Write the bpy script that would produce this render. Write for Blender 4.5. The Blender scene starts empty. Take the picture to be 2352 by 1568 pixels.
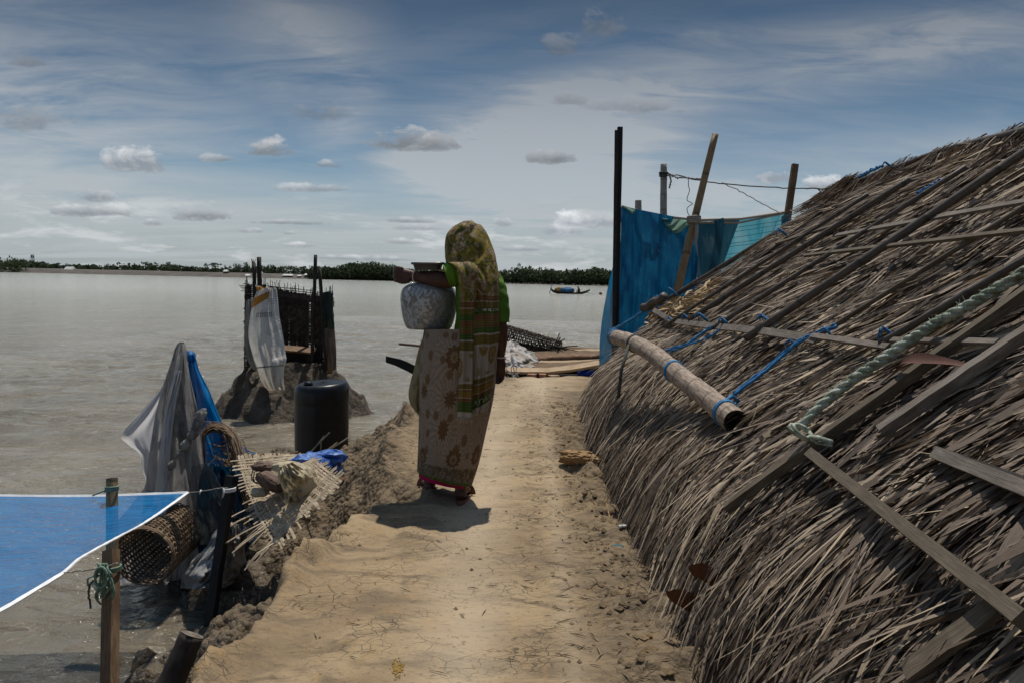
import bpy, bmesh, math, random
import numpy as np
from mathutils import Vector, Matrix
from mathutils.bvhtree import BVHTree
rng = np.random.default_rng(7)
random.seed(7)
SC = bpy.context.scene
COL = SC.collection
R = math.radians

# ------------------------------------------------------------------ camera
# picture measured on a 2352 x 1568 grid
F = 1829.0
CAMZ = 1.22
WATER = -1.0
pitch, roll = R(4.38), R(1.3)
fw = Vector((0, math.cos(pitch), -math.sin(pitch)))
r0 = Vector((1, 0, 0)); u0 = r0.cross(fw)
rt = r0 * math.cos(roll) + u0 * math.sin(roll)
up = u0 * math.cos(roll) - r0 * math.sin(roll)
CAM = Vector((0, 0, CAMZ))
def ray(x, y): return fw + rt * ((x - 1176) / F) + up * ((784 - y) / F)
def P(x, y, D): return CAM + ray(x, y) * D
def G(x, y, z=0.0):
    d = ray(x, y); return CAM + d * ((z - CAMZ) / d.z)
cd = bpy.data.cameras.new('Camera'); cd.lens = 36 * F / 2352
cd.sensor_width = 36; cd.clip_end = 8000; cd.clip_start = 0.05
co = bpy.data.objects.new('Camera', cd); COL.objects.link(co)
m3 = Matrix((rt, up, -fw)).transposed()
co.matrix_world = Matrix.Translation(CAM) @ m3.to_4x4()
SC.camera = co

# ------------------------------------------------------------------ noise
def _h(i, j, k, s):
    n = (i * 374761393 + j * 668265263 + k * 2147483647 + s * 974634777) & 0xffffffff
    n = ((n ^ (n >> 13)) * 1274126177) & 0xffffffff
    n = ((n ^ (n >> 16)) * 2246822519) & 0xffffffff
    return ((n ^ (n >> 15)) & 0xffffff) / float(0xffffff)
def vn(x, y, z=0.0, s=0):
    x, y, z = np.broadcast_arrays(np.asarray(x, float), np.asarray(y, float), np.asarray(z, float))
    i, j, k = [np.floor(a).astype(np.int64) for a in (x, y, z)]
    f = [a - b for a, b in zip((x, y, z), (i, j, k))]
    u, v, w = [t * t * t * (t * (t * 6 - 15) + 10) for t in f]
    def L(a, b, t): return a + (b - a) * t
    c = lambda a, b, d: _h(i + a, j + b, k + d, s)
    return L(L(L(c(0,0,0), c(1,0,0), u), L(c(0,1,0), c(1,1,0), u), v),
             L(L(c(0,0,1), c(1,0,1), u), L(c(0,1,1), c(1,1,1), u), v), w) * 2 - 1
def fbm(x, y, z=0.0, o=4, s=0, g=0.5):
    a, t, r = 1.0, 0.0, 0.0
    for q in range(o):
        f = 2.03 ** q
        r = r + a * vn(np.asarray(x) * f + 13.1 * q, np.asarray(y) * f + 7.7 * q, np.asarray(z) * f, s + q); t += a; a *= g
    return r / t
def ridged(x, y, z=0.0, o=4, s=0):
    a, t, r = 1.0, 0.0, 0.0
    for q in range(o):
        f = 2.07 ** q
        r = r + a * (1 - 2 * np.abs(vn(np.asarray(x) * f + 3.1 * q, np.asarray(y) * f, np.asarray(z) * f, s + q))); t += a; a *= 0.5
    return r / t
def sst(a, b, x):
    t = np.clip((np.asarray(x, float) - a) / (b - a), 0, 1); return t * t * (3 - 2 * t)

# ------------------------------------------------------------------ mesh builders
class MB:
    def __init__(s): s.v = []; s.f = []; s.uv = []; s.col = []; s.n = 0; s.hasuv = False; s.hascol = False
    def add(s, V, Fc, uv=None, col=None):
        V = np.asarray(V, float).reshape(-1, 3); b = s.n
        s.v.append(V); s.f += [tuple(int(i) + b for i in f) for f in Fc]; s.n += len(V)
        s.uv.append(np.zeros((len(V), 2)) if uv is None else np.asarray(uv, float).reshape(-1, 2)); s.hasuv |= uv is not None
        s.col.append(np.zeros((len(V), 4)) if col is None else np.broadcast_to(np.asarray(col, float), (len(V), 4))); s.hascol |= col is not None
        return s
    def grid(s, A, uv=None, closed=False, col=None):      # A[i][j] -> 3D
        A = np.asarray(A, float); n, m = A.shape[:2]
        idx = np.arange(n * m).reshape(n, m); f = []
        mm = m if closed else m - 1
        for i in range(n - 1):
            for j in range(mm):
                k = (j + 1) % m
                f.append((idx[i, j], idx[i, k], idx[i + 1, k], idx[i + 1, j]))
        if uv is None:
            U, Vv = np.meshgrid(np.linspace(0, 1, m), np.linspace(0, 1, n)); uv = np.stack([U, Vv], -1)
        return s.add(A.reshape(-1, 3), f, np.asarray(uv).reshape(-1, 2), None if col is None else col)
    def tube(s, pts, r, n=8, cap=True, rough=0.0, sd=0, flat=1.0, side=None, col=None, ellipse=None):
        pts = [Vector(p) for p in pts]; N = len(pts)
        r = [r] * N if np.isscalar(r) else list(r)
        T = [(pts[min(i + 1, N - 1)] - pts[max(i - 1, 0)]).normalized() for i in range(N)]
        if side is None:
            side = T[0].orthogonal().normalized()
        a = Vector(side); a = (a - T[0] * a.dot(T[0])).normalized()
        V = []; U = []; L = 0
        for i in range(N):
            a = (a - T[i] * a.dot(T[i])).normalized(); b = T[i].cross(a)
            if i: L += (pts[i] - pts[i - 1]).length
            for j in range(n):
                t = 2 * math.pi * j / n
                rr = r[i]
                if rough: rr *= 1 + rough * float(vn(i * 0.7 + sd, math.cos(t) * 1.5, math.sin(t) * 1.5, sd))
                V.append(pts[i] + a * (rr * math.cos(t)) + b * (rr * flat * math.sin(t)))
                U.append((j / n, L))
        f = []
        for i in range(N - 1):
            for j in range(n):
                k = (j + 1) % n; f.append((i * n + j, i * n + k, (i + 1) * n + k, (i + 1) * n + j))
        if cap:
            f.append(tuple(range(n))[::-1]); f.append(tuple(range((N - 1) * n, N * n)))
        return s.add([tuple(v) for v in V], f, U, col)
    def box(s, c, h, M=None, col=None):
        c = Vector(c); V = []
        for x in (-1, 1):
            for y in (-1, 1):
                for z in (-1, 1):
                    d = Vector((x * h[0], y * h[1], z * h[2]))
                    V.append(tuple(c + (M @ d if M is not None else d)))
        return s.add(V, [(0,1,3,2),(4,6,7,5),(0,4,5,1),(2,3,7,6),(0,2,6,4),(1,5,7,3)], col=col)
    def plank(s, pts, w, t, nrm, sd=0, rough=0.06, sub=6):       # board following pts, width w, thickness t, face normal nrm
        pts = resamp(pts, max(sub, len(pts))); N = len(pts); V = []; U = []; L = 0
        for i in range(N):
            T = (pts[min(i + 1, N - 1)] - pts[max(i - 1, 0)]).normalized()
            nn = Vector(nrm); nn = (nn - T * nn.dot(T)).normalized(); b = T.cross(nn)
            ww = w / 2 * (1 + rough * random.uniform(-1, 1)); tt = t / 2
            if i: L += (pts[i] - pts[i - 1]).length
            o = nn * random.uniform(-1, 1) * t * rough * 2
            for (p, q, uu) in ((-1, -1, 0), (1, -1, .4), (1, 1, .5), (-1, 1, .9)):
                V.append(tuple(pts[i] + o + b * (ww * p) + nn * (tt * q))); U.append((uu, L))
        f = [(3, 2, 1, 0), tuple((N - 1) * 4 + k for k in range(4))]
        for i in range(N - 1):
            for j in range(4):
                k = (j + 1) % 4; f.append((i * 4 + j, i * 4 + k, (i + 1) * 4 + k, (i + 1) * 4 + j))
        return s.add(V, f, U)
    def build(s, name, mat, parent=None, smooth=True, auto=None):
        V = np.concatenate(s.v) if s.v else np.zeros((0, 3))
        me = bpy.data.meshes.new(name); me.from_pydata(V.tolist(), [], s.f)
        return finish(me, name, mat, parent, smooth, np.concatenate(s.uv) if s.hasuv else None, np.concatenate(s.col) if s.hascol else None)
def finish(me, name, mat, parent=None, smooth=True, uv=None, col=None):
    if uv is not None:
        li = np.zeros(len(me.loops), np.int32); me.loops.foreach_get('vertex_index', li)
        l = me.uv_layers.new(name='UVMap'); l.data.foreach_set('uv', uv[li].astype(np.float32).ravel())
    if col is not None:
        a = me.color_attributes.new('col', 'FLOAT_COLOR', 'POINT'); a.data.foreach_set('color', col.astype(np.float32).ravel())
    me.polygons.foreach_set('use_smooth', [smooth] * len(me.polygons))
    me.materials.append(mat); me.update()
    o = bpy.data.objects.new(name, me); COL.objects.link(o)
    if parent is not None: setp(o, parent)
    return o
WORLD = {}
def setp(o, parent):
    o.parent = parent
    M = Matrix(); p = parent
    M = WORLD.get(p.name, Matrix())
    o.matrix_parent_inverse = M.inverted()
def thing(name, label, cat, loc=(0, 0, 0), group=None):
    o = bpy.data.objects.new(name, None); COL.objects.link(o); o.location = loc; o.empty_display_size = .1
    WORLD[o.name] = Matrix.Translation(Vector(loc))
    return tag(o, label, cat, group)
def tag(o, label=None, cat=None, group=None, kind=None):
    if label: o['label'] = label
    if cat: o['category'] = cat
    if group: o['group'] = group
    if kind: o['kind'] = kind
    return o
def resamp(pts, n):
    pts = [Vector(p) for p in pts]
    d = [0]
    for a, b in zip(pts, pts[1:]): d.append(d[-1] + (b - a).length)
    out = []
    for i in range(n):
        t = d[-1] * i / (n - 1); k = 0
        while k < len(pts) - 2 and d[k + 1] < t: k += 1
        q = (t - d[k]) / max(1e-9, d[k + 1] - d[k]); out.append(pts[k].lerp(pts[k + 1], min(1, q)))
    return out
def spline(pts, n):                                 # Catmull-Rom through rows of numbers
    A = np.asarray([list(p) for p in pts], float); m = len(A)
    t = np.linspace(0, m - 1, n); k = np.clip(np.floor(t).astype(int), 0, m - 2); q = (t - k)[:, None]
    a, b, c, d = A[np.clip(k - 1, 0, m - 1)], A[k], A[k + 1], A[np.clip(k + 2, 0, m - 1)]
    return 0.5 * (2 * b + (c - a) * q + (2 * a - 5 * b + 4 * c - d) * q ** 2 + (3 * b - a - 3 * c + d) * q ** 3)
def pch(tab, t, col):                               # piecewise linear table lookup
    T = np.asarray(tab, float); return np.interp(t, T[:, 0], T[:, col])
def crumple(center, rad, amp, mat, name, parent=None, sub=5, freq=2.5, sd=0, squash=(1, 1, 1), rot=None, amp2=.25, facet=0.0):
    bm = bmesh.new(); bmesh.ops.create_icosphere(bm, subdivisions=sub, radius=1)
    V = np.array([v.co[:] for v in bm.verts]); n1 = ridged(V[:, 0] * freq / 2, V[:, 1] * freq / 2, V[:, 2] * freq / 2, 3, sd)
    n2 = fbm(V[:, 0] * freq, V[:, 1] * freq, V[:, 2] * freq, 4, sd + 9)
    rr = 1 + amp * n1 + amp2 * n2
    if facet: rr = rr + facet * np.random.default_rng(sd + 77).normal(size=len(rr))
    V = V * rr[:, None] * np.array(squash) * rad
    if rot is not None: V = V @ np.array(rot.to_matrix()).T
    V = V + np.array(center)
    for v, c in zip(bm.verts, V): v.co = c
    me = bpy.data.meshes.new(name); bm.to_mesh(me); bm.free()
    return finish(me, name, mat, parent, not facet)

# ------------------------------------------------------------------ materials
def nd(t, ty, ins=None, **kw):
    n = t.nodes.new(ty)
    for k, v in kw.items(): setattr(n, k, v)
    for k, v in (ins or {}).items():
        s = n.inputs[k]
        if isinstance(v, bpy.types.NodeSocket): t.links.new(v, s)
        else:
            if hasattr(s.default_value, '__len__') and hasattr(v, '__len__') and len(s.default_value) == 4 and len(v) == 3: v = (*v, 1)
            s.default_value = v
    return n
def mth(t, op, a, b=0.0, c=None, clamp=False):
    ins = {0: a, 1: b}
    if c is not None: ins[2] = c
    return nd(t, 'ShaderNodeMath', ins, operation=op, use_clamp=clamp).outputs[0]
def noi(t, v, sc=5, det=4, ro=.5, dist=0.0, out=0):
    return nd(t, 'ShaderNodeTexNoise', {'Vector': v, 'Scale': sc, 'Detail': det, 'Roughness': ro, 'Distortion': dist}).outputs[out]
def rmp(t, f, st, interp='LINEAR'):
    n = nd(t, 'ShaderNodeValToRGB', {0: f}); e = n.color_ramp.elements; n.color_ramp.interpolation = interp
    while len(e) > 1: e.remove(e[-1])
    for i, (p, c) in enumerate(st):
        x = e[0] if i == 0 else e.new(p)
        x.position = p; c = (c, c, c) if np.isscalar(c) else c; x.color = (*c, 1)
    return n.outputs[0]
def mix(t, f, a, b, bl='MIX'):
    n = nd(t, 'ShaderNodeMix', data_type='RGBA', blend_type=bl)
    for k, v in ((0, f), (6, a), (7, b)):
        if isinstance(v, bpy.types.NodeSocket): t.links.new(v, n.inputs[k])
        else: n.inputs[k].default_value = v if k == 0 else (*v, 1)
    return n.outputs[2]
def mapv(t, v, sc=(1, 1, 1), rot=(0, 0, 0), loc=(0, 0, 0)):
    return nd(t, 'ShaderNodeMapping', {'Vector': v, 'Scale': sc, 'Rotation': rot, 'Location': loc}).outputs[0]
def bmp(t, h, st=.3, d=.01, n=None):
    ins = {'Height': h, 'Strength': st, 'Distance': d}
    if n is not None: ins['Normal'] = n
    return nd(t, 'ShaderNodeBump', ins).outputs[0]
def new(name):
    m = bpy.data.materials.new(name); m.use_nodes = True; t = m.node_tree; t.nodes.clear()
    return m, t
def tc(t, k='Object'): return nd(t, 'ShaderNodeTexCoord').outputs[k]
def surf(t, s): nd(t, 'ShaderNodeOutputMaterial', {'Surface': s})
def bsdf(t, c, ro=.8, n=None, **kw):
    ins = {'Base Color': c, 'Roughness': ro}
    if n is not None: ins['Normal'] = n
    for k, v in kw.items(): ins[k.replace('_', ' ')] = v
    if 'Specular IOR Level' not in ins: ins['Specular IOR Level'] = .3
    return nd(t, 'ShaderNodeBsdfPrincipled', ins).outputs[0]
def basic(name, cols, sc=6, stretch=(1, 1, 1), ro=.8, bump=.4, bd=.004, det=6, co='Object', **kw):
    m, t = new(name); v = mapv(t, tc(t, co), stretch)
    f = noi(t, v, sc, det, .6, .3); n = len(cols)
    c = rmp(t, f, [(.3 + .4 * i / max(1, n - 1), q) for i, q in enumerate(cols)])
    surf(t, bsdf(t, c, ro, bmp(t, noi(t, v, sc * 3, 5, .6), bump, bd), **kw)); return m
def wood(name, cols, along=1.5, across=60, ro=.8, bump=.5, cracks=True):   # uv: x around 0..1, y metres along
    m, t = new(name); uv = tc(t, 'UV')
    v = mapv(t, uv, (across / 10, along, 1)); ob = tc(t)
    f = noi(t, v, 6, 7, .65, .4); f2 = noi(t, ob, 7, 4, .5)
    n = len(cols)
    c = rmp(t, mth(t, 'ADD', mth(t, 'MULTIPLY', f, .65), mth(t, 'MULTIPLY', f2, .35)), [(.32 + .36 * i / max(1, n - 1), q) for i, q in enumerate(cols)])
    h = noi(t, mapv(t, uv, (across / 4, along * 1.2, 1)), 7, 5, .6, .2)
    if cracks:
        k = rmp(t, h, [(.3, 1.), (.38, 0.)]); c = mix(t, mth(t, 'MULTIPLY', k, .7), c, tuple(x * .25 for x in cols[0]))
    surf(t, bsdf(t, c, ro, bmp(t, h, bump, .004))); return m
def bamboo(name, cols, node=3.2, ro=.55, spots=.35):
    m, t = new(name); uv = tc(t, 'UV'); ob = tc(t)
    y = nd(t, 'ShaderNodeSeparateXYZ', {0: uv}).outputs[1]
    fr = mth(t, 'FRACT', mth(t, 'MULTIPLY', y, node))
    ring = rmp(t, fr, [(0, 1.), (.03, 1.), (.06, 0.), (.94, 0.), (.985, .6), (1, 1.)])
    f = noi(t, mapv(t, uv, (5, 2.0, 1)), 5, 7, .65, .5); f2 = noi(t, ob, 22, 5, .65); n = len(cols)
    c = rmp(t, f, [(.32 + .36 * i / max(1, n - 1), q) for i, q in enumerate(cols)])
    c = mix(t, mth(t, 'MULTIPLY', rmp(t, f2, [(.52, 0.), (.66, 1.)]), spots), c, tuple(x * .35 for x in cols[0]))
    c = mix(t, mth(t, 'MULTIPLY', ring, .55), c, tuple(x * .4 for x in cols[0]))
    h = mth(t, 'ADD', mth(t, 'MULTIPLY', noi(t, mapv(t, uv, (14, 1.5, 1)), 6, 4, .5), .6), ring)
    surf(t, bsdf(t, c, ro, bmp(t, h, .45, .004))); return m
def netmat(name, c1, c2, transp=.35, wsc=120, transl=.45, fold=8):
    m, t = new(name); ob = tc(t)
    f = noi(t, mapv(t, ob, (fold, fold, fold * .4)), 1, 6, .6, .8)
    c = mix(t, f, c1, c2)
    st = rmp(t, noi(t, mapv(t, ob, (fold * 2.5, fold * 2.5, fold * .6)), 2, 5, .6, 1.0), [(.55, 0.), (.75, 1.)])
    c = mix(t, mth(t, 'MULTIPLY', st, .35), c, tuple(min(1, x * 1.8 + .05) for x in c2))  # pale streaks paint light along the wrinkles into the colour
    d = nd(t, 'ShaderNodeBsdfDiffuse', {0: c}).outputs[0]; tr = nd(t, 'ShaderNodeBsdfTranslucent', {0: c}).outputs[0]
    gl = nd(t, 'ShaderNodeBsdfGlossy', {0: (.5, .5, .5, 1), 'Roughness': .5}).outputs[0]
    a = nd(t, 'ShaderNodeMixShader', {0: transl, 1: d, 2: tr}).outputs[0]
    a = nd(t, 'ShaderNodeMixShader', {0: .05, 1: a, 2: gl}).outputs[0]
    tf = mth(t, 'MULTIPLY_ADD', f, .5, transp - .25, clamp=True)
    a = nd(t, 'ShaderNodeMixShader', {0: tf, 1: a, 2: nd(t, 'ShaderNodeBsdfTransparent').outputs[0]}).outputs[0]
    surf(t, a); return m
def cloth(name, cols, sc=8, ro=.75, transl=.25, bump=.5, bd=.01, spec=.3, weave=False):
    m, t = new(name); ob = tc(t); f = noi(t, ob, sc, 6, .6, .6); n = len(cols)
    c = rmp(t, f, [(.3 + .4 * i / max(1, n - 1), q) for i, q in enumerate(cols)])
    h = noi(t, ob, sc * 2.2, 6, .62, 1.2)
    b = bsdf(t, c, ro, bmp(t, h, bump, bd), Specular_IOR_Level=spec)
    tr = nd(t, 'ShaderNodeBsdfTranslucent', {0: c}).outputs[0]
    surf(t, nd(t, 'ShaderNodeMixShader', {0: transl, 1: b, 2: tr}).outputs[0]); return m

M = {}
M['pole_dark'] = bamboo('grey_brown_bamboo', [(.045,.036,.03), (.085,.07,.058), (.16,.135,.11)])
M['pole_tan'] = bamboo('tan_bamboo', [(.13,.085,.045), (.24,.165,.085), (.34,.25,.14)], 2.2)
M['pole_pale'] = bamboo('pale_bamboo', [(.16,.15,.13), (.3,.28,.24), (.42,.39,.34)], 5)
M['log'] = bamboo('weathered_bamboo', [(.13,.1,.075), (.27,.21,.16), (.42,.34,.27)], 4.6, .7, .5)
M['split'] = wood('split_bamboo', [(.065,.054,.045), (.14,.118,.098), (.27,.235,.2)], 2, 40)
M['batten'] = wood('weathered_batten', [(.045,.036,.026), (.10,.08,.056), (.18,.145,.105)], 2, 40)
M['dwood'] = wood('dark_wood', [(.012,.01,.009), (.03,.024,.02), (.07,.055,.045)], 2, 40)
M['black'] = wood('tarred_wood', [(.004,.004,.004), (.009,.008,.008), (.02,.019,.018)], 2, 40, .6)
M['rwood'] = wood('red_brown_wood', [(.07,.033,.016), (.13,.065,.032), (.2,.11,.06)], 2, 40)
M['tanwood'] = wood('tan_board', [(.22,.15,.09), (.36,.26,.16), (.48,.37,.25)], 2, 40)
M['brwood'] = wood('brown_board', [(.06,.035,.02), (.13,.08,.045), (.24,.16,.09)], 2, 40)
M['blue_rope'] = basic('blue_rope', [(.01,.08,.2), (.02,.15,.34), (.05,.26,.5)], 60, ro=.6)
M['rope'] = basic('pale_rope', [(.2,.19,.16), (.36,.34,.3)], 60, ro=.8)
M['green_rope'] = basic('green_rope', [(.1,.17,.12), (.22,.32,.25)], 60, ro=.8)
M['drope'] = basic('dark_rope', [(.03,.04,.035), (.09,.1,.09)], 60, ro=.8)
M['bigrope'] = basic('mossy_rope', [(.13,.12,.07), (.2,.24,.18), (.36,.4,.33), (.5,.52,.45)], 26, ro=.85, bump=1, bd=.006)
M['skin'] = basic('skin', [(.05,.022,.014), (.075,.034,.022), (.1,.048,.03)], 9, ro=.5, bump=.15, bd=.002, Subsurface_Weight=.05)
M['hair'] = basic('hair', [(.008,.007,.006), (.02,.018,.016)], 40, ro=.5)
M['sandal'] = basic('sandal_rubber', [(.1,.05,.032), (.17,.09,.06)], 20, ro=.65)
M['bangle'] = basic('bangle_white', [(.6,.5,.45), (.8,.72,.66)], 30, ro=.35)
M['pink'] = cloth('pink_cotton', [(.35,.006,.07), (.5,.012,.11)], 12)
M['green'] = cloth('green_cotton', [(.045,.105,.006), (.07,.165,.008), (.1,.215,.012)], 6, transl=.02)
M['white_edge'] = basic('white_hem', [(.6,.62,.62), (.8,.8,.8)], 20, ro=.7)
# ------------------------------------------------------------------ light and sky
sunv = Vector((0.08, 0.34, 1.0)).normalized()
el = math.asin(sunv.z); az = math.atan2(sunv.x, sunv.y)
sl = bpy.data.lights.new('Sun', 'SUN'); sl.energy = 3.75; sl.angle = R(.55); sl.color = (1, .93, .83)
so = bpy.data.objects.new('Sun', sl); COL.objects.link(so); so.rotation_euler = sunv.to_track_quat('Z', 'Y').to_euler()
W_ = bpy.data.worlds.new('World'); SC.world = W_; W_.use_nodes = True; t = W_.node_tree; t.nodes.clear()
sky = nd(t, 'ShaderNodeTexSky', sky_type='NISHITA', sun_disc=False)
sky.sun_elevation = el; sky.sun_rotation = az; sky.altitude = 0; sky.air_density = 1.0; sky.dust_density = 1.5; sky.ozone_density = 3
d = tc(t, 'Generated'); sp = nd(t, 'ShaderNodeSeparateXYZ', {0: d})
dy = mth(t, 'MAXIMUM', sp.outputs[1], .02)
gx = mth(t, 'DIVIDE', sp.outputs[0], dy); gz = mth(t, 'DIVIDE', sp.outputs[2], dy)
zc = mth(t, 'MAXIMUM', sp.outputs[2], 0.0)
SKYK = 10.0
def g2(x, y):
    q = ray(x, y); return q.x / q.y, q.z / q.y
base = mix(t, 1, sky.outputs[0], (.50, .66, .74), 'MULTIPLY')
base = mix(t, rmp(t, zc, [(0, 0.), (.1, .06), (.2, .38), (.33, .63), (.45, .35), (.7, .0)]), base, (0, 0, 0))  # dimmed within view, left undimmed towards the unseen zenith for fill light
# cirrus: streaks fanned in a plane overhead
hz = mth(t, 'ADD', zc, .12)
cx = mth(t, 'DIVIDE', sp.outputs[0], hz); cy = mth(t, 'DIVIDE', sp.outputs[1], hz)
pl = nd(t, 'ShaderNodeCombineXYZ', {0: cx, 1: cy, 2: 0}).outputs[0]
wv = noi(t, pl, 1.0, 3, .5, 0, 1)
plw = nd(t, 'ShaderNodeVectorMath', {0: pl, 1: mix(t, .35, (0, 0, 0), wv)}, operation='ADD').outputs[0]
fib = noi(t, mapv(t, plw, (.35, 1.7, 1), (0, 0, R(-38))), 1.6, 8, .62, .6)
fib2 = noi(t, mapv(t, plw, (.5, 1.2, 1), (0, 0, R(25)), (4, 2, 0)), .8, 8, .6, .8)
gv_ = nd(t, 'ShaderNodeCombineXYZ', {0: gx, 1: gz, 2: 1.5}).outputs[0]
fib3 = noi(t, mapv(t, gv_, (1, 5.5, 1), (0, 0, R(-20))), 5, 8, .62, .7)
def band(x0, y0, x1, y1, w, k):       # soft streak between two view directions
    a = g2(x0, y0); b = g2(x1, y1); dx, dz = b[0] - a[0], b[1] - a[1]; L = math.hypot(dx, dz)
    nx, nz = -dz / L, dx / L
    dist = mth(t, 'ABSOLUTE', mth(t, 'ADD', mth(t, 'MULTIPLY', mth(t, 'SUBTRACT', gx, a[0]), nx), mth(t, 'MULTIPLY', mth(t, 'SUBTRACT', gz, a[1]), nz)))
    dist = mth(t, 'ADD', dist, mth(t, 'MULTIPLY', mth(t, 'SUBTRACT', fib, .5), .18))
    al = mth(t, 'ADD', mth(t, 'MULTIPLY', mth(t, 'SUBTRACT', gx, a[0]), dx / L), mth(t, 'MULTIPLY', mth(t, 'SUBTRACT', gz, a[1]), dz / L))
    al = mth(t, 'ADD', mth(t, 'DIVIDE', al, L), mth(t, 'MULTIPLY', mth(t, 'SUBTRACT', fib2, .5), 1.1))
    e = rmp(t, mth(t, 'MULTIPLY_ADD', al, .5, .25), [(0, 0.), (.12, 0.), (.4, 1.), (.6, 1.), (.92, 0.)])
    s = rmp(t, mth(t, 'DIVIDE', dist, w / F * 1.6), [(0, 1.), (.35, .7), (1, 0.)])
    return mth(t, 'MULTIPLY', mth(t, 'MULTIPLY', mth(t, 'MULTIPLY', s, e), k * 2.3), rmp(t, mth(t, 'ADD', mth(t, 'MULTIPLY', fib, .3), mth(t, 'MULTIPLY', fib3, .7)), [(.38, .12), (.60, 1.)]))
cir = mth(t, 'MULTIPLY', rmp(t, fib, [(.40, 0.), (.56, .5), (.72, 1.)]), .34)
cir = mth(t, 'ADD', cir, mth(t, 'MULTIPLY', rmp(t, fib2, [(.46, 0.), (.68, 1.)]), .42))
for b in ((980, 390, 1500, 200, 110, .75), (1300, 250, 2380, 60, 75, .6), (1000, 420, 1500, 300, 70, .5), (-300, 260, 420, 250, 210, .45), (560, -80, 830, 200, 120, .5), (720, 330, 860, 230, 40, .35), (950, 420, 1700, 470, 75, .6), (1750, 480, 2500, 330, 90, .35)):
    cir = mth(t, 'ADD', cir, band(*b))
low = rmp(t, mth(t, 'ADD', zc, mth(t, 'MULTIPLY', mth(t, 'SUBTRACT', fib, .5), .05)), [(0, .78), (.05, .66), (.085, .5), (.112, .4), (.125, .1), (.2, 0.)])
cir = mth(t, 'ADD', cir, low)
cir = mth(t, 'MULTIPLY', cir, .86, clamp=True)
hcol = rmp(t, zc, [(0, (.44, .48, .50)), (.05, (.46, .49, .51)), (.12, (.42, .46, .49)), (.18, (.37, .40, .435)), (.25, (.27, .30, .34)), (.33, (.17, .192, .225)), (.45, (.3, .33, .37)), (.8, (.65, .69, .74))])  # cirrus overhead, out of view, brightened to raise the fill light
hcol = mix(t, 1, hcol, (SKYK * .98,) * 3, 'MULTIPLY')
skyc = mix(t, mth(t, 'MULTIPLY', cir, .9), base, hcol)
# cumulus, one soft puff per direction
lowc = noi(t, nd(t, 'ShaderNodeCombineXYZ', {0: gx, 1: mth(t, 'MULTIPLY', gz, 4.5), 2: 3}).outputs[0], 7, 7, .62, .3)
lowm = mth(t, 'MULTIPLY', rmp(t, lowc, [(.53, 0.), (.62, .8)]), rmp(t, zc, [(0, .5), (.02, .8), (.06, .8), (.11, 0.)]))
skyc = mix(t, lowm, skyc, tuple(SKYK * q for q in (.60, .62, .63)))
nv = nd(t, 'ShaderNodeCombineXYZ', {0: gx, 1: mth(t, 'MULTIPLY', gz, 1.8), 2: 0}).outputs[0]
cn = noi(t, nv, 22, 7, .62, .4); cn2 = noi(t, nv, 60, 5, .6)
cnn = mth(t, 'ADD', mth(t, 'MULTIPLY', cn, .75), mth(t, 'MULTIPLY', cn2, .25))
puffs = [(312,362,150,62,1.),(75,267,160,55,.28),(955,318,180,50,.5),(1305,224,80,30,.3),(1268,358,130,32,.45),(620,338,95,42,.62),(500,362,66,18,.6),(720,430,150,20,.75),(752,377,60,18,.6),
 (1290,523,100,34,1.15),(1370,500,170,42,1.1),(1782,402,84,34,1.1),(1895,418,100,34,1.1),(1385,48,80,60,.5),(1290,95,80,60,.35),(215,445,80,34,.85),(212,482,190,30,.75),(466,490,130,34,.55),(352,509,50,18,.95),
 (960,520,110,18,.9),(940,505,130,14,.6),(577,528,60,14,.95),(690,562,70,12,.9),(920,553,100,14,.95),(670,510,190,12,.55),(1155,509,40,22,.9),(740,252,110,44,.3),(70,140,90,26,.25),(1470,240,220,34,.35),(1200,570,100,14,.85),(840,592,260,12,.8),(660,534,30,10,.95)]
for (px, py, w, h, br) in puffs:
    a = g2(px, py); ex = mth(t, 'DIVIDE', mth(t, 'SUBTRACT', gx, a[0]), w / F * .62); rz = mth(t, 'SUBTRACT', gz, a[1] - h * .28 / F)
    up_ = mth(t, 'DIVIDE', mth(t, 'MAXIMUM', rz, 0.0), h / F * .85); dn = mth(t, 'DIVIDE', mth(t, 'MINIMUM', rz, 0.0), h / F * .34)
    r2 = mth(t, 'ADD', mth(t, 'MULTIPLY', ex, ex), mth(t, 'ADD', mth(t, 'MULTIPLY', up_, up_), mth(t, 'MULTIPLY', dn, dn)))
    mk = mth(t, 'ADD', mth(t, 'SUBTRACT', 1.15, r2), mth(t, 'MULTIPLY', mth(t, 'SUBTRACT', cnn, .52), 5.2))
    mk = rmp(t, mk, [(.2, 0.), (.5, .5), (.95, 1.)])
    sh = rmp(t, mth(t, 'ADD', mth(t, 'MULTIPLY', up_, .8), mth(t, 'MULTIPLY', mth(t, 'SUBTRACT', cn, .5), 1.8)), [(.02, (.25, .275, .31)), (.7, (.64, .66, .68))])
    el_ = .55 + .45 * min(1, max(0, (py - 50) / 420))
    cc = mix(t, 1, sh, (SKYK * (.52 + .62 * br) * el_,) * 3, 'MULTIPLY')
    skyc = mix(t, mth(t, 'MULTIPLY', mk, (.9 if h > 25 else .7) * (.45 if py < 110 or br < .36 else 1)), skyc, cc)
below = rmp(t, sp.outputs[2], [(0, 0.), (.001, 1.)])
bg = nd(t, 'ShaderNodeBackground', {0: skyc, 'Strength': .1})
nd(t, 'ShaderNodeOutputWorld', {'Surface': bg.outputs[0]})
SC.view_settings.view_transform = 'Standard'; SC.view_settings.look = 'None'; SC.view_settings.exposure = 0.12; SC.view_settings.gamma = 1
SC.cycles.max_bounces = 8; SC.cycles.transparent_max_bounces = 24; SC.cycles.caustics_reflective = False; SC.cycles.caustics_refractive = False

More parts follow.
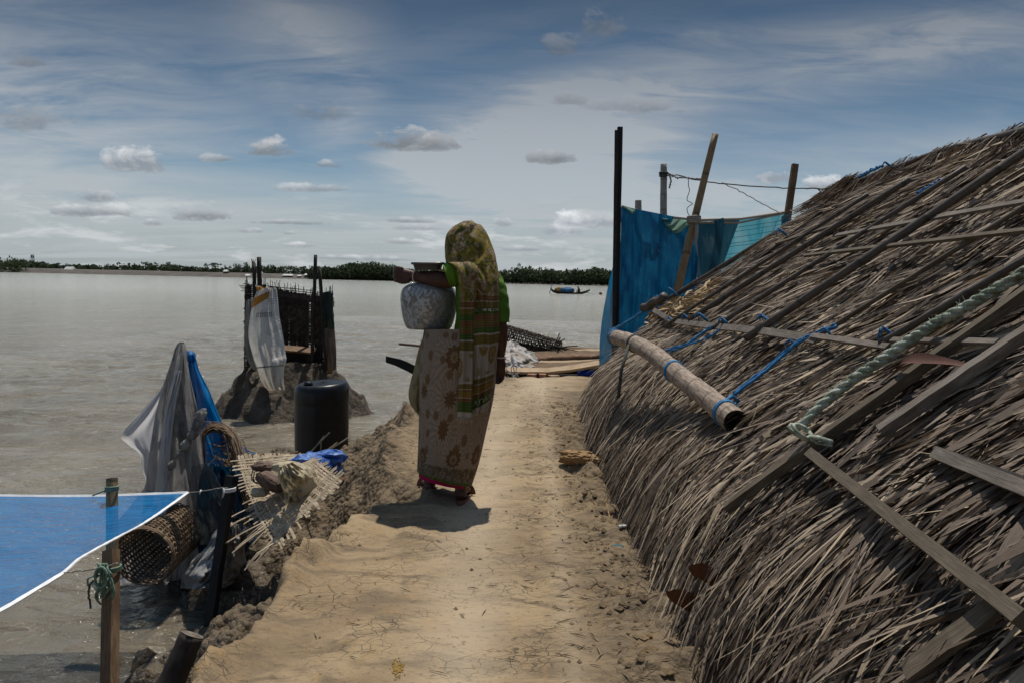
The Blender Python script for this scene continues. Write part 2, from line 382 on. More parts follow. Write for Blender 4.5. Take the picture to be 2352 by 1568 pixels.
# ------------------------------------------------------------------ water
m, t = new('river_water'); v = tc(t)
sv = mapv(t, v, (1, 1.35, 1), (0, 0, R(8)))
w1 = noi(t, sv, 1.1, 3, .55, .6); w2 = noi(t, sv, 3.6, 5, .6, .5); w3 = noi(t, sv, 11, 4, .6, .3); w0 = noi(t, sv, .16, 3, .5, .5)
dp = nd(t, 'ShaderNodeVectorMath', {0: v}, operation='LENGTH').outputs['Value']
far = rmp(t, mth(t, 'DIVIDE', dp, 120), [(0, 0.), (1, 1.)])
wf = noi(t, mapv(t, v, (.6, 1.2, 1), (0, 0, R(5))), .45, 4, .6, .5)
h = mth(t, 'ADD', mth(t, 'ADD', mth(t, 'MULTIPLY', w1, .30), mth(t, 'MULTIPLY', wf, .75)), mth(t, 'ADD', mth(t, 'MULTIPLY', w2, .16), mth(t, 'MULTIPLY', w3, .03)))
nrm = bmp(t, h, .8, 1.0)
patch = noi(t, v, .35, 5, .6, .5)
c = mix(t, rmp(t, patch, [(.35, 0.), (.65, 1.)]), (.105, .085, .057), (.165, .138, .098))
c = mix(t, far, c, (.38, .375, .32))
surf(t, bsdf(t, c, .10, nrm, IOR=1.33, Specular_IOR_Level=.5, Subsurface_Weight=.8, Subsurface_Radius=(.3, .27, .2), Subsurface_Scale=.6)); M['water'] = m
ys = np.concatenate([np.linspace(-40, 0, 9), np.arange(.5, 45, .12), np.geomspace(45, 5000, 40)])
xs = np.concatenate([-np.geomspace(4000, 14, 22), np.arange(-13.9, 9.9, .14), np.geomspace(10, 4000, 22)])
X, Y = np.meshgrid(xs, ys)
amp = np.clip((48 - Y) / 14, 0, 1) * np.clip((X + 13.5) / 3, 0, 1) * np.clip((9.5 - X) / 2, 0, 1) * np.clip((Y - .6) / 2, 0, 1)
shel = .25 + .75 * sst(8, 15, Y - X * .35)
Zw = WATER + amp * shel * (.06 * fbm(X * .8 + Y * .25, Y * 1.1, 0, 3, 41) + .03 * ridged(X * 1.5 + Y * .4, Y * 2.4, 0, 3, 44))
mb = MB(); mb.grid(np.stack([X, Y, Zw], -1)); wo = mb.build('water', M['water']); tag(wo, kind='structure')

# ------------------------------------------------------------------ ground: the mud embankment with its path
XL = [(0, -1.0), (2.4, -.92), (3.2, -.92), (3.9, -.76), (4.5, -.62), (5.2, -.82), (6.2, -.98), (7.2, -.92), (8, -.78), (9, -.45), (9.8, -.22), (10.4, 0)]
XF = [(-3, -1.6), (2, -1.62), (3.2, -1.66), (4.3, -1.74), (5, -1.92), (6, -2.25), (8.5, -2.75), (9.6, -2.5), (10.4, -1.9), (11.2, -1.4)]
YE = 10.1
def ground_h(X, Y):
    xl = np.interp(Y, [a for a, b in XL], [b for a, b in XL]) + .07 * fbm(Y * 1.7, X * .6, 3, 3, 61) + .03 * fbm(Y * 8, X * 2, 3, 2, 64)
    xf = np.interp(Y, [a for a, b in XF], [b for a, b in XF]) + .12 * fbm(Y * 1.3, 0, 3, 3, 62)
    t = np.clip((xl - X) / np.maximum(.25, xl - xf), 0, 4)
    prof = np.where(t < 1, t ** .55 * .8 + .2 * t, 1 + (t - 1) * .55)
    z = -prof * 1.0
    # end of the land
    ye = YE + .25 * fbm(X * .9, 0, 5, 3, 63) + .12 * np.clip(X, -1, 6)
    u = np.clip((Y - ye) / 1.1, 0, 5); z = np.minimum(z, 0) - np.where(u < 1, u ** 1.3, 1 + (u - 1) * .5) * 1.0
    on = (t <= 0) & (u <= 0)
    # gutter below the thatch hem
    xr = np.interp(Y, [0, 2.4, 3.2, 4, 5.1, 6, 8.1, 9.8], [.60, .60, .60, .55, .48, .55, .75, 1.0])
    e = sst(0, .28, X - xr) * sst(8.6, 7.2, Y); z = z - .30 * e * (X < 30)
    edge = sst(-.35, .0, X - xr) * (1 - sst(.3, .8, X - xr)) * sst(8.6, 7.2, Y)
    sl_ = np.clip(t * 3, 0, 1) * (t < 2.4) + np.clip(u * 2, 0, 1) * (u < 3)
    lip = sst(.42, .0, X - xl) * .5 * (Y > 4.2) + sst(.12, .0, X - xl) * .35
    sl_ = np.clip(np.maximum(sl_, lip) + edge * .55, 0, 1)
    pathn = .022 * np.abs(vn(X * 4.5, Y * 3.2, 0, 67)) + .018 * fbm(X * 1.3, Y * 1.1, 0, 4, 65) + .006 * fbm(X * 7, Y * 7, 0, 3, 66) - .012 * np.exp(-((X + .12 - .0 * Y) / .14) ** 2) * (Y < 8)
    n1 = .15 * ridged(X * 2.2 + .5 * Y, Y * 1.9, z * 1.5, 5, 71) + .09 * fbm(X * 5, Y * 5, z * 5, 4, 72) + .028 * fbm(X * 15, Y * 15, z * 12, 3, 73) - .035 * np.abs(vn(X * 6.5, Y * 6.5, z * 4, 76)) - .06 * np.abs(vn(X * 3.1, Y * 3.7, z * 3, 77))
    # eroded steps running along the slope
    n2 = -.07 * sst(.1, .5, vn(t * 3 + Y * .5, Y * 2.2, 0, 74)) + .05 * sst(.0, .5, vn(X * 9, Y * 9, 0, 75))
    z = z + pathn * (1 - sl_) + (n1 + n2) * sl_
    z = z - .12 * np.exp(-(((X + 1.4) / .35) ** 2 + ((Y - 5.3) / .5) ** 2)) + .06 * sl_
    # hollow eaten into the path edge beside the walker's feet, and a hump farther on
    z = z - .22 * np.exp(-(((X + .68) / .13) ** 2 + ((Y - 4.35) / .12) ** 2))
    z = z + .12 * np.exp(-(((X + 1.0) / .14) ** 2 + ((Y - 7.7) / .2) ** 2))
    z = z - .5 * sst(0, .5, -(X + 6)) * (X < -5)
    return np.maximum(z, -2.2), t, u, on
xs = np.concatenate([-np.geomspace(3000, 4.3, 14), np.arange(-4.2, 1.5, .021), np.arange(1.55, 5, .12), np.geomspace(5.2, 3000, 16)])
ys = np.concatenate([np.linspace(-60, -2, 10), np.linspace(-1.5, 1.4, 14), np.arange(1.5, 6.5, .021), np.arange(6.52, 12.5, .034), np.geomspace(12.7, 4000, 22)])
X, Y = np.meshgrid(xs, ys); Z, T_, U_, on = ground_h(X, Y)
Z = np.where((X > 30) & (Y < 12), np.maximum(Z, -.3), Z)
trk = np.exp(-((X - np.interp(Y, [1, 2.4, 3.4, 6.2, 8.6, 10], [-.16, -.14, -.15, -.2, .1, .35])) / np.interp(Y, [1, 6, 10], [.10, .22, .5])) ** 2) * (.75 + .5 * fbm(X * 3, Y * .8, 0, 3, 80))
trk = trk + .45 * np.exp(-((X - .17 - .02 * Y) / .05) ** 2)
wet = sst(.62, 1.0, -Z + .1 * fbm(X * 3, Y * 3, 0, 3, 81))
_xl = np.interp(Y, [a for a, b in XL], [b for a, b in XL])
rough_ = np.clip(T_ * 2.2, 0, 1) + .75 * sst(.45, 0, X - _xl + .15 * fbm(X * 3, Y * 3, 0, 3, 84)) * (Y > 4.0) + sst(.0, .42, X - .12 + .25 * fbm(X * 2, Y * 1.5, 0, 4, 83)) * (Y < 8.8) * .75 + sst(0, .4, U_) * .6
colr = np.stack([np.clip(trk, 0, 1), wet, np.clip(rough_, 0, 1), np.ones_like(X)], -1)
m, t = new('dry_mud'); v = tc(t); ca = nd(t, 'ShaderNodeAttribute', attribute_name='col').outputs['Color']; cs = nd(t, 'ShaderNodeSeparateColor', {0: ca}).outputs
n1 = noi(t, v, 1.6, 9, .65, .5); n2 = noi(t, mapv(t, v, (.7, 1.6, 1)), 5, 8, .68, .6); n3 = noi(t, v, 42, 6, .7)
c = rmp(t, n1, [(.3, (.165, .115, .065)), (.48, (.255, .185, .108)), (.66, (.35, .262, .155))])
c = mix(t, rmp(t, n2, [(.40, .9), (.53, 0.)]), c, (.155, .115, .072))
c = mix(t, mth(t, 'MULTIPLY', rmp(t, noi(t, v, 9, 6, .7, .8), [(.54, 0.), (.70, 1.)]), .6), c, (.33, .21, .085))
c = mix(t, mth(t, 'MULTIPLY', cs[0], .62), c, (.46, .375, .265))
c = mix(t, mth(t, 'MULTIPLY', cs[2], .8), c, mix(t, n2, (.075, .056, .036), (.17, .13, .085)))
c = mix(t, mth(t, 'MULTIPLY', cs[1], .85), c, (.045, .034, .023))
# drying cracks and dark crumbs
wv2 = nd(t, 'ShaderNodeVectorMath', {0: v, 1: mix(t, .10, (0, 0, 0), noi(t, v, 6, 4, .6, 0, 1))}, operation='ADD').outputs[0]
def crack(sc, th): 
    q = nd(t, 'ShaderNodeTexVoronoi', {'Vector': mapv(t, wv2, (1, 1.5, 1)), 'Scale': sc}, feature='DISTANCE_TO_EDGE').outputs['Distance']
    return rmp(t, q, [(0, 1.), (th, .8), (th * 2, 0.)])
msk = rmp(t, noi(t, v, 1.9, 4, .6), [(.50, 0.), (.60, 1.)])
ck = mth(t, 'MULTIPLY', crack(9, .007), msk); ck2 = mth(t, 'MULTIPLY', crack(17, .012), rmp(t, noi(t, v, 3.1, 4, .6), [(.5, 0.), (.62, 1.)]))
ck = mth(t, 'MULTIPLY', mth(t, 'MAXIMUM', ck, mth(t, 'MULTIPLY', ck2, .8)), mth(t, 'SUBTRACT', 1.0, mth(t, 'MULTIPLY', cs[0], .8)))
c = mix(t, mth(t, 'MULTIPLY', ck, .6), c, (.05, .035, .022))
spk = rmp(t, n3, [(.56, 0.), (.66, 1.)]); c = mix(t, mth(t, 'MULTIPLY', spk, .5), c, (.07, .05, .035))
c = mix(t, mth(t, 'MULTIPLY', rmp(t, noi(t, mapv(t, v, (.6, 3, 1)), 26, 5, .7, .5), [(.6, 0.), (.68, 1.)]), .42), c, (.10, .075, .05))
h = mth(t, 'ADD', mth(t, 'MULTIPLY', n2, .55), mth(t, 'ADD', mth(t, 'MULTIPLY', n3, .22), mth(t, 'MULTIPLY', noi(t, v, 130, 4, .7), .08)))
h = mth(t, 'SUBTRACT', h, mth(t, 'MULTIPLY', ck, .35))
lump = nd(t, 'ShaderNodeTexVoronoi', {'Vector': wv2, 'Scale': 24.0}).outputs['Distance']
h = mth(t, 'SUBTRACT', h, mth(t, 'MULTIPLY', mth(t, 'MULTIPLY', lump, cs[2]), 1.0))
ro = mix(t, cs[1], (.93, .93, .93), (.32, .32, .32))
surf(t, bsdf(t, c, ro, bmp(t, h, .85, .03), Specular_IOR_Level=.3)); M['mud'] = m
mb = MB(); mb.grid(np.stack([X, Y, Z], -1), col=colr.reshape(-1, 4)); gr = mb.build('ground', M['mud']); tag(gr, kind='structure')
gi = {}
def gh(x, y): return float(ground_h(np.array([x]), np.array([y]))[0][0])

# ------------------------------------------------------------------ mud mound standing in the water
m, t = new('wet_mud'); v = tc(t); n1 = noi(t, v, 3, 8, .65, .4); z = nd(t, 'ShaderNodeSeparateXYZ', {0: v}).outputs[2]
c = rmp(t, n1, [(.3, (.045, .034, .024)), (.5, (.085, .066, .046)), (.7, (.15, .12, .088))])
lw = rmp(t, mth(t, 'ADD', z, mth(t, 'MULTIPLY', n1, .4)), [(-.0, 1.), (0.001, 1.)])
hl = mth(t, 'ADD', noi(t, v, 8, 8, .7, .8), mth(t, 'MULTIPLY', nd(t, 'ShaderNodeTexVoronoi', {'Vector': v, 'Scale': 9.0}).outputs['Distance'], -.5))
hl = mth(t, 'ADD', hl, mth(t, 'MULTIPLY', noi(t, v, 26, 6, .7, .5), .3))
surf(t, bsdf(t, c, .7, bmp(t, hl, 1, .09))); M['wetmud'] = m
mc = P(662, 860, 13.1)
def mound_h(X, Y):
    dx, dy = X - mc.x, Y - mc.y
    a = np.arctan2(dy, dx); r = np.hypot(dx / 1.0, dy / 1.0) / (1 + .10 * vn(np.cos(a) * 2, np.sin(a) * 2, 0, 90))
    z = -.20 - .9 * np.clip((r - .62) / .72, 0, 3) ** .85
    sl_ = sst(.45, .8, r)
    z = z + sl_ * (+.18 * ridged(X * 2.3, Y * 2.3, z * 2, 5, 91) - .10 * np.abs(vn(X * 5, Y * 5, z * 4, 94)) + .08 * fbm(X * 7, Y * 7, z * 5, 4, 92)) + .04 * fbm(X * 4, Y * 4, 0, 4, 93)
    return np.maximum(z, -1.6)
X, Y = np.meshgrid(np.arange(-2.2, 2.2, .028) + mc.x, np.arange(-2.2, 2.2, .028) + mc.y); Z = mound_h(X, Y)
mb = MB(); mb.grid(np.stack([X, Y, Z], -1)); mo = mb.build('mound', M['wetmud']); tag(mo, kind='structure')

# ------------------------------------------------------------------ far bank, woods, masts, sheds
m, t = new('leaves_far'); ca = nd(t, 'ShaderNodeAttribute', attribute_name='col').outputs['Color']
cs_ = nd(t, 'ShaderNodeSeparateColor', {0: ca}).outputs
c = rmp(t, cs_[0], [(0, (.036, .05, .028)), (.5, (.062, .082, .046)), (1, (.10, .122, .07))])  # greens lightened and greyed, distance haze put into the leaf colour
dif = nd(t, 'ShaderNodeBsdfDiffuse', {0: c}).outputs[0]; trn = nd(t, 'ShaderNodeBsdfTranslucent', {0: c}).outputs[0]
surf(t, nd(t, 'ShaderNodeMixShader', {0: .3, 1: dif, 2: trn}).outputs[0]); M['leaf'] = m
M['bark'] = basic('bark', [(.04, .03, .022), (.09, .07, .05)], 3)
M['bank'] = basic('far_bank_mud', [(.055, .048, .042), (.08, .07, .06), (.11, .095, .08)], .15, bump=.3, bd=.3)
M['steel'] = basic('grey_steel', [(.12, .14, .16), (.2, .22, .25)], 3)
M['tin'] = basic('tin_roof', [(.35, .36, .36), (.6, .6, .58)], .6)
FD = 500.0
def fx(x, D=FD): return P(x, 640, D).x
def cards(mb, C, size, n_, seed=0, tone=None, tiers=None):        # C(k)->centres array (n,3)
    n = len(C); r = np.random.default_rng(seed)
    a = r.normal(size=(n, 3)); a /= np.linalg.norm(a, axis=1)[:, None]; b = np.cross(a, r.normal(size=(n, 3))); b /= np.linalg.norm(b, axis=1)[:, None]
    s = size * r.uniform(.5, 1.3, n)[:, None]
    V = np.stack([C - a * s, C - b * s * .55, C + a * s, C + b * s * .55], 1).reshape(-1, 3)
    tn = r.uniform(0, 1, n) if tone is None else np.clip(tone + r.normal(0, .15, n), 0, 1)
    col = np.repeat(np.stack([tn, tn, tn, np.ones(n)], -1), 4, 0)
    mb.add(V, [(4 * i, 4 * i + 1, 4 * i + 2, 4 * i + 3) for i in range(n)], col=col)
# land strip
xs = np.concatenate([-np.geomspace(3500, 420, 12), np.arange(-400, 400, 6.), np.geomspace(420, 3500, 12)]); ys = np.array([0, 1.5, 4, 9, 16, 24, 60, 200, 3000.]) + FD
X, Y = np.meshgrid(xs, ys); lw_ = sst(-60, -30, X)          # right half is low mangrove shore
hh = np.interp(Y - FD, [0, 1.5, 4, 9, 16, 24, 60, 200, 3000], [-1.2, -.6, .6, 2.0, 3.0, 3.0, 2.2, 1.5, 1.2])
Zb = WATER + .0 + hh * (1 - .75 * lw_) + .25 * fbm(X * .06, Y * .1, 0, 3, 95)
Y = Y + 5 * fbm(X * .008, 0, 1, 3, 96) * (Y < FD + 50)
mb = MB(); mb.grid(np.stack([X, Y, Zb], -1)); tag(mb.build('far_bank', M['bank']), kind='structure')
def blobs(x0, x1, n, hfun, D, sd, wd=6, tier=.9):
    r = np.random.default_rng(sd); out = []
    for k in range(n):
        x = r.uniform(x0, x1); h = hfun(x) * r.uniform(.55, 1.15); w = h * r.uniform(.35, .7); y = D + r.uniform(0, wd)
        m_ = int(26 + 14 * h / 4); q = r.normal(size=(m_, 3)); q /= np.linalg.norm(q, axis=1)[:, None]; q *= r.uniform(.55, 1, m_)[:, None] ** .5
        c = np.stack([x + q[:, 0] * w, y + q[:, 1] * w, WATER + .4 + h * .52 + q[:, 2] * h * .5], -1); out.append((c, .45 + .35 * r.uniform(-1, 1)))
    return out
def mass(name, x0, x1, n, hfun, D, sd, size, wd=6, lift=0):
    mb = MB()
    for c, tn in blobs(x0, x1, n, hfun, D, sd, wd):
        c = c + np.array([0, 0, lift]); cards(mb, c, size, 0, sd + len(mb.v), tone=tn)
    o = mb.build(name, M['leaf'], smooth=False); return tag(o, kind='stuff')
mass('mangrove_wood', fx(715), fx(1420), 620, lambda x: 7.8 + 1.6 * math.sin(x * .05) + 1.2 * math.sin(x * .13 + 1), FD + 1, 5, .95)
mass('mangrove_wood', fx(1420), fx(2700), 300, lambda x: 8.2 + 1.5 * math.sin(x * .05), FD + 1, 6, 1.2)
mass('shore_wood', fx(-500), fx(40), 150, lambda x: 8.5, FD + 2, 7, .9)
mass('distant_wood', fx(-500), fx(900), 520, lambda x: 5.0 + 1.2 * math.sin(x * .07), FD + 26, 8, .9, 22, 1.5)
# single trees rising above the woods
def crown(mb, c, rx, rz, n, size, sd, flat=False, tone=.5):
    r = np.random.default_rng(sd); k = 7; cc = r.normal(size=(k, 3)) * np.array([rx * .55, rx * .55, rz * .45]); out = []
    for q in range(k):
        p = r.normal(size=(n // k, 3)); p /= np.linalg.norm(p, axis=1)[:, None]; p *= (r.uniform(0, 1, n // k) ** .4)[:, None]
        out.append(p * np.array([rx * .5, rx * .5, rz * (.28 if flat else .45)]) + cc[q])
    cards(mb, np.concatenate(out) + np.array(c), size, 0, sd, tone=tone)
treedefs = [(75, 618, 'a'), (175, 612, 'r'), (310, 611, 's'), (352, 612, 'f'), (385, 608, 'r'), (470, 611, 's'), (488, 606, 'f'), (547, 604, 'r'), (566, 605, 'r'), (598, 609, 's'), (640, 615, 'f'), (700, 612, 'f'), (520, 612, 's'), (430, 612, 'r'), (250, 615, 's'),
            (765, 620, 's'), (800, 616, 'r'), (846, 612, 'p'), (868, 611, 's'), (905, 607, 's'), (1180, 627, 's'), (1230, 624, 'r'), (1262, 620, 's'), (1285, 622, 'f'), (1330, 626, 'f'), (1360, 627, 'f'), (1385, 629, 's')]
kinds = {'a': 'small rounded tree', 'r': 'rounded dark tree', 's': 'loose ragged tree', 'f': 'flat topped spreading tree', 'p': 'thin pointed tree'}
lmk = [(75, 'the tall mast'), (200, 'the bare bank left'), (390, 'the open grey bank'), (583, 'the twin shed stakes'), (725, 'the tall shed stake'), (905, 'the fist'), (1192, 'the pale mast'), (1310, 'the fishing boat'), (1400, 'the black pole')]
ords = {}
for k, (x, y, kd) in enumerate(treedefs):
    D = FD + (14 if x > 715 else 30); b = P(x, y, D); zb = WATER + (1.6 if x > 715 else 2.2)
    tp = b.z; h = tp - zb; loc = (b.x, b.y, zb)
    near = min(lmk, key=lambda q: abs(q[0] - x)); sd_ = 'left' if x < near[0] else 'right'
    key = (kd, near[1], sd_); ords[key] = ords.get(key, 0) + 1
    o = thing('tree', '%s%s on far shore %s of %s' % (['', 'second ', 'third ', 'fourth '][ords[key] - 1], kinds[kd], sd_, near[1]), 'tree', loc, 'trees on the far shore')
    tb = MB(); tb.tube([loc, (b.x + .3, b.y, zb + h * .5), (b.x, b.y, zb + h * .8)], [.28, .2, .1], 6)
    for q in range(3): tb.tube([(b.x + .2, b.y, zb + h * .5), (b.x + (q - 1) * h * .3, b.y + .3, zb + h * .82)], [.13, .05], 5)
    tb.build('trunk', M['bark'], o)
    cb = MB(); rx = {'a': .5, 'r': .48, 's': .4, 'f': .75, 'p': .25}[kd] * h * .85; rz = {'a': .45, 'r': .5, 's': .55, 'f': .28, 'p': .6}[kd] * h
    crown(cb, (b.x, b.y, zb + h * (.82 if kd == 'f' else .62)), rx, rz, 210 if kd != 's' else 130, .55, 200 + k, kd == 'f', .35 + .3 * random.random())
    cb.build('crown', M['leaf'], o, smooth=False)
def mast(x, ytop, ybot, D, label, w=1.3, cat='radio mast'):
    a, b = P(x, ybot, D), P(x, ytop, D); mb = MB(); h = b.z - a.z
    a = Vector((a.x, a.y, WATER + 1.2)); h = b.z - a.z
    for sx in (-1, 1):
        for sy in (-1, 1): mb.tube([a + Vector((sx * w, sy * w, 0)), a + Vector((sx * w * .55, sy * w * .55, h))], .16, 4)
    for q in range(9):
        z0, z1 = h * q / 9, h * (q + 1) / 9; f0 = w * (1 - .45 * q / 9)
        mb.tube([a + Vector((-f0, -f0, z0)), a + Vector((f0, -f0, z1))], .1, 4); mb.tube([a + Vector((f0, f0, z0)), a + Vector((-f0, f0, z1))], .1, 4)
    o = thing('radio_mast', label, cat, tuple(a)); mb.build('lattice', M['steel'], o)
    mb = MB()
    for q in range(4): mb.box(a + Vector((math.cos(q * 1.6) * w * .8, math.sin(q * 1.6) * w * .8, h * (.86 + .04 * (q % 2)))), (.3, .3, 1.1))
    mb.build('antenna', M['steel'], o)
mast(75, 585, 612, 640, 'tall dark lattice mast above the trees, leftmost on the far shore')
mast(1192, 604, 628, 640, 'pale lattice mast above the mangroves right of the walker')
for x, yt, lb in ((91, 603, 'thin dark pole just right of the tall mast'), (117, 608, 'short thin pole left of the far bank shed')):
    b = P(x, yt, 560); mb = MB(); mb.tube([(b.x, b.y, WATER + 1), tuple(b)], .25, 5); o = mb.build('pole', M['steel']); tag(o, lb, 'pole', 'poles on the far shore')
def hutfar(x0, x1, yt, yb, D, lb, mat):
    a = P(x0, yb, D); b = P(x1, yt, D); w = (b.x - a.x) / 2; c = Vector(((a.x + b.x) / 2, a.y, a.z)); h = b.z - a.z
    o = thing('far_hut', lb, 'hut', tuple(c), 'huts on the far shore')
    mb = MB(); mb.box(c + Vector((0, 2, h * .25)), (w * .92, 2, h * .28)); mb.build('wall', M['bank'], o, False)
    mb = MB(); mb.add([(c.x - w, c.y - .4, c.z + h * .5), (c.x + w, c.y - .4, c.z + h * .5), (c.x + w * .9, c.y + 2, c.z + h), (c.x - w * .9, c.y + 2, c.z + h), (c.x + w, c.y + 4.4, c.z + h * .5), (c.x - w, c.y + 4.4, c.z + h * .5)], [(0, 1, 2, 3), (3, 2, 4, 5), (0, 3, 5), (1, 4, 2)])
    mb.build('roof', mat, o, False)
hutfar(147, 168, 613, 626, FD + 14, 'small tin roofed hut between the bushes on the far left bank', M['tin'])
hutfar(512, 522, 620, 628, FD + 8, 'tiny pale hut on the bank just left of the twin shed stakes', M['tin'])
hutfar(562, 574, 630, 637, FD + 3, 'low white hut at the water left of the shed stakes', M['tin'])
hutfar(648, 672, 630, 637, FD + 3, 'low tin roofed hut at the water between the shed stakes', M['tin'])
hutfar(682, 692, 632, 637, FD + 3, 'small pale hut at the water left of the tall right stake', M['tin'])
hutfar(698, 722, 629, 636, FD + 3, 'long low hut at the water just behind the tall right stake', M['tin'])
# ------------------------------------------------------------------ thatched hut right of the path
prof = np.array([(2.35, 1.97), (1.02, .738), (.86, .56), (.74, .36), (.67, .12), (.635, -.12), (.625, -.25)])
pl_ = np.concatenate([[0], np.cumsum(np.hypot(*np.diff(prof, axis=0).T))]); LS = pl_[-1]
def roofS(v, s):
    v = np.asarray(v, float); s = np.asarray(s, float)
    X = np.interp(s, pl_, prof[:, 0]); Z = np.interp(s, pl_, prof[:, 1])
    sm = .10
    X = (X + np.interp(s - sm, pl_, prof[:, 0]) + np.interp(s + sm, pl_, prof[:, 0])) / 3; Z = (Z + np.interp(s - sm, pl_, prof[:, 1]) + np.interp(s + sm, pl_, prof[:, 1])) / 3
    ds = np.minimum(s, 0); X = X - ds * .73; Z = Z + ds * .68
    ds = np.maximum(s - LS, 0); Z = Z - ds
    k = np.maximum(.12, .3 + .378 * (v - 1))
    Y = v + k * s / LS
    Z = Z - .055 * sst(4.5, 5.7, v) * sst(-.2, .3, s) * (1 - sst(1.6, 2.3, s))
    b = .045 * fbm(v * 1.1, s * 1.4, 0, 3, 301)
    return np.stack([X - b * .68 + 0 * Y, Y, Z + b * .73], -1)
VMAX = 5.5
vv = np.arange(-2, 7.01, .1); ss = np.arange(0, LS + .01, .05); Vg, Sg = np.meshgrid(vv, ss)
Gd = roofS(Vg, Sg); n_, m_ = Gd.shape[:2]; idx = np.arange(n_ * m_).reshape(n_, m_)
polys = [(int(idx[i, j]), int(idx[i, j + 1]), int(idx[i + 1, j + 1]), int(idx[i + 1, j])) for i in range(n_ - 1) for j in range(m_ - 1)]
BV = BVHTree.FromPolygons([tuple(p) for p in Gd.reshape(-1, 3)], polys)
def RP(x, y, lift=0.0):
    d = ray(x, y).normalized(); h, n, _, dist = BV.ray_cast(CAM, d)
    if h is None:
        n = Vector((-.926, 0, 1)).normalized(); h = CAM + d * ((Vector((.6, 0, .35)) - CAM).dot(n) / d.dot(n))
    if n.dot(d) > 0: n = -n
    return h + n * lift, n
def px2m(p, px): return px * (p - CAM).dot(fw) / F

hut = thing('thatched_hut', 'low hut with grey brown palm thatch roof strapped down by bamboo poles', 'hut', (1.6, 4, -.3))
m, t = new('palm_thatch'); ca = nd(t, 'ShaderNodeAttribute', attribute_name='col').outputs['Color']; cs_ = nd(t, 'ShaderNodeSeparateColor', {0: ca}).outputs
uv = tc(t, 'UV'); fibre = noi(t, mapv(t, uv, (9, 1.2, 1)), 4, 4, .6)
c = rmp(t, cs_[0], [(0, (.022, .014, .009)), (.22, (.082, .055, .038)), (.42, (.178, .128, .092)), (.62, (.32, .25, .187)), (.84, (.50, .40, .285)), (1, (.64, .51, .35))])
c = mix(t, mth(t, 'MULTIPLY', cs_[1], .38), c, (.30, .19, .10))
c = mix(t, rmp(t, fibre, [(.38, .75), (.58, 0.)]), c, mix(t, .75, c, (.012, .01, .009)))
tr = nd(t, 'ShaderNodeBsdfTranslucent', {0: c}).outputs[0]
b = bsdf(t, c, .62, bmp(t, fibre, .5, .002), Specular_IOR_Level=.35)
surf(t, nd(t, 'ShaderNodeMixShader', {0: .12, 1: b, 2: tr}).outputs[0]); M['thatch'] = m
M['thatchbase'] = basic('thatch_underlayer', [(.01, .008, .007), (.03, .023, .018)], 20)
# underlayer: closed body (both slopes)
mb = MB(); vv = np.arange(-2, VMAX + .01, .1); Vg, Sg = np.meshgrid(vv, np.arange(0, LS - .12, .08)); A = roofS(Vg, Sg) + np.array([.035, 0, -.035])
mb.grid(A); B = A.copy(); B[..., 0] = 4.75 - B[..., 0]; mb.grid(B)
e = A[:, -1]; e2 = B[:, -1]; mb.grid(np.stack([e, (e + e2) / 2 + np.array([0, .25, 0]), e2], 1))
e = A[:, 0]; e2 = B[:, 0]; mb.grid(np.stack([e, e2], 1))
mb.build('thatch_underlayer', M['thatchbase'], hut)
mb = MB(); mb.box((1.1, 2.9, -.35), (.06, 4.6, .75)); mb.box((3.6, 2.9, -.35), (.06, 4.6, .75)); mb.box((2.35, 7.4, -.35), (1.3, .06, .75)); mb.build('mud_wall', M['wetmud'], hut)

def strips(v, s, L, w, h0, h1, dv, roll, tone, tan, K=5, curl=None):
    """ribbons down the slope: start (v,s), length L, width w, height over the surface from h0 to h1, sideways drift dv"""
    N = len(v); P_ = []
    f = np.linspace(0, 1, K)
    for q in f:
        p = roofS(v + dv * q * L, s + L * q)
        p2 = roofS(v + dv * q * L, s + L * q + .02); p3 = roofS(v + .02, s + L * q)
        T = p2 - p; T /= np.linalg.norm(T, axis=1)[:, None]; B = p3 - p; B /= np.linalg.norm(B, axis=1)[:, None]
        Nn = np.cross(B, T); Nn /= np.linalg.norm(Nn, axis=1)[:, None]; Nn = np.where((Nn[:, 0] > 0)[:, None], -Nn, Nn)
        B = np.cross(T, Nn)
        hh = h0 + (h1 - h0) * q ** 1.5 if curl is None else h0 + (h1 - h0) * q ** 1.5 + curl * math.sin(q * 3.1)
        c = p + Nn * hh[:, None]
        rr = roll + .4 * (q - .5) * np.sign(roll)
        wv_ = B * np.cos(rr)[:, None] + Nn * np.sin(rr)[:, None]
        ww = w * (.55 + .45 * math.sin(min(1, q * 1.6 + .25) * math.pi / 2)) * (1 - q ** 3 * .9)
        P_.append(np.stack([c - wv_ * ww[:, None] / 2, c + wv_ * ww[:, None] / 2], 1))
    V = np.stack(P_, 1).reshape(N, K * 2, 3)
    base = (np.arange(N) * K * 2)[:, None, None]
    qd = np.array([[2 * k, 2 * k + 1, 2 * k + 3, 2 * k + 2] for k in range(K - 1)])[None]
    Fq = (base + qd).reshape(-1, 4)
    uv = np.stack([np.tile(np.array([0, 1.]), K)[None].repeat(N, 0) + (np.arange(N) * .37 % 7)[:, None], (np.repeat(f, 2)[None] * L[:, None] * 6)], -1)
    col = np.stack([tone, tan, tone * 0, tone * 0 + 1], -1)[:, None].repeat(K * 2, 1)
    return V.reshape(-1, 3), Fq, uv.reshape(-1, 2), col.reshape(-1, 4)
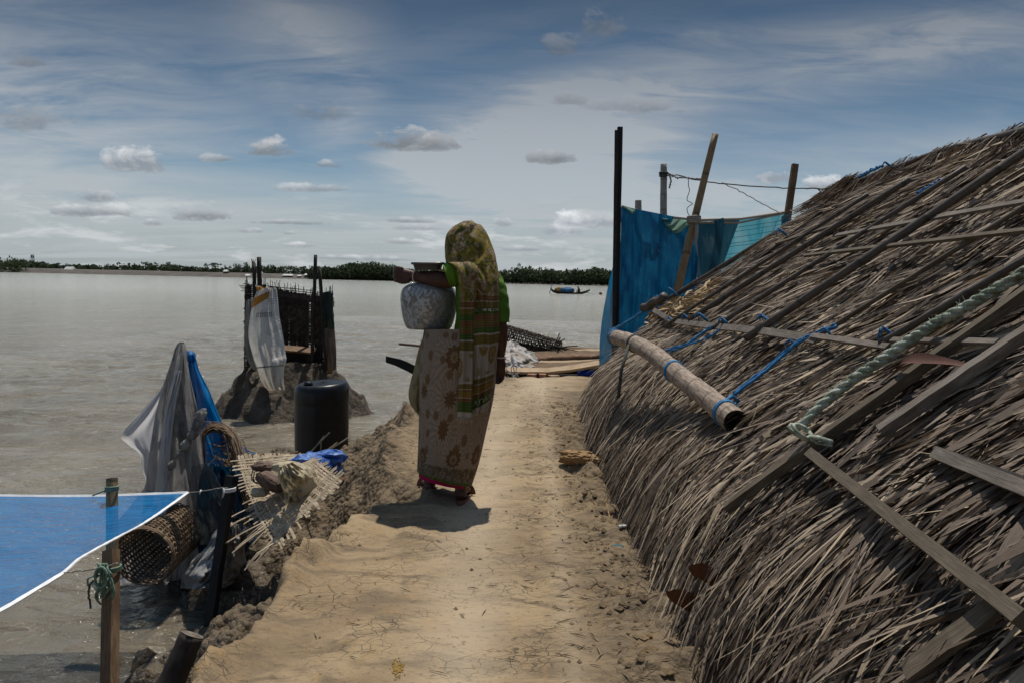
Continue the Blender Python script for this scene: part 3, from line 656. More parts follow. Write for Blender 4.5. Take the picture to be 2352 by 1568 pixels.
def fastmesh(parts, name, mat, parent):
    V = np.concatenate([p[0] for p in parts]); off = np.cumsum([0] + [len(p[0]) for p in parts])[:-1]
    Fq = np.concatenate([p[1] + o for p, o in zip(parts, off)]); uv = np.concatenate([p[2] for p in parts]); col = np.concatenate([p[3] for p in parts])
    me = bpy.data.meshes.new(name); me.vertices.add(len(V)); me.vertices.foreach_set('co', V.astype(np.float32).ravel())
    me.loops.add(Fq.size); me.loops.foreach_set('vertex_index', Fq.astype(np.int32).ravel())
    me.polygons.add(len(Fq)); me.polygons.foreach_set('loop_start', np.arange(0, Fq.size, 4, dtype=np.int32)); me.polygons.foreach_set('loop_total', np.full(len(Fq), 4, np.int32))
    me.update(calc_edges=True)
    return finish(me, name, mat, parent, True, uv, col)
r = np.random.default_rng(11)
def batch(n, v0, v1, s0, s1, Lr, wr, hr, seed, tonek=0.0, spread=.18, far=False):
    r = np.random.default_rng(seed)
    v = r.uniform(v0, v1, n); s = r.uniform(s0, s1, n); L = r.uniform(*Lr, n)
    # bundles share a direction and tone
    bd = fbm(v * 2.6, s * 1.5, 0, 2, 310); bt = fbm(v * 6, s * 3, 0, 3, 312)
    dv = .42 * bd + r.normal(0, spread, n) - np.maximum(.12, .3 + .378 * (v - 1)) / LS * 1.25 * sst(.9, 1.9, s); w = r.uniform(*wr, n) * r.choice([.6, 1, 1.6], n, p=[.4, .45, .15])
    h0 = r.uniform(-.015, .012, n); h1 = h0 + r.uniform(*hr, n) * (1 + 1.0 * np.maximum(0, bt))
    roll = r.normal(0, .5, n)
    tone = np.clip(.45 + tonek + .26 * bt + r.normal(0, .27, n), 0, 1); tan = np.clip(r.normal(-.1, .35, n), 0, 1)
    return strips(v, s, L, w, h0, h1, dv, roll, tone, tan, curl=r.normal(0, .01, n))
parts = []
parts.append(batch(17000, -.6, 3.2, -.05, LS - .45, (.22, .48), (.010, .027), (.01, .045), 21))
parts.append(batch(17000, .3, 2.6, .9, LS - .4, (.24, .52), (.010, .028), (.015, .06), 22))
parts.append(batch(20000, 2.6, VMAX, -.05, LS - .45, (.2, .44), (.009, .021), (.01, .05), 23))
# the hem: longer leaves hanging off the edge
r2 = np.random.default_rng(24)
parts.append(batch(9000, .3, VMAX, LS - .95, LS - .45, (.35, .75), (.011, .027), (.02, .09), 25, -.06, .22))
parts.append(batch(2500, .8, VMAX + .05, LS - 1.3, LS - .8, (.4, .8), (.006, .014), (.05, .13), 26, .12, .3))
# the far edge of the slope
parts.append(batch(2600, VMAX - .12, VMAX + .10, 0, LS - .55, (.25, .5), (.007, .016), (.02, .06), 27, 0, .25))
# loose pale straws
parts.append(batch(1500, 0, VMAX, 0, LS - .6, (.10, .3), (.004, .010), (.03, .08), 28, .35, .9))
thb = fastmesh(parts, 'palm_thatch', M['thatch'], hut)
# ridge cap: short brown bundles lying across the ridge
r = np.random.default_rng(31); n = 3800
v = r.uniform(.4, VMAX + .12, n); s = r.uniform(-.12, .10, n); L = r.uniform(.08, .26, n)
cap = strips(v, s, L, r.uniform(.005, .012, n), r.uniform(.01, .05, n) * (1 + .8 * np.abs(vn(v * 4, 0, 0, 33))), r.uniform(0, .05, n), r.normal(0, .9, n), r.normal(0, .7, n), np.clip(r.normal(.35, .25, n), 0, 1), np.clip(r.normal(.4, .3, n), 0, 1))
n = 420; v = r.uniform(VMAX - .1, VMAX + .16, n); s = r.uniform(-.08, .05, n)
tuft = strips(v, s, r.uniform(.12, .32, n), r.uniform(.005, .011, n), r.uniform(.02, .1, n), r.uniform(.02, .1, n), r.normal(.6, .6, n), r.normal(0, .7, n), np.clip(r.normal(.3, .2, n), 0, 1), np.clip(r.normal(.6, .3, n), 0, 1))
fastmesh([cap, tuft], 'ridge_cap', M['thatch'], hut)

# poles, battens and ties that hold the thatch down (parts of the hut); points are (x, y) on the picture, dropped on the roof
def onroof(pts, lift, n=14, straight=True):
    if straight and len(pts) > 2:
        q = [RP(x, y, lift) for x, y in pts]; a, b = q[0][0], q[-1][0]; nn = sum((k[1] for k in q), Vector()).normalized(); up_ = 0
        for k, (p, _) in enumerate(q[1:-1]):
            T = (b - a).normalized(); c = a + T * (p - a).dot(T); up_ = max(up_, (p - c).dot(nn))
        A_ = resamp([a + nn * up_ * .8, b + nn * up_ * .8], n)
        return A_, nn
    P0 = []
    for x, y in pts:
        p, nn = RP(x, y, lift)
        if p is not None: P0.append((p, nn))
    out = resamp([p for p, _ in P0], n); return out, sum((q for _, q in P0), Vector()).normalized()
def pole(pts, px, mat='pole_dark', name='roof_pole', parent=None, taper=1.0, lift=.065, n=10, sd=0, label=None, straight=True):
    mid = pts[len(pts) // 2]; pm, nn = RP(*mid)
    rad = px2m(pm, px) / 2
    L, nn = onroof(pts, lift + rad, 16, straight)
    if mat == 'log': pass
    rr = [rad * (1 + (taper - 1) * i / 15) * (1 + .05 * math.sin(i * 2.3 + sd)) for i in range(16)]
    if len(pts) == 2:
        L = [p + nn * (.008 * math.sin(i * .8 + sd)) for i, p in enumerate(L)]
    mb = MB(); mb.tube(L, rr, 12, rough=.05, sd=sd)
    # hollow dark end
    o = mb.build(name, M[mat], parent or hut)
    if label: o['label'] = label
    return L
def batten(pts, px, th=.012, mat='split', lift=.06, name='roof_batten', tilt=0, label=None, straight=True):
    mid = pts[len(pts) // 2]; pm, nn = RP(*mid); w = px2m(pm, px)
    L, nn = onroof(pts, lift + th / 2, 14, straight)
    if tilt: nn = (nn + Vector((0, 0, tilt))).normalized()
    mb = MB(); mb.plank(L, w, th, nn, sub=14, rough=.025); o = mb.build(name, M[mat], hut, smooth=False)
    if label: o['label'] = label
    return L
pole([(1543, 693), (1640, 640), (1760, 566), (1879, 497), (1925, 462)], 13, sd=1, lift=.005)
pole([(1496, 727), (1545, 702)], 20, sd=2, n=6, label='short thick bamboo stub wrapped in leaf')
batten([(1578, 743), (1660, 690), (1740, 630), (1820, 568), (1900, 500)], 9, .02, 'dwood', .03)
pole([(1543, 773), (1640, 722), (1746, 656), (1803, 619), (1880, 567), (1959, 515), (2018, 476)], 9, sd=3)
pole([(1606, 763), (1700, 705), (1803, 645), (1900, 583), (1998, 515), (2060, 480), (2120, 449)], 14, sd=4)
pole([(1658, 782), (1730, 738), (1803, 692), (1890, 640), (1966, 590), (2070, 527), (2161, 469), (2250, 414)], 11, sd=5)
pole([(1739, 806), (1803, 765), (1920, 683), (2031, 609), (2130, 545), (2226, 489), (2352, 409), (2450, 345)], 20, sd=6)
pole([(1887, 813), (1949, 783), (2040, 725), (2128, 664), (2258, 586), (2352, 531), (2440, 478)], 12, 'batten', sd=7)
pole([(2062, 829), (2130, 790), (2196, 766), (2245, 728), (2352, 672), (2450, 615)], 19, sd=8)
batten([(1727, 1206), (1800, 1155), (1936, 1068), (2030, 985), (2115, 927), (2230, 850), (2352, 770), (2470, 692)], 28, .03, 'batten', .065, tilt=.3)
batten([(2072, 1040), (2130, 980), (2230, 905), (2300, 870), (2352, 842), (2470, 778)], 34, .03, 'split', .06, tilt=.2)
batten([(1516, 728), (1560, 757), (1640, 772), (1700, 779), (1780, 790), (1850, 803), (1905, 815)], 16, .012, lift=.075, tilt=-.3, straight=False)
batten([(1895, 806), (1985, 822), (2082, 838)], 15, .012, lift=.08)
batten([(2092, 824), (2200, 836), (2336, 848)], 15, .012, 'split', .08)
batten([(1943, 567), (2040, 550), (2144, 534), (2250, 520), (2352, 508), (2450, 494)], 14, .012, 'split', .075)
batten([(1868, 614), (1959, 600), (2040, 592), (2128, 588), (2258, 580), (2352, 575), (2450, 570)], 10, .014, 'batten', .075)
batten([(1803, 583), (1870, 570), (1940, 548), (1998, 528)], 8, .012, 'batten', .07)
batten([(2226, 460), (2260, 451), (2352, 430)], 10, .012, 'dwood', .03)
batten([(1912, 1090), (1968, 1135), (2050, 1195), (2124, 1256), (2230, 1330), (2352, 1425), (2450, 1500)], 30, .03, 'batten', .07)
batten([(2192, 1094), (2270, 1122), (2352, 1158), (2460, 1205)], 34, .010, 'split', .07, tilt=-.3)
batten([(2192, 1082), (2270, 1105), (2352, 1138), (2460, 1182)], 10, .04, 'dwood', .04)
batten([(2150, 1585), (2250, 1515), (2352, 1445)], 56, .015, 'batten', .06)
pole([(1960, 438), (2070, 401), (2128, 378), (2200, 357), (2258, 345), (2352, 323), (2450, 300)], 14, sd=9, lift=.035, name='ridge_pole', straight=False)
# stray sticks out of the ridge
for (x0, y0, x1, y1) in ((2130, 372, 2144, 344), (2312, 302, 2332, 284), (2213, 473, 2205, 460)):
    a, _ = RP(x0, y0 + 12); b = P(x1, y1, (a - CAM).dot(fw)); mb = MB(); mb.tube([a, b], [.006, .003], 5); mb.build('stick', M['dwood'], hut)
# blue rope ties
def tie(x, y, r_px, ang=0, mat='blue_rope', name='rope_tie', n=3, sd=0):
    c, nn = RP(x, y, .09); rad = px2m(c, r_px); mb = MB(); q = random.Random(sd + int(x))
    for k in range(n + 2):
        ax = (rt * math.cos(ang) - up * math.sin(ang)).normalized(); e1 = nn; e2 = ax.cross(nn)
        pts = []
        for i in range(13):
            a = i / 12 * 2 * math.pi
            pts.append(c + e1 * (rad * .75 * math.cos(a) + q.uniform(-1, 1) * .004) + e2 * (rad * math.sin(a)) + ax * ((k - n / 2) * rad * .22 + rad * .2 * math.sin(a * 2 + k)))
        mb.tube(pts, rad * .13, 5)
    for k in range(4):
        a = c + e1 * rad * .8; b = a + Vector((q.uniform(-1, .2), q.uniform(-.4, .4), q.uniform(-1.3, -.3))) * rad * 1.3
        mb.tube([a, (a + b) / 2 + nn * rad * .4, b], rad * .09, 4)
    crumb = c + nn * rad * .8
    mb.build(name, M[mat], hut)
for x, y, rr in ((1562, 688, 12), (1530, 703, 9), (1636, 754, 12), (1598, 752, 10), (1690, 768, 13), (1790, 768, 17), (1930, 798, 12), (2085, 808, 18), (1818, 556, 11), (1560, 757, 9), (2062, 406, 9), (1852, 822, 10)):
    tie(x, y, rr, .6, sd=int(y))
def ropeline(pts, px, mat='blue_rope', name='rope_tie', lift=.08, parent=hut):
    L = [RP(x, y, lift)[0] for x, y in pts]; L = [Vector(v) for v in spline(L, 24)]
    mb = MB(); w = px2m(L[12], px) / 2; mb.tube([p + Vector(rng.normal(0, .0015, 3)) for p in L], w, 6)
    mb.tube([p + Vector(rng.normal(0, .003, 3)) + Vector((0, w, w)) for p in L], w * .6, 5)
    return mb.build(name, M[mat], parent)
ropeline([(1712, 940), (1755, 907), (1800, 872), (1852, 826), (1900, 803), (1950, 783)], 9)
ropeline([(1524, 848), (1545, 828), (1600, 812), (1640, 785), (1690, 762)], 5)
ropeline([(1560, 830), (1610, 812), (1650, 800), (1680, 776)], 4)
ropeline([(1412, 775), (1440, 762), (1480, 738), (1530, 705)], 6)
ropeline([(1990, 430), (2010, 420), (2045, 405)], 6); ropeline([(2130, 475), (2165, 455), (2190, 442)], 6)

# the big weathered bamboo slung on the thatch, a thing of its own
lp = [(1412, 775, 36), (1450, 785, 38), (1500, 812, 42), (1540, 845, 46), (1580, 878, 49), (1620, 908, 52), (1655, 938, 56), (1690, 968, 60)]
pts = []; rad = []
for x, y, w in lp:
    p, nn = RP(x, y); Dq = (p - CAM).dot(fw); pts.append(p); rad.append(w)
# keep it straight in space: blend ends
a_, b_ = P(1412, 775, 5.3), P(1692, 969, 3.1)
RA = []; PP = []
for i, (x, y, w) in enumerate(lp):
    f = (x - 1412) / 280; Dq = 1 / ((1 - f) / 5.3 + f / 3.1)
    PP.append(P(x, y, Dq)); RA.append(w * Dq / F / 2 * .96)
SP = spline([(*p, r_) for p, r_ in zip(PP, RA)], 60)
log = thing('bamboo_log', 'thick weathered bamboo log with a hollow end slung along the thatch by blue rope', 'bamboo log', tuple(PP[-1]))
mb = MB(); nodes = [(i / 59 * 9.5) % 1 for i in range(60)]
rr = [q[3] * (1 + .07 * math.exp(-((min(n_, 1 - n_)) / .09) ** 2)) for q, n_ in zip(SP, nodes)]
cl = [Vector(q[:3]) for q in SP]; n = 20
mb.tube(cl, rr, n, cap=False, rough=.03)
T = (cl[-1] - cl[-2]).normalized(); inner = [c - T * d for c, d in ((cl[-1], 0), (cl[-1], .02), (cl[-1], .16))]
mb.tube([cl[0] - (cl[1] - cl[0]).normalized() * .001, cl[0]], [.001, rr[0]], n, cap=True)
mb.build('bamboo_culm', M['log'], log)
mb = MB(); side = T.orthogonal().normalized(); b2 = T.cross(side); V = []; 
for k, (rad_, dz) in enumerate(((rr[-1] * 1.0, 0), (rr[-1] * .74, .0), (rr[-1] * .7, -.13), (.001, -.14))):
    for j in range(24):
        a = j * math.pi / 12; jag = (.02 * float(vn(j * .9, 0, 0, 5)) if k < 2 else 0)
        V.append(tuple(cl[-1] + T * (dz + jag) + side * rad_ * math.cos(a) + b2 * rad_ * math.sin(a)))
mb.add(V, [(k * 24 + j, k * 24 + (j + 1) % 24, (k + 1) * 24 + (j + 1) % 24, (k + 1) * 24 + j) for k in range(3) for j in range(24)])
mb.build('hollow_end', M['dwood'], log)
def ring(c, T, rad, th, mat, parent, name='rope_ring', turns=2):
    T = T.normalized(); a = T.orthogonal().normalized(); b = T.cross(a); mb = MB()
    for k in range(turns):
        mb.tube([c + T * (k * th * 2 + .01 * math.sin(i / 3)) + a * rad * math.cos(i / 12 * math.pi) + b * rad * math.sin(i / 12 * math.pi) for i in range(25)], th, 6)
    return mb.build(name, M[mat], parent)
for i, mt in ((1, 'blue_rope'), (10, 'drope'), (27, 'blue_rope'), (53, 'blue_rope')):
    ring(cl[i], cl[min(59, i + 1)] - cl[i - 1], rr[i] * 1.03, .006, mt, log)
mb = MB(); c0 = cl[53] + up * rr[53] ; tgt = RP(1712, 940, .05)[0]
mb.tube([c0, (c0 + tgt) / 2 + up * .02, tgt], .008, 6); mb.tube([tgt, tgt + Vector((.01, 0, -.05)), tgt + Vector((0, -.02, -.09))], .01, 6); mb.build('rope_knot', M['blue_rope'], log)
mb = MB(); c0 = cl[11] - rt * rr[10]; mb.tube([c0, c0 + Vector((-.05, -.05, -.14)), c0 + Vector((-.07, -.1, -.30))], .011, 6, rough=.4); mb.build('rope_tail', M['drope'], log)

# thick mossy three strand rope
L = [RP(x, y, .125)[0] for x, y in ((1884, 1056), (1952, 992), (2020, 940), (2082, 901), (2150, 855), (2212, 813), (2290, 770), (2365, 728), (2470, 670))]
L = [Vector(v) for v in spline(L, 200)]; rw = px2m(L[100], 25) / 2
brp = thing('mooring_rope', 'thick mossy green twisted rope running up over the thatch on the right', 'rope', tuple(L[0]))
mb = MB()
for k in range(3):
    pts = []
    for i, p in enumerate(L):
        T = (L[min(i + 1, 199)] - L[max(i - 1, 0)]).normalized(); a = T.orthogonal().normalized(); b = T.cross(a); ph = i * .26 + k * 2.094
        f = min(1, .55 + i / 60); pts.append(p + (a * math.cos(ph) + b * math.sin(ph)) * rw * .5 * f)
    mb.tube(pts, [rw * .56 * min(1, .6 + i / 60) for i in range(200)], 7, rough=.12, sd=k)
mb.build('twisted_strand', M['bigrope'], brp)
mb = MB()
for k in range(900):
    i = rng.integers(0, 199); d = Vector(rng.normal(size=3)).normalized(); a = L[i] + d * rw * .85; b = a + (d + Vector(rng.normal(0, .6, 3))) * rw * rng.uniform(.2, .5)
    mb.tube([a, b], .0011, 3, cap=False)
mb.build('loose_fibre', M['bigrope'], brp)
mb = MB()
for k in range(2):
    c, nn = RP(1900 + k * 6, 1058 - k * 1, .125); mb.tube([c + rt * .03 * math.cos(a) * .8 + nn * .03 * math.sin(a) + fw * .02 * math.sin(a + k) for a in np.linspace(0, 6.3, 12)], .006, 5)
a, nn = RP(1905, 1058, .1); b, _ = RP(1957, 1064, .09); mb.tube([a, (a + b) / 2 + nn * .01, b], .008, 5); mb.tube([a, (a + b) / 2 - Vector((0, 0, .01)), b - Vector((0, 0, .01))], .006, 5)
mb.build('end_lashing', M['bigrope'], brp)

# big brown palm blade and the two reddish leaf bases tucked in the thatch
def blade(pts, w, mat, name, label, cat):
    L = [RP(x, y, l)[0] for x, y, l in pts]; _, nn = RP(pts[0][0], pts[0][1]); mb = MB(); S = spline(L, 16); A = []
    for i, p in enumerate(S):
        p = Vector(p); T = Vector(S[min(15, i + 1)] - S[max(0, i - 1)]).normalized(); b = T.cross(nn).normalized(); f = math.sin(math.pi * (.12 + .86 * i / 15)) ** .7
        A.append([tuple(p + b * w * f * q + nn * w * .35 * (q * q) * f) for q in np.linspace(-1, 1, 7)])
    mb.grid(A); o = mb.build(name, mat); tag(o, label, cat); return o
M['rblade'] = wood('red_brown_leaf', [(.06, .022, .015), (.1, .042, .03), (.16, .08, .055)], 3, 60)
blade([(2112, 906, .10), (2150, 900, .12), (2200, 895, .11), (2262, 878, .06)], .022, M['rblade'], 'palm_leaf', 'dried red brown palm leaf blade lying beside the mossy rope', 'palm leaf')
M['orange'] = wood('orange_leaf_base', [(.05, .018, .008), (.11, .04, .014), (.17, .07, .025)], 3, 30)
M['pith'] = basic('spongy_pith', [(.03, .014, .006), (.1, .05, .016), (.28, .15, .05)], 70, bump=1, bd=.01)
def husk(cx, cy, w, h, label, sd):
    c, nn = RP(cx, cy, .10); s = (c - CAM).dot(fw) / F; o = thing('palm_stalk_base', label, 'palm husk', tuple(c), 'cut palm stalk bases in the thatch')
    X_ = rt * (w * s / 2); Y_ = up * (h * s / 2); Nn = nn * (.6 * w * s / 2); dn = -up * h * s * .9 + rt * w * s * .55
    mb = MB(); top = []; bot = []
    for k in range(18):
        a = k / 18 * 2 * math.pi; e = (abs(math.cos(a)) ** .7 * math.copysign(1, math.cos(a)), abs(math.sin(a)) ** .8 * math.copysign(1, math.sin(a)))
        top.append(c + X_ * e[0] + Y_ * e[1] * .55 + Nn * e[1] * .7); bot.append(c + dn + X_ * e[0] * .45 + Y_ * e[1] * .3 - nn * .04)
    mb.grid([top, [p.lerp(q, .45) + X_ * .08 for p, q in zip(top, bot)], bot], closed=True); mb.build('stalk', M['orange'], o)
    mb = MB(); rings_ = []
    for f in (1, .75, .5, .25, .02): rings_.append([c + (p - c) * f + (nn + up) * .006 * float(vn(k * 1.3, f * 9, 0, sd)) + (nn + up) * .012 * (1 - f) for k, p in enumerate(top)])
    mb.grid(rings_, closed=True); mb.build('cut_pith', M['pith'], o)
husk(1682, 1337, 62, 44, 'upper of two orange brown palm stalk bases low in the thatch', 3)
husk(1640, 1392, 74, 52, 'lower of two orange brown palm stalk bases with a spongy cut face', 4)
# leaf rag wound round the corner stub
mb = MB()
for k in range(160):
    x = rng.uniform(1490, 1640); y = 742 - (x - 1490) * .32 + rng.normal(0, 12)
    a = RP(x, y, rng.uniform(.03, .08))[0]; b = RP(x + rng.uniform(10, 45), y - rng.uniform(0, 22), rng.uniform(.03, .08))[0]
    if a is None or b is None: continue
    mb.plank([a, (a + b) / 2 + Vector(rng.normal(0, .015, 3)), b], rng.uniform(.008, .022), .001, Vector(rng.normal(size=3)), sub=4)
M['straw'] = basic('yellow_straw', [(.2, .13, .06), (.38, .27, .15), (.5, .39, .25)], 20)
mb.build('leaf_wrapping', M['straw'], hut)
# ------------------------------------------------------------------ helpers for draped sheets given by outlines on the picture
def sheet(rows, D, n=40, m=30, fold=.03, ff=3, sd=0, bulge=0.0, fv=.4, fine=.004):
    """rows: (yl, xl, yr, xr, depth offset left, right); a cloth between a left and a right outline at depth D"""
    S = spline([r_ if len(r_) == 6 else (*r_, 0, 0) for r_ in rows], n); A = []
    for i, r_ in enumerate(S):
        row = []
        for j in range(m):
            a = j / (m - 1); x = r_[1] + (r_[3] - r_[1]) * a; y = r_[0] + (r_[2] - r_[0]) * a
            d = D + r_[4] + (r_[5] - r_[4]) * a
            d += fold * float(fbm(a * ff + sd, i / n * ff * fv, sd, 4, sd)) - bulge * math.sin(a * math.pi) + fine * float(vn(a * ff * 6, i / n * ff * 3, 0, sd + 3))
            row.append(tuple(P(x, y, d)))
        A.append(row)
    return A
def post(mb, x0, y0, x1, y1, D0, D1, px0, px1, n=12, **k):
    L = resamp([P(x0, y0, D0), P(x1, y1, D1)], 10)
    mb.tube(L, [(px0 * D0 * (1 - i / 9) + px1 * D1 * i / 9) / F / 2 for i in range(10)], n, **k); return L

# ------------------------------------------------------------------ blue net enclosure behind the hut
ED = 9.2
enc = thing('net_screen', 'blue net screen strung between poles beyond the hut, torn green cloth on top', 'net screen', tuple(P(1420, 880, ED)))
M['bluenet'] = netmat('blue_net', (.002, .085, .22), (.008, .19, .36), -.1, fold=3.2, transl=.25)
M['bluenet2'] = netmat('blue_net_wing', (.004, .11, .24), (.01, .17, .33), .06, fold=2, transl=.6)
M['turq'] = netmat('backlit_turquoise_net', (.05, .42, .55), (.09, .5, .62), .10, fold=3, transl=.82)  # lighter than the blue net, its backlit look put into the colour
M['tealnet'] = netmat('dark_teal_net', (.003, .06, .10), (.006, .09, .14), .05, fold=3, transl=.35)
M['greenrag'] = netmat('green_rag', (.15, .30, .22), (.32, .48, .38), .05, fold=20, transl=.5)
mb = MB(); mb.grid(sheet([(474, 1427, 508, 1600), (560, 1425, 560, 1604), (640, 1418, 640, 1600), (720, 1412, 700, 1590, 0, 0), (800, 1408, 760, 1560), (900, 1404, 860, 1560)], ED, 70, 70, .26, 2.8, 11, fine=.05)); mb.build('front_net', M['bluenet'], enc)
mb = MB(); mb.grid(sheet([(476, 1424, 476, 1430), (540, 1418, 540, 1424), (600, 1410, 600, 1424, .1, 0), (660, 1396, 660, 1422, .3, 0), (740, 1382, 740, 1420, .5, 0), (800, 1377, 800, 1416, .6, 0), (900, 1376, 900, 1412, .6, 0)], ED + .12, 40, 14, .1, 2, 12, fine=.01)); mb.build('side_net', M['bluenet2'], enc)
mb = MB(); mb.grid(sheet([(512, 1600, 503, 1700, 0, .4), (600, 1602, 590, 1668, 0, .35), (680, 1598, 680, 1640, 0, .3), (800, 1590, 800, 1620)], ED + .15, 30, 20, .06, 3, 13)); mb.build('dark_net_panel', M['tealnet'], enc)
mb = MB(); mb.grid(sheet([(512, 1640, 490, 1815, .4, 1.1), (600, 1640, 570, 1812, .4, 1.1), (700, 1630, 640, 1810, .4, 1.1), (820, 1620, 800, 1810, .4, 1.1)], ED + .2, 30, 30, .05, 2, 14)); mb.build('sunlit_net_panel', M['turq'], enc)
mb = MB()
for k in range(17):
    y0 = 524 + k * 12 + rng.normal(0, 2); y1 = 503 + k * 11.5 + rng.normal(0, 2)
    mb.tube([P(1650, y0, ED + .58), P(1730, (y0 + y1) / 2 + 1, ED + .85), P(1808, y1, ED + 1.22)], .0035, 4)
mb.build('net_seam', M['tealnet'], enc)
mb = MB(); mb.grid(sheet([(508, 1640, 500, 1662, .1, .1), (560, 1640, 552, 1660, .1, .1), (700, 1608, 700, 1636, .1, .1)], ED + .1, 8, 6, .01, 2, 15)); mb.build('net_overlap', M['tealnet'], enc)
mb = MB(); mb.grid(sheet([(498, 1795, 488, 1814, .9, .9), (560, 1792, 548, 1810, .9, .9), (640, 1790, 640, 1810, .9, .9)], ED - .02, 8, 6, .01, 2, 16)); mb.build('net_corner', M['tealnet'], enc)
mb = MB(); mb.grid(sheet([(470, 1426, 474, 1434), (476, 1440, 486, 1446), (486, 1470, 500, 1474), (492, 1500, 506, 1503), (497, 1528, 514, 1530)], ED - .04, 30, 5, .02, 6, 17)); mb.build('torn_hem', M['greenrag'], enc)
A = []
for i, r_ in enumerate(spline([(1522, 502, 1522, 505), (1535, 503, 1533, 522), (1550, 504, 1550, 536), (1570, 505, 1568, 530), (1588, 508, 1584, 514)], 24)):
    A.append([tuple(P(r_[0] + (r_[2] - r_[0]) * a, r_[1] + (r_[3] - r_[1]) * a, ED - .06 - .04 * math.sin(a * 6 + i * .5))) for a in np.linspace(0, 1, 10)])
mb = MB(); mb.grid(A); mb.build('hanging_rag', M['greenrag'], enc)
mb = MB(); mb.tube([P(1428, 474, ED), P(1520, 500, ED), P(1604, 512, ED + .05), P(1700, 512, ED + .5), P(1812, 488, ED + 1.2)], .014, 6); mb.tube([P(1520, 498, ED + .02), P(1604, 506, ED + .05), P(1700, 503, ED + .5), P(1812, 486, ED + 1.2)], .018, 6, rough=.3); mb.build('top_cord', M['rope'], enc)
mb = MB()
for k in range(4):
    q = random.Random(k); pts = [P(1490 + q.uniform(-12, 40), 560 + q.uniform(-15, 40), ED - .11) for _ in range(6)]
    mb.tube([Vector(v) for v in spline(pts, 18)], .004, 4); mb.build('loose_thread', M['blue_rope'], enc); mb = MB()
pts = [P(x, y, ED - .14) for x, y in ((1466, 654), (1462, 668), (1478, 678), (1520, 686), (1570, 690))]; mb.tube([Vector(v) for v in spline(pts, 18)], .005, 4)
mb.build('loose_thread', M['blue_rope'], enc)
# posts
def pst(x0, y0, x1, y1, px0, px1, mat, label, D=ED, square=False, nm='post', n=12):
    mb = MB(); L = resamp([P(x0, y0, D), P(x1, y1, D)], 14)
    g = gh(L[-1].x, L[-1].y) if L[-1].y < 11 else -1.4
    T = (L[-1] - L[0]).normalized(); k = max(0, (L[-1].z - g + .1) / -T.z) if T.z < 0 else 0
    L.append(L[-1] + T * k); w = [(px0 + (px1 - px0) * i / 14) * D / F / 2 for i in range(15)]
    if square: mb.plank(L, w[7] * 2, w[7] * 1.8, fw, sub=15, rough=.05)
    else: mb.tube(L, w, n, rough=.06, sd=int(x0))
    o = mb.build(nm, M[mat], None, smooth=not square); tag(o, label, 'post', 'posts around the blue screen'); return o, L
pst(1424, 293, 1414, 760, 12, 12, 'black', 'tall straight blackened pole at the left edge of the blue screen', ED - .1, True)
o, _ = pst(1416, 300, 1410, 760, 8, 8, 'dwood', 'thinner split pole lashed to the tall black pole', ED - .14, True); o['group'] = 'posts around the blue screen'
pst(1643, 309, 1550, 690, 15, 20, 'pole_tan', 'leaning tan bamboo pole with brown knots crossing the blue screen', ED - .25)
pst(1524.5, 378, 1524, 520, 15, 16, 'pole_pale', 'tall pale grey bamboo standing behind the blue screen', ED + 1.3)
pst(1466, 461, 1466, 520, 15, 15, 'pole_pale', 'short pale bamboo stub peeping over the blue screen', ED + 1.6)
pst(1826, 378, 1806, 520, 12, 15, 'brwood', 'squared brown post at the right corner of the blue screen', ED + 1.05, True)
# cloth strip tied on the leaning bamboo
mb = MB(); c = P(1594, 505, ED - .27)
for k in range(4): mb.tube([c + rt * .07 * math.cos(a) + up * (.02 * k - .03) + fw * .06 * math.sin(a) for a in np.linspace(0, 6.3, 14)], .012, 6)
mb.tube([c + rt * .03, P(1600, 530, ED - .32), P(1598, 560, ED - .32), P(1603, 588, ED - .32)], [.03, .022, .014, .004], 6, rough=.3)
o = mb.build('cloth_tie', M['rope']); tag(o, 'grey rag strip tied round the leaning tan bamboo', 'rag')
# lines
def line(pts, r_, mat, label, sag=0, cat='rope', name='rope_line'):
    S = [Vector(v) for v in spline([P(*p) for p in pts], 40)]
    S = [p + Vector(rng.normal(0, r_ * .5, 3)) for p in S]
    mb = MB(); mb.tube(S, r_, 5); o = mb.build(name, M[mat]); return tag(o, label, cat)
E1 = ED + 1.25
line([(1522, 398, E1), (1560, 404, E1), (1600, 414, E1), (1660, 422, E1), (1740, 429, E1), (1822, 433, ED + 1.05), (1880, 434, 7.5), (1945, 434, 5.6)], .008, 'drope', 'long dark rope from the pale bamboo to the thatch ridge')
line([(1530, 396, E1), (1552, 408, E1), (1590, 410, E1), (1620, 418, E1)], .010, 'rope', 'frayed pale rope end twisted along the dark rope')
line([(1658, 420, E1), (1700, 440, E1), (1760, 473, ED + 1.1), (1830, 512, ED + .9)], .006, 'rope', 'thin pale cord slanting down to the right corner of the screen')
line([(1580, 412, E1), (1583, 440, E1), (1578, 460, E1), (1590, 468, E1), (1578, 480, E1), (1584, 500, E1), (1588, 520, E1)], .005, 'drope', 'kinked dark wire dangling from the rope beside the leaning bamboo')
line([(1536, 400, E1 - .02), (1541, 415, E1), (1537, 432, E1)], .010, 'rope', 'short knotted rope end hanging at the pale bamboo')
line([(1880, 434, 7.5), (1885, 445, 7.5), (1876, 455, 7.5), (1868, 462, 7.5)], .006, 'drope', 'small curled rope end hanging between screen and thatch')
line([(1815, 484, ED + 1), (1850, 486, 7.6), (1910, 485, 5.9)], .006, 'rope', 'lower thin cord from the brown corner post to the thatch')
line([(1720, 590, 6.6), (1780, 556, 6.4), (1850, 508, 6.1), (1926, 452, 5.7)], .006, 'rope', 'taut cord running down the far edge of the thatch')
mb = MB(); c = P(1524, 400, E1 - .07)
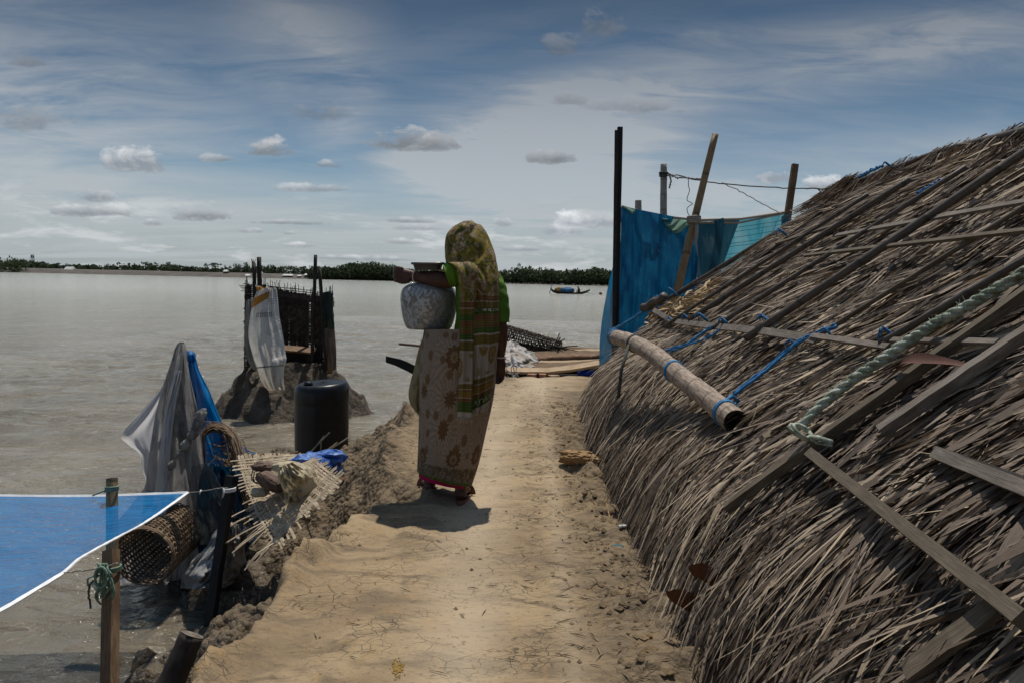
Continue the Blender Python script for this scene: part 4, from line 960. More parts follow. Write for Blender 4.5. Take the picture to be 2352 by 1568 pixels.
for k in range(3): mb.tube([c + rt * .055 * math.cos(a) + up * (.03 * k * math.cos(k)) + fw * .05 * math.sin(a) for a in np.linspace(0, 6.3, 14)], .008, 5)
o = mb.build('rope_knot', M['drope']); tag(o, 'rope knotted round the top of the tall pale bamboo', 'rope')

# ------------------------------------------------------------------ boat and timber at the end of the path
BD = 11.3
bt = thing('wooden_boat', 'dark wooden boat moored across the end of the path with a raised black bow', 'boat', tuple(P(1150, 870, BD)))
def hull(st, bowpts, mat, name, parent, Wd=.5, n=24):
    """stations: (x, ytop, ybottom, halfwidth)"""
    S = spline(st, n); A = []
    for x, yt, yb, hw in S:
        row = []
        for a in np.linspace(-1, 1, 13):
            y = yb - (yb - yt) * abs(a) ** 1.7
            row.append(tuple(P(x, y, BD + hw * math.copysign(abs(a) ** .7, a))))
        A.append(row)
    mb = MB(); mb.grid(A); return mb.build(name, mat, parent)
hull([(965, 850, 862, .06), (990, 850, 880, .22), (1040, 850, 905, .40), (1120, 852, 920, .5), (1200, 852, 922, .52), (1300, 850, 920, .5), (1400, 844, 905, .42), (1500, 830, 880, .2)], None, M['dwood'], 'hull', bt)
mb = MB(); mb.plank([P(886, 824, BD - .05), P(921, 833, BD), P(952, 850, BD), P(1000, 868, BD)], .075, .10, fw, sub=8); 
S_ = spline([(886, 817, 832), (905, 821, 838), (925, 826, 847), (945, 835, 857), (970, 847, 868), (1000, 860, 880)], 12)
mb = MB(); A = []
for x, y0, y1 in S_: A.append([tuple(P(x, y0, BD - .1)), tuple(P(x, y0, BD + .1)), tuple(P(x, y1, BD + .09)), tuple(P(x, y1, BD - .09))])
mb.grid(A, closed=True); mb.add(A[0], [(0, 1, 2, 3)]); mb.build('bow', M['black'], bt, smooth=False)
for sgn in (-1, 1):
    mb = MB(); mb.plank([P(960, 846, BD + sgn * .08), P(1040, 850, BD + sgn * .4), P(1200, 852, BD + sgn * .52), P(1400, 844, BD + sgn * .42)], .05, .03, up, sub=12); mb.build('gunwale', M['brwood'], bt, smooth=False)
def board(pts, w, th, mat, label, nrm=None, cat='plank', grp='planks piled on the boat', name='plank'):
    mb = MB(); mb.plank([P(*p) for p in pts], w, th, nrm or Vector((0, -.35, 1)), sub=10, rough=.05); o = mb.build(name, M[mat], None, smooth=False); return tag(o, label, cat, grp)
FDk = 10.35
board([(1159, 850, FDk), (1210, 852, FDk), (1268, 851, FDk), (1330, 843, FDk), (1378, 834, FDk + .05)], .13, .035, 'tanwood', 'long pale front plank bending up towards the thatch')
board([(1240, 832, 10.75), (1300, 832, 10.75), (1378, 829, 10.75)], .06, .03, 'tanwood', 'narrow pale board behind the bending front plank')
board([(1215, 843, 10.6), (1290, 841, 10.6), (1380, 834, 10.6)], .16, .04, 'brwood', 'shaded brown board low in the pile behind the front plank')
board([(1255, 809, 11.7), (1320, 808, 11.7), (1380, 807, 11.7)], .12, .035, 'tanwood', 'sunlit board on the top of the pile near the blue screen')
board([(1278, 800, 12.1), (1330, 802, 12.1), (1380, 804, 12.1)], .05, .05, 'brwood', 'thin brown rail at the back of the pile', None)
board([(1230, 818, 11.4), (1300, 815, 11.4), (1380, 816, 11.4)], .25, .04, 'brwood', 'broad brown board under the bark log')
def logt(x0, y0, x1, y1, D, px, mat, label, nm='log'):
    mb = MB(); L = resamp([P(x0, y0, D), P(x1, y1, D)], 16); mb.tube(L, [px * D / F / 2 * (.55 if i in (0, 15) else .85 if i in (1, 14) else 1) for i in range(16)], 12, rough=.18, sd=int(x0)); o = mb.build(nm, M[mat]); return tag(o, label, 'log', 'logs on the boat')
M['barkwood'] = wood('flaking_bark', [(.05, .025, .012), (.13, .07, .035), (.24, .14, .08), (.38, .26, .16)], 2, 50)
logt(1232, 827, 1360, 820, 11.0, 18, 'barkwood', 'red brown log with flaking bark lying on the boards')
logt(1330, 823, 1385, 818, 11.05, 13, 'barkwood', 'shorter bark log next to the blue screen')
# underside: dark gap, bricks and a blue bag
M['brick'] = basic('brick', [(.16, .07, .04), (.3, .15, .09), (.4, .26, .17)], 12)
for k, (x, y, w, h_, mt, lb) in enumerate(((1222, 862, 20, 9, 'brick', 'leftmost red brown brick under the front plank'), (1246, 862, 16, 9, 'brick', 'darker brick in the middle under the front plank'), (1272, 864, 22, 7, 'tanwood', 'pale block under the front plank, rightmost of three'))):
    c = P(x, y, 10.25); mb = MB(); mb.box(c, (w * 10.25 / F / 2, .06, h_ * 10.25 / F / 2), Matrix.Rotation(.3 * k - .2, 3, 'Z')); o = mb.build('brick', M[mt], None, False)
    bv = o.modifiers.new('b', 'BEVEL'); bv.width = .008; bv.segments = 2; tag(o, lb, 'brick', 'blocks under the front plank')
M['bluebag'] = cloth('blue_plastic_bag', [(.004, .03, .25), (.01, .06, .42)], 14, ro=.35, bump=.9, transl=.2)
o = crumple(P(1348, 858, 10.4), .11, .2, M['bluebag'], 'blue_bag', sub=4, squash=(1, .7, .6)); tag(o, 'small crumpled blue plastic bag under the bending front plank', 'bag')
mb = MB(); mb.box(P(1260, 872, 10.9), (1.1, .3, .10)); o = mb.build('shade_block', M['dwood'], None, False); tag(o, 'dark block standing in for the shade under the plank pile', 'shade block')  # dark box fills the gap where only shade lies under the planks
# wicker roll
def wicker(c0, c1, r0, r1, nu, nv, mat, wr, sd=0, a0=0, a1=2 * math.pi, skip=0.0, jit=.004, flat=.35):
    """woven tube between two centres: stakes along, weavers around"""
    c0, c1 = Vector(c0), Vector(c1); T = (c1 - c0).normalized(); a = T.orthogonal().normalized(); b = T.cross(a); mb = MB(); q = random.Random(sd)
    def pt(u, v, o): 
        r_ = r0 + (r1 - r0) * v + o; return c0.lerp(c1, v) + (a * math.cos(u) + b * math.sin(u)) * r_
    for i in range(nu):
        u = a0 + (a1 - a0) * i / nu
        if q.random() < skip: continue
        mb.tube([pt(u, v / 10, jit * (1 if v % 2 else -1)) for v in range(-1 if q.random() < .4 else 0, 11)], wr * 1.2, 4, cap=False)
    for j in range(nv):
        if q.random() < skip: continue
        v = j / (nv - 1); m_ = nu * 2
        mb.tube([pt(a0 + (a1 - a0) * i / m_, v + q.uniform(-.2, .2) / nv, jit * (1.6 if (i // 2 + j) % 2 else -1.6)) for i in range(m_ + 1)], wr, 4, cap=False)
    return mb, (a, b, T)
M['wick_dark'] = basic('dark_wicker', [(.02, .014, .01), (.06, .042, .03), (.13, .1, .075)], 14)
M['wick'] = basic('brown_wicker', [(.08, .05, .03), (.17, .115, .07), (.3, .22, .145)], 18)
M['wick_pale'] = basic('pale_wicker', [(.2, .155, .1), (.36, .29, .2), (.5, .42, .31)], 18)
mb, _ = wicker(P(1125, 760, 11.9), P(1285, 800, 11.6), .15, .10, 18, 34, None, .008, 4, jit=.01)
for k in range(9):
    a = P(1268 + rng.uniform(-6, 6), 797 + rng.uniform(-5, 5), 11.6); b = P(1268 + rng.uniform(10, 60), 797 - rng.uniform(-14, 42), 11.5); mb.tube([a, b], .010, 4)
mb.grid([[tuple(P(1125 + 150 * f, 775 + 34 * f + dy, 11.9 - .2 * f)) for f in np.linspace(0, 1, 8)] for dy in (-3, 9)])
o = mb.build('wicker_roll', M['wick_dark']); tag(o, 'dark rolled wicker mat lying on the boat behind the crumpled sack', 'wicker mat')
M['dirtysack'] = cloth('dirty_sack', [(.16, .13, .1), (.35, .31, .27), (.5, .47, .45), (.62, .6, .6)], 3.4, ro=.7, bump=1, bd=.03, transl=.1)
A = []
out = spline([(1130, 800, 1130, 848), (1148, 790, 1148, 849), (1165, 784, 1165, 849), (1174, 781, 1180, 849), (1190, 790, 1196, 851), (1207, 802, 1212, 852), (1222, 812, 1226, 850), (1240, 826, 1240, 852), (1256, 840, 1258, 852)], 50)
for i, (xa, ya, xb, yb) in enumerate(out):
    row = []
    for j in range(26):
        a = j / 25; x = xa + (xb - xa) * a; y = ya + (yb - ya) * a
        row.append(tuple(P(x + 3 * float(vn(i * .3, j * .3, 0, 5)), y + 3 * float(vn(i * .3, j * .3, 9, 5)), 10.95 - .55 * a + .12 * float(ridged(i * .09, j * .12, 0, 3, 6)))))
    A.append(row)
mb = MB(); mb.grid(A); o = mb.build('crumpled_sack', M['dirtysack']); tag(o, 'crumpled dirty white sack sheet heaped on the planks by the walker', 'sack')
mb = MB()
for k in range(7):
    c = P(1172 + rng.uniform(-8, 14), 860 + rng.uniform(-5, 6), 10.15); mb.tube([Vector(v) for v in spline([c + Vector(rng.normal(0, .07, 3)) * (1, 1, .4)[0] for _ in range(5)], 16)], .006, 4)
o = mb.build('cord_tangle', M['rope']); tag(o, 'pale tangled cord hanging under the plank end beside the hand', 'cord')
mb = MB(); mb.plank([P(917, 790, 12), P(970, 795, 11.9), P(1120, 812, 11.6)], .03, .03, fw); o = mb.build('boat_pole', M['brwood'], None, False); tag(o, 'thin brown pole end sticking out over the water left of the walker', 'pole')

# ------------------------------------------------------------------ boat far out
D = 143; c = P(1310, 668, D); c.z = WATER; s = D / F
fb = thing('fishing_boat', 'dark wooden fishing boat with a blue covered load out on the river', 'boat', tuple(c))
M['boatwood'] = basic('boat_wood', [(.015, .012, .01), (.035, .027, .02)], 2)
S = spline([(-46, 14, 9, .05), (-38, 8, 2, .5), (-20, 4, -1, .9), (0, 3.5, -2, 1.0), (20, 4, -1, .9), (36, 8, 3, .5), (45, 12, 9, .05)], 26); A = []
for x, zt, zb, hw in S:
    A.append([(c.x + x * s, c.y + hw * math.copysign(abs(a) ** .7, a), c.z + (zb + (zt - zb) * abs(a) ** 1.8) * s) for a in np.linspace(-1, 1, 11)])
mb = MB(); mb.grid(A); mb.build('hull', M['boatwood'], fb)
for q in range(4):
    mb = MB(); x = (-28 + 15 * q) * s; mb.box(c + Vector((x, 0, 4.0 * s)), (.12, .8, .05)); mb.build('thwart', M['boatwood'], fb, False)
mb = MB(); mb.tube([c + Vector((-42 * s, -.8, 24 * s)), c + Vector((-49 * s, -1.2, -2 * s))], .06, 5); mb.build('oar', M['dwood'], fb)
M['bluecov'] = cloth('blue_cover', [(.02, .09, .22), (.06, .18, .33)], 1.5, bump=.5, bd=.1); M['ochre'] = cloth('ochre_sack', [(.3, .2, .07), (.4, .28, .12)], 2)
o = crumple(c + Vector((-8 * s, 0, 8 * s)), 1.25, .12, M['bluecov'], 'covered_load', sub=4, squash=(1.1, .6, .42), sd=3); tag(o, 'blue plastic cover over the load of the distant boat', 'cover')
o = crumple(c + Vector((-26 * s, 0, 9 * s)), .7, .12, M['ochre'], 'ochre_sack', sub=4, squash=(1, .7, .75), sd=4); tag(o, 'ochre bundle on the distant boat left of its blue cover', 'sack')
mb = MB(); q = c + Vector((20 * s, 0, 4 * s))
mb.tube([q, q + Vector((0, 0, .35)), q + Vector((-.12, 0, .75)), q + Vector((-.18, 0, .9))], [.22, .24, .16, .07], 8); mb.tube([q + Vector((-.2, 0, .88)), q + Vector((-.21, 0, 1.0)), q + Vector((-.21, 0, 1.12))], [.08, .12, .06], 8)
mb.tube([q + Vector((-.12, -.15, .7)), q + Vector((-.1, -.3, .45)), q + Vector((-.4, -.3, .4))], [.06, .05, .04], 6); mb.tube([q + Vector((0, -.1, .1)), q + Vector((-.45, -.15, .25)), q + Vector((-.5, -.15, -.1))], [.1, .08, .05], 6)
o = mb.build('person', M['boatwood']); tag(o, 'dark seated person in the distant boat right of its blue cover', 'person')
mb = MB(); A = [[tuple(c + Vector(((30 + 36 * a) * s, .5 * b, (5 * (1 - a) ** 1.5 * (1 - .2 * b) + .4) * s))) for a in np.linspace(0, 1, 8)] for b in (-1, 0, 1)]
mb.grid(A); o = mb.build('drag_net', M['bluecov']); tag(o, 'blue net trailing from the stern of the distant boat into the water', 'net')
mb = MB(); mb.tube([c + Vector((70 * s, 0, -.1)), c + Vector((70 * s, 0, .3)), c + Vector((71 * s, 0, .42))], [.3, .3, .1], 8); o = mb.build('net_float', M['brwood']); tag(o, 'small dark float on the water right of the distant boat', 'float')

# ------------------------------------------------------------------ latrine shed on the mound
SD = 12.75
sh = thing('latrine_shed', 'small ragged bamboo and wicker shed perched on a mud mound in the river', 'shed', tuple(P(665, 850, SD)))
def spost(x0, y0, x1, y1, px, D, label=None, mat='dwood'):
    mb = MB(); post(mb, x0, y0, x1, y1, D, D, px, px, 8, rough=.1, sd=int(x0)); o = mb.build('stake', M[mat], sh)
    if label: o['label'] = label
spost(595, 591, 599, 850, 10, SD + .05); spost(583, 605, 590, 850, 9, SD, 'frayed stake top', 'dwood'); spost(725, 586, 716, 852, 8, SD, None, 'dwood'); spost(734, 616, 750, 850, 9, SD - .1); spost(757, 700, 758, 858, 12, SD - .25, None, 'brwood')
for k in range(8): 
    mb = MB() if k == 0 else mb; a = P(583 + rng.uniform(-3, 3), 612, SD); mb.tube([a, P(583 + rng.uniform(-6, 6), 600 + rng.uniform(-6, 3), SD)], .006, 4)
mb.build('frayed_end', M['brwood'], sh)
def lattice(x0, x1, ytl, ytr, yb, D0, D1, name, nx=34, ny=30, wr=.006, skip=.12, sd=0, sticks=16):
    mb = MB(); q = random.Random(sd)
    for i in range(nx):
        if q.random() < skip * .5: continue
        a = i / (nx - 1); x = x0 + (x1 - x0) * a; yt = ytl + (ytr - ytl) * a + q.uniform(-3, 4); D = D0 + (D1 - D0) * a
        mb.plank([P(x, yt, D), P(x + q.uniform(-2, 2), yb, D)], .030 + q.uniform(-.006, .008), .004, fw, sub=3)
    for j in range(ny):
        if q.random() < skip: continue
        b = j / (ny - 1); e0, e1 = q.uniform(-5, 2), q.uniform(-2, 6)
        yl = ytl + (yb - ytl) * b; yr = ytr + (yb - ytr) * b
        mb.plank([P(x0 + e0, yl, D0 - .01), P((x0 + x1) / 2, (yl + yr) / 2 + q.uniform(-1, 1), (D0 + D1) / 2 - .012), P(x1 + e1, yr, D1 - .01)], .026, .004, fw, sub=4)
    for k in range(sticks):
        a = q.random(); x = x0 + (x1 - x0) * a; yt = ytl + (ytr - ytl) * a; D = D0 + (D1 - D0) * a
        mb.tube([P(x, yt + 10, D), P(x + q.uniform(-3, 3), yt - q.uniform(4, 22), D)], wr * q.uniform(.7, 1.3), 4)
    return mb.build(name, M['wick_dark'], sh, smooth=False)
lattice(598, 738, 655, 682, 845, SD + .55, SD + .5, 'back_wall', 40, 44, sd=1, sticks=44, skip=.06)
lattice(564, 596, 655, 662, 846, SD - .15, SD + .5, 'side_wall', 12, 40, sd=2, sticks=8)
lattice(738, 763, 680, 676, 852, SD + .5, SD - .2, 'side_wall', 10, 40, sd=3, sticks=10)
mb = MB()
for k in range(5): mb.plank([P(565 - rng.uniform(0, 16), 652 + k * 4, SD - .1), P(720, 668 + k * 5, SD + .1), P(745 + rng.uniform(0, 18), 680 + k * 4, SD)], .012, .01, fw)
mb.build('top_rail', M['wick_dark'], sh, False)
mb = MB(); mb.box(P(667, 822, SD + .3), (.5, .02, .13)); mb.build('low_board', M['dwood'], sh, False)
mb = MB(); mb.plank([P(650, 800, SD + .1), P(724, 806, SD + .1)], .22, .03, Vector((0, -.3, 1))); mb.build('seat_plank', M['brwood'], sh, False)
mb = MB(); mb.plank([P(640, 772, SD + .45), P(722, 776, SD + .45)], .03, .03, fw); mb.plank([P(640, 684, SD + .45), P(735, 696, SD + .4)], .03, .03, fw); mb.plank([P(633, 660, SD), P(632, 850, SD)], .03, .02, fw); mb.plank([P(705, 690, SD + .2), P(706, 850, SD + .2)], .05, .03, fw); mb.build('frame_rail', M['dwood'], sh, False)
M['goldcloth'] = netmat('amber_cloth', (.14, .08, .02), (.28, .17, .05), .1, fold=9, transl=.7)
mb = MB(); mb.grid(sheet([(690, 682, 692, 704), (730, 690, 735, 700), (760, 686, 762, 702)], SD + .62, 10, 6, .02, 3, 21)); mb.build('amber_patch', M['goldcloth'], sh)
M['greycloth'] = cloth('grey_cloth', [(.14, .14, .13), (.24, .23, .21), (.32, .3, .27)], 3, transl=.2, bump=.6, bd=.03)
M['browncloth'] = cloth('brown_cloth', [(.1, .07, .055), (.17, .125, .1)], 3, transl=.2, bump=.6, bd=.03)
M['dkgreen'] = cloth('dark_green_cloth', [(.012, .022, .016), (.03, .05, .038)], 4, transl=.15, bump=.6)
M['teal'] = cloth('teal_cloth', [(.02, .07, .1), (.05, .13, .16)], 4, transl=.2, bump=.6)
mb = MB(); mb.grid(sheet([(690, 566, 684, 582), (740, 562, 730, 592), (790, 561, 790, 598), (830, 570, 836, 604), (848, 582, 858, 606)], SD - .22, 30, 16, .10, 3, 22)); mb.build('hanging_cloth', M['greycloth'], sh)
mb = MB(); mb.grid(sheet([(672, 742, 668, 760), (720, 744, 716, 766), (758, 746, 756, 768)], SD - .3, 24, 12, .08, 3, 23)); mb.build('hanging_cloth', M['dkgreen'], sh)
mb = MB(); mb.grid(sheet([(754, 745, 752, 768), (800, 748, 800, 772), (846, 756, 848, 773)], SD - .31, 24, 12, .08, 3, 24)); mb.build('hanging_cloth', M['browncloth'], sh)
# the white sack
m, t = new('printed_sack'); uv = tc(t, 'UV'); ob = tc(t); s_ = nd(t, 'ShaderNodeSeparateXYZ', {0: uv}).outputs
base_ = rmp(t, noi(t, ob, 5, 6, .6, .5), [(.3, (.5, .49, .46)), (.55, (.74, .74, .72)), (.75, (.6, .53, .42))])
# gold bands across the folded upper left corner, slanting
gband = mth(t, 'ADD', s_[1], mth(t, 'MULTIPLY', s_[0], .10))
inb = rmp(t, gband, [(0, 0.), (.045, 1.), (.12, 0.), (.2, 1.), (.275, 0.)], 'CONSTANT'); left = rmp(t, s_[0], [(0, 1.), (.62, 1.), (.66, 0.)])
c = mix(t, mth(t, 'MULTIPLY', inb, left), base_, (.4, .2, .04))
c = mix(t, rmp(t, s_[1], [(.72, 0.), (.95, .5)]), c, (.4, .3, .16))
h = noi(t, ob, 14, 6, .6, 1.5)
b = bsdf(t, c, .5, bmp(t, h, .8, .03)); tr = nd(t, 'ShaderNodeBsdfTranslucent', {0: c}).outputs[0]
surf(t, nd(t, 'ShaderNodeMixShader', {0: .35, 1: b, 2: tr}).outputs[0]); M['psack'] = m
sk = thing('feed_sack', 'white printed sack hung open on the left front stake of the river shed', 'sack', tuple(P(610, 660, SD - .5)))
srows = [(655, 586, 664, 622), (668, 590, 662, 634), (690, 582, 684, 638), (730, 574, 726, 642), (775, 571, 770, 650), (820, 582, 812, 656), (834, 587, 826, 658), (850, 592, 846, 653), (875, 600, 878, 652), (898, 612, 893, 655)]
SA = sheet(srows, SD - .55, 60, 30, .22, 2.6, 25, .12, fine=.02); mb = MB(); mb.grid(SA); mb.build('sack_body', M['psack'], sk)
M['ink'] = basic('dark_ink', [(.03, .035, .05), (.06, .06, .08)], 20)
mb = MB()
def onsack(u, v):
    i = min(58, max(0, v * 59)); j = min(28, max(0, u * 29)); a = Vector(SA[int(i)][int(j)]); b = Vector(SA[int(i)][int(j) + 1]); c_ = Vector(SA[int(i) + 1][int(j)])
    return a + (b - a) * (j % 1) + (c_ - a) * (i % 1) - fw * .012
for (u0, v0, w, n) in [(.58 + .085 * k, .06, .0, 9) for k in range(5)]:            # columns of small print, top right
    for q in range(13):
        if rng.random() < .2: continue
        a = onsack(u0, v0 + q * .0165); b = onsack(u0 + .05 * rng.uniform(.4, 1), v0 + q * .0165 + .004); mb.tube([a, b], .0045, 4)
for q in range(9):                                                                # one written line
    u = .22 + q * .062; mb.tube([onsack(u, .31), onsack(u + .045, .309)], .004, 4); mb.tube([onsack(u + .02, .31), onsack(u + .012, .33), onsack(u + .035, .335)], .0045, 4)
mb.build('print', M['ink'], sk)
for z_ in (.74,):
    mb = MB(); mb.tube([onsack(u, z_) for u in np.linspace(-.0, .99, 12)] , .008, 5); mb.build('tied_cord', M['drope'], sk)

# ------------------------------------------------------------------ plastic barrel
m, t = new('black_plastic'); v = tc(t); n1 = noi(t, mapv(t, v, (6, 6, 1)), 3, 5, .6); n2 = noi(t, v, 9, 6, .65)
c = rmp(t, n2, [(.3, (.004, .0045, .006)), (.6, (.008, .009, .011)), (.78, (.02, .018, .016))])
surf(t, bsdf(t, c, rmp(t, n1, [(.3, .28), (.7, .45)]), bmp(t, n2, .15, .004), Specular_IOR_Level=.35)); M['bplast'] = m
bD = 8.5; bc = P(739, 1000, bD); bw = 62 * bD / F
br = thing('plastic_barrel', 'large black plastic water barrel standing on the mud at the water edge', 'barrel', (bc.x, bc.y, -1.0))
zt = P(739, 893, bD - bw).z - .02; zb = -1.05
pf = [(0, .05), (.75, .045), (.80, .06), (.90, .05), (.965, .02), (1.0, -.02), (1.005, -.12), (.985, -.14), (.985, -.16), (.997, -.18), (.985, -.30), (.975, -.5), (.97, -.66), (.955, -.68), (.965, -.70), (.94, -.85), (.93, -1.0)]
mb = MB(); A = []
for rr_, dz in pf:
    z = zt + .0 + dz * (zt - zb) / 1.0 if dz < 0 else zt + dz
    A.append([(bc.x + bw * rr_ * math.cos(a), bc.y + bw * rr_ * math.sin(a), z + (.018 * math.cos(a - .3) if rr_ < .97 else .010 * math.cos(a - .3))) for a in np.linspace(0, 2 * math.pi, 49)[:-1]])
mb.grid(A, closed=True); o = mb.build('barrel_body', M['bplast'], br); s2 = o.modifiers.new('s', 'SUBSURF'); s2.levels = 1; s2.render_levels = 1
mb = MB(); mb.tube([(bc.x - .12, bc.y - .1, zt + .03), (bc.x - .12, bc.y - .1, zt + .075)], [.05, .045], 12); mb.build('bung_cap', M['bplast'], br)
# ------------------------------------------------------------------ things at the water edge on the left
def cpost(name, pts, pxs, D, mat, label, square=False, hollow=False, base=True, n=14):
    L = [P(x, y, d) for (x, y), d in zip(pts, D)]; L = resamp(L, 12); w = [np.interp(i / 11, [0, 1], pxs) * np.interp(i / 11, [0, 1], [D[0], D[-1]]) / F / 2 for i in range(12)]
    T = (L[-1] - L[0]).normalized(); L.append(L[-1] + T * .5); w.append(w[-1])
    mb = MB()
    if square: mb.plank(L, w[6] * 2, w[6] * 1.5, fw + rt * .35, sub=13, rough=.03)
    else: mb.tube(L, w, n, rough=.07 if not hollow else .02, sd=int(pts[0][0]), cap=not hollow)
    if hollow:
        q = MB(); a = T.orthogonal().normalized(); b = T.cross(a); rg = []
        for rr_, dz in ((1, 0), (.72, 0), (.7, .12), (.01, .12)): rg.append([L[0] + T * dz + (a * math.cos(k) + b * math.sin(k)) * w[0] * rr_ for k in np.linspace(0, 2 * math.pi, 15)[:-1]])
        mb.grid(rg, closed=True)
    o = mb.build(name, M[mat], None, smooth=not square); return tag(o, label, 'post'), L
cpost('wooden_post', [(256, 1262), (252, 1580)], (30, 33), (2.95, 2.78), 'postw' if 'postw' in M else 'brwood', 'squared brown post in the foreground water with green twine round it', True)
cpost('bamboo_post', [(257, 1098), (258, 1330)], (25, 27), (4.75, 4.6), 'pole_tan', 'hollow bamboo post seen through the blue net', hollow=True)
cpost('black_post', [(531, 1092), (481, 1440)], (21, 23), (4.95, 4.85), 'black', 'slanting black post holding the far corner of the blue net', True)
o, L = cpost('stump_post', [(441, 1458), (388, 1580)], (54, 62), (3.05, 3.0), 'dwood', 'cut dark round stump leaning at the bottom edge near the bank'); 
# pale checked end grain
M['endgrain'] = basic('end_grain', [(.05, .04, .032), (.12, .10, .08), (.2, .17, .14)], 30)
T = (L[1] - L[0]).normalized(); a = T.orthogonal().normalized(); b = T.cross(a); c = L[0] - T * .004; w = 27 * 3.05 / F * .97
mb = MB(); mb.grid([[c + (a * math.cos(k) + b * math.sin(k)) * w * f for k in np.linspace(0, 6.2832, 25)[:-1]] for f in (1, .6, .02)], closed=True); mb.build('end_grain', M['endgrain'], o); o.children[0].matrix_parent_inverse = Matrix()

# the blue net stretched flat over the water
m, t = new('fine_blue_net'); ob = tc(t)
f = noi(t, mapv(t, ob, (1.2, 5, 3), (0, 0, R(-35))), 2.2, 7, .65, 1.2); f2 = noi(t, mapv(t, ob, (2, 26, 3), (0, 0, R(-38))), 3, 5, .6, .8)
c = mix(t, f, (.0, .20, .62), (.008, .34, .85)); c = mix(t, mth(t, 'MULTIPLY', rmp(t, f2, [(.52, 0.), (.66, 1.)]), .6), c, (.05, .42, .80))
d_ = nd(t, 'ShaderNodeBsdfDiffuse', {0: c}).outputs[0]; tr = nd(t, 'ShaderNodeBsdfTranslucent', {0: c}).outputs[0]
a_ = nd(t, 'ShaderNodeMixShader', {0: .5, 1: d_, 2: tr}).outputs[0]
a_ = nd(t, 'ShaderNodeMixShader', {0: .04, 1: a_, 2: nd(t, 'ShaderNodeBsdfGlossy', {'Roughness': .35}).outputs[0]}).outputs[0]
tf = mth(t, 'MULTIPLY_ADD', rmp(t, f2, [(.3, 1.), (.62, .1)]), .40, .26)
surf(t, nd(t, 'ShaderNodeMixShader', {0: tf, 1: a_, 2: nd(t, 'ShaderNodeBsdfTransparent').outputs[0]}).outputs[0]); M['finenet'] = m
bn = thing('blue_net_sheet', 'semi transparent blue net with a white hem stretched over the water at the left edge', 'net', tuple(P(200, 1280, 3.6)))
corner = P(432, 1131, 4.9); n_ = 60
farE = [Vector(v) for v in spline([corner, P(330, 1135, 4.88), P(200, 1139, 4.85), P(0, 1138, 4.8), P(-420, 1130, 4.8)], n_)]
nearE = [Vector(v) for v in spline([corner, P(341, 1195, 4.3), P(270, 1234, 3.8), P(201, 1272, 3.45), P(172, 1291, 3.3), P(146, 1315, 3.15), P(70, 1362, 2.95), P(0, 1403, 2.8), P(-160, 1490, 2.5)], n_)]
A = []
for i in range(n_):
    row = []
    for j in range(40):
        b = j / 39; p = farE[i].lerp(nearE[i], b); f = i / (n_ - 1)
        p = p + Vector((0, 0, -.10 * math.sin(b * math.pi) * min(1, f * 2) + .016 * float(fbm(p.x * 2 + p.y * 2, (p.x - p.y) * .6, 0, 3, 51)) * math.sin(b * math.pi) + .006 * math.sin((p.x * 1.1 + p.y) * 16) * math.sin(b * math.pi)))
        row.append(tuple(p))
    A.append(row)
mb = MB(); mb.grid(A); mb.build('net_cloth', M['finenet'], bn)
for E in (farE, nearE):
    mb = MB(); mb.plank([p + Vector((0, 0, .003)) for p in E], .020 if E is nearE else .016, .004, Vector((0, -.7, .7)), sub=60, rough=.12); mb.build('white_hem', M['white_edge'], bn, False)
def cord(pts, r_, mat, name, label, parent=None, cat='cord', n=24):
    S = [Vector(v) + Vector(rng.normal(0, r_ * .4, 3)) for v in spline([P(*p) for p in pts], n)]; mb = MB(); mb.tube(S, r_, 5); o = mb.build(name, M[mat], parent)
    return tag(o, label, cat) if parent is None else o
cord([(430, 1131, 4.9), (470, 1126, 4.88), (500, 1121, 4.85), (523, 1119, 4.83)], .0035, 'rope', 'corner_tie', None, bn)
mb = MB(); 
for k in range(3): mb.tube([P(527, 1120 + k * 3, 4.93) + rt * .034 * math.cos(a) + fw * .05 * math.sin(a) for a in np.linspace(0, 6.3, 12)], .005, 5)
mb.build('corner_tie', M['white_edge'], bn); mb = MB(); mb.tube([P(513, 1122, 4.84), P(514, 1132, 4.84), P(511, 1142, 4.84)], [.005, .006, .003], 5); mb.build('corner_tie', M['white_edge'], bn); mb = MB(); mb.tube([P(462, 1124, 4.88), P(458, 1134, 4.87)], [.006, .003], 5); mb.build('corner_tie', M['white_edge'], bn)
cord([(146, 1315, 3.15), (190, 1309, 3.05), (230, 1303, 2.95), (270, 1292, 2.84)], .003, 'rope', 'corner_tie', None, bn)
mb = MB(); q = random.Random(3)
for k in range(13):
    s0 = P(232 + q.uniform(-8, 18), 1300 + q.uniform(-8, 8), 2.84); pts = [s0]
    for j in range(4): pts.append(pts[-1] + Vector((q.uniform(-.022, .018), q.uniform(-.01, .01), q.uniform(-.05, -.005))))
    mb.tube([Vector(v) for v in spline(pts, 10)], .0035, 4)
for k in range(3): mb.tube([P(254, 1300 + k * 4, 2.92) + rt * .034 * math.cos(a) + fw * .04 * math.sin(a) for a in np.linspace(0, 6.3, 12)], .004, 5)
S_ = [P(232 + 14 * math.cos(a), 1325 + 24 * math.sin(a), 2.83) for a in np.linspace(0, 6.3, 16)]; mb.tube(S_, .005, 5)
o = mb.build('green_tie', M['green_rope']); tag(o, 'frayed green twine knotted round the squared brown post', 'twine')
cord([(225, 1320, 2.9), (206, 1345, 2.9), (205, 1365, 2.9), (208, 1395, 2.9)], .004, 'drope', 'cord_end', 'thin dark cord end dangling left of the squared brown post')
mb = MB(); c = P(257, 1124, 4.72)
for k in range(3): mb.tube([c + rt * .036 * math.cos(a) + up * (.01 * k) + fw * .036 * math.sin(a) for a in np.linspace(0, 6.3, 12)], .005, 5)
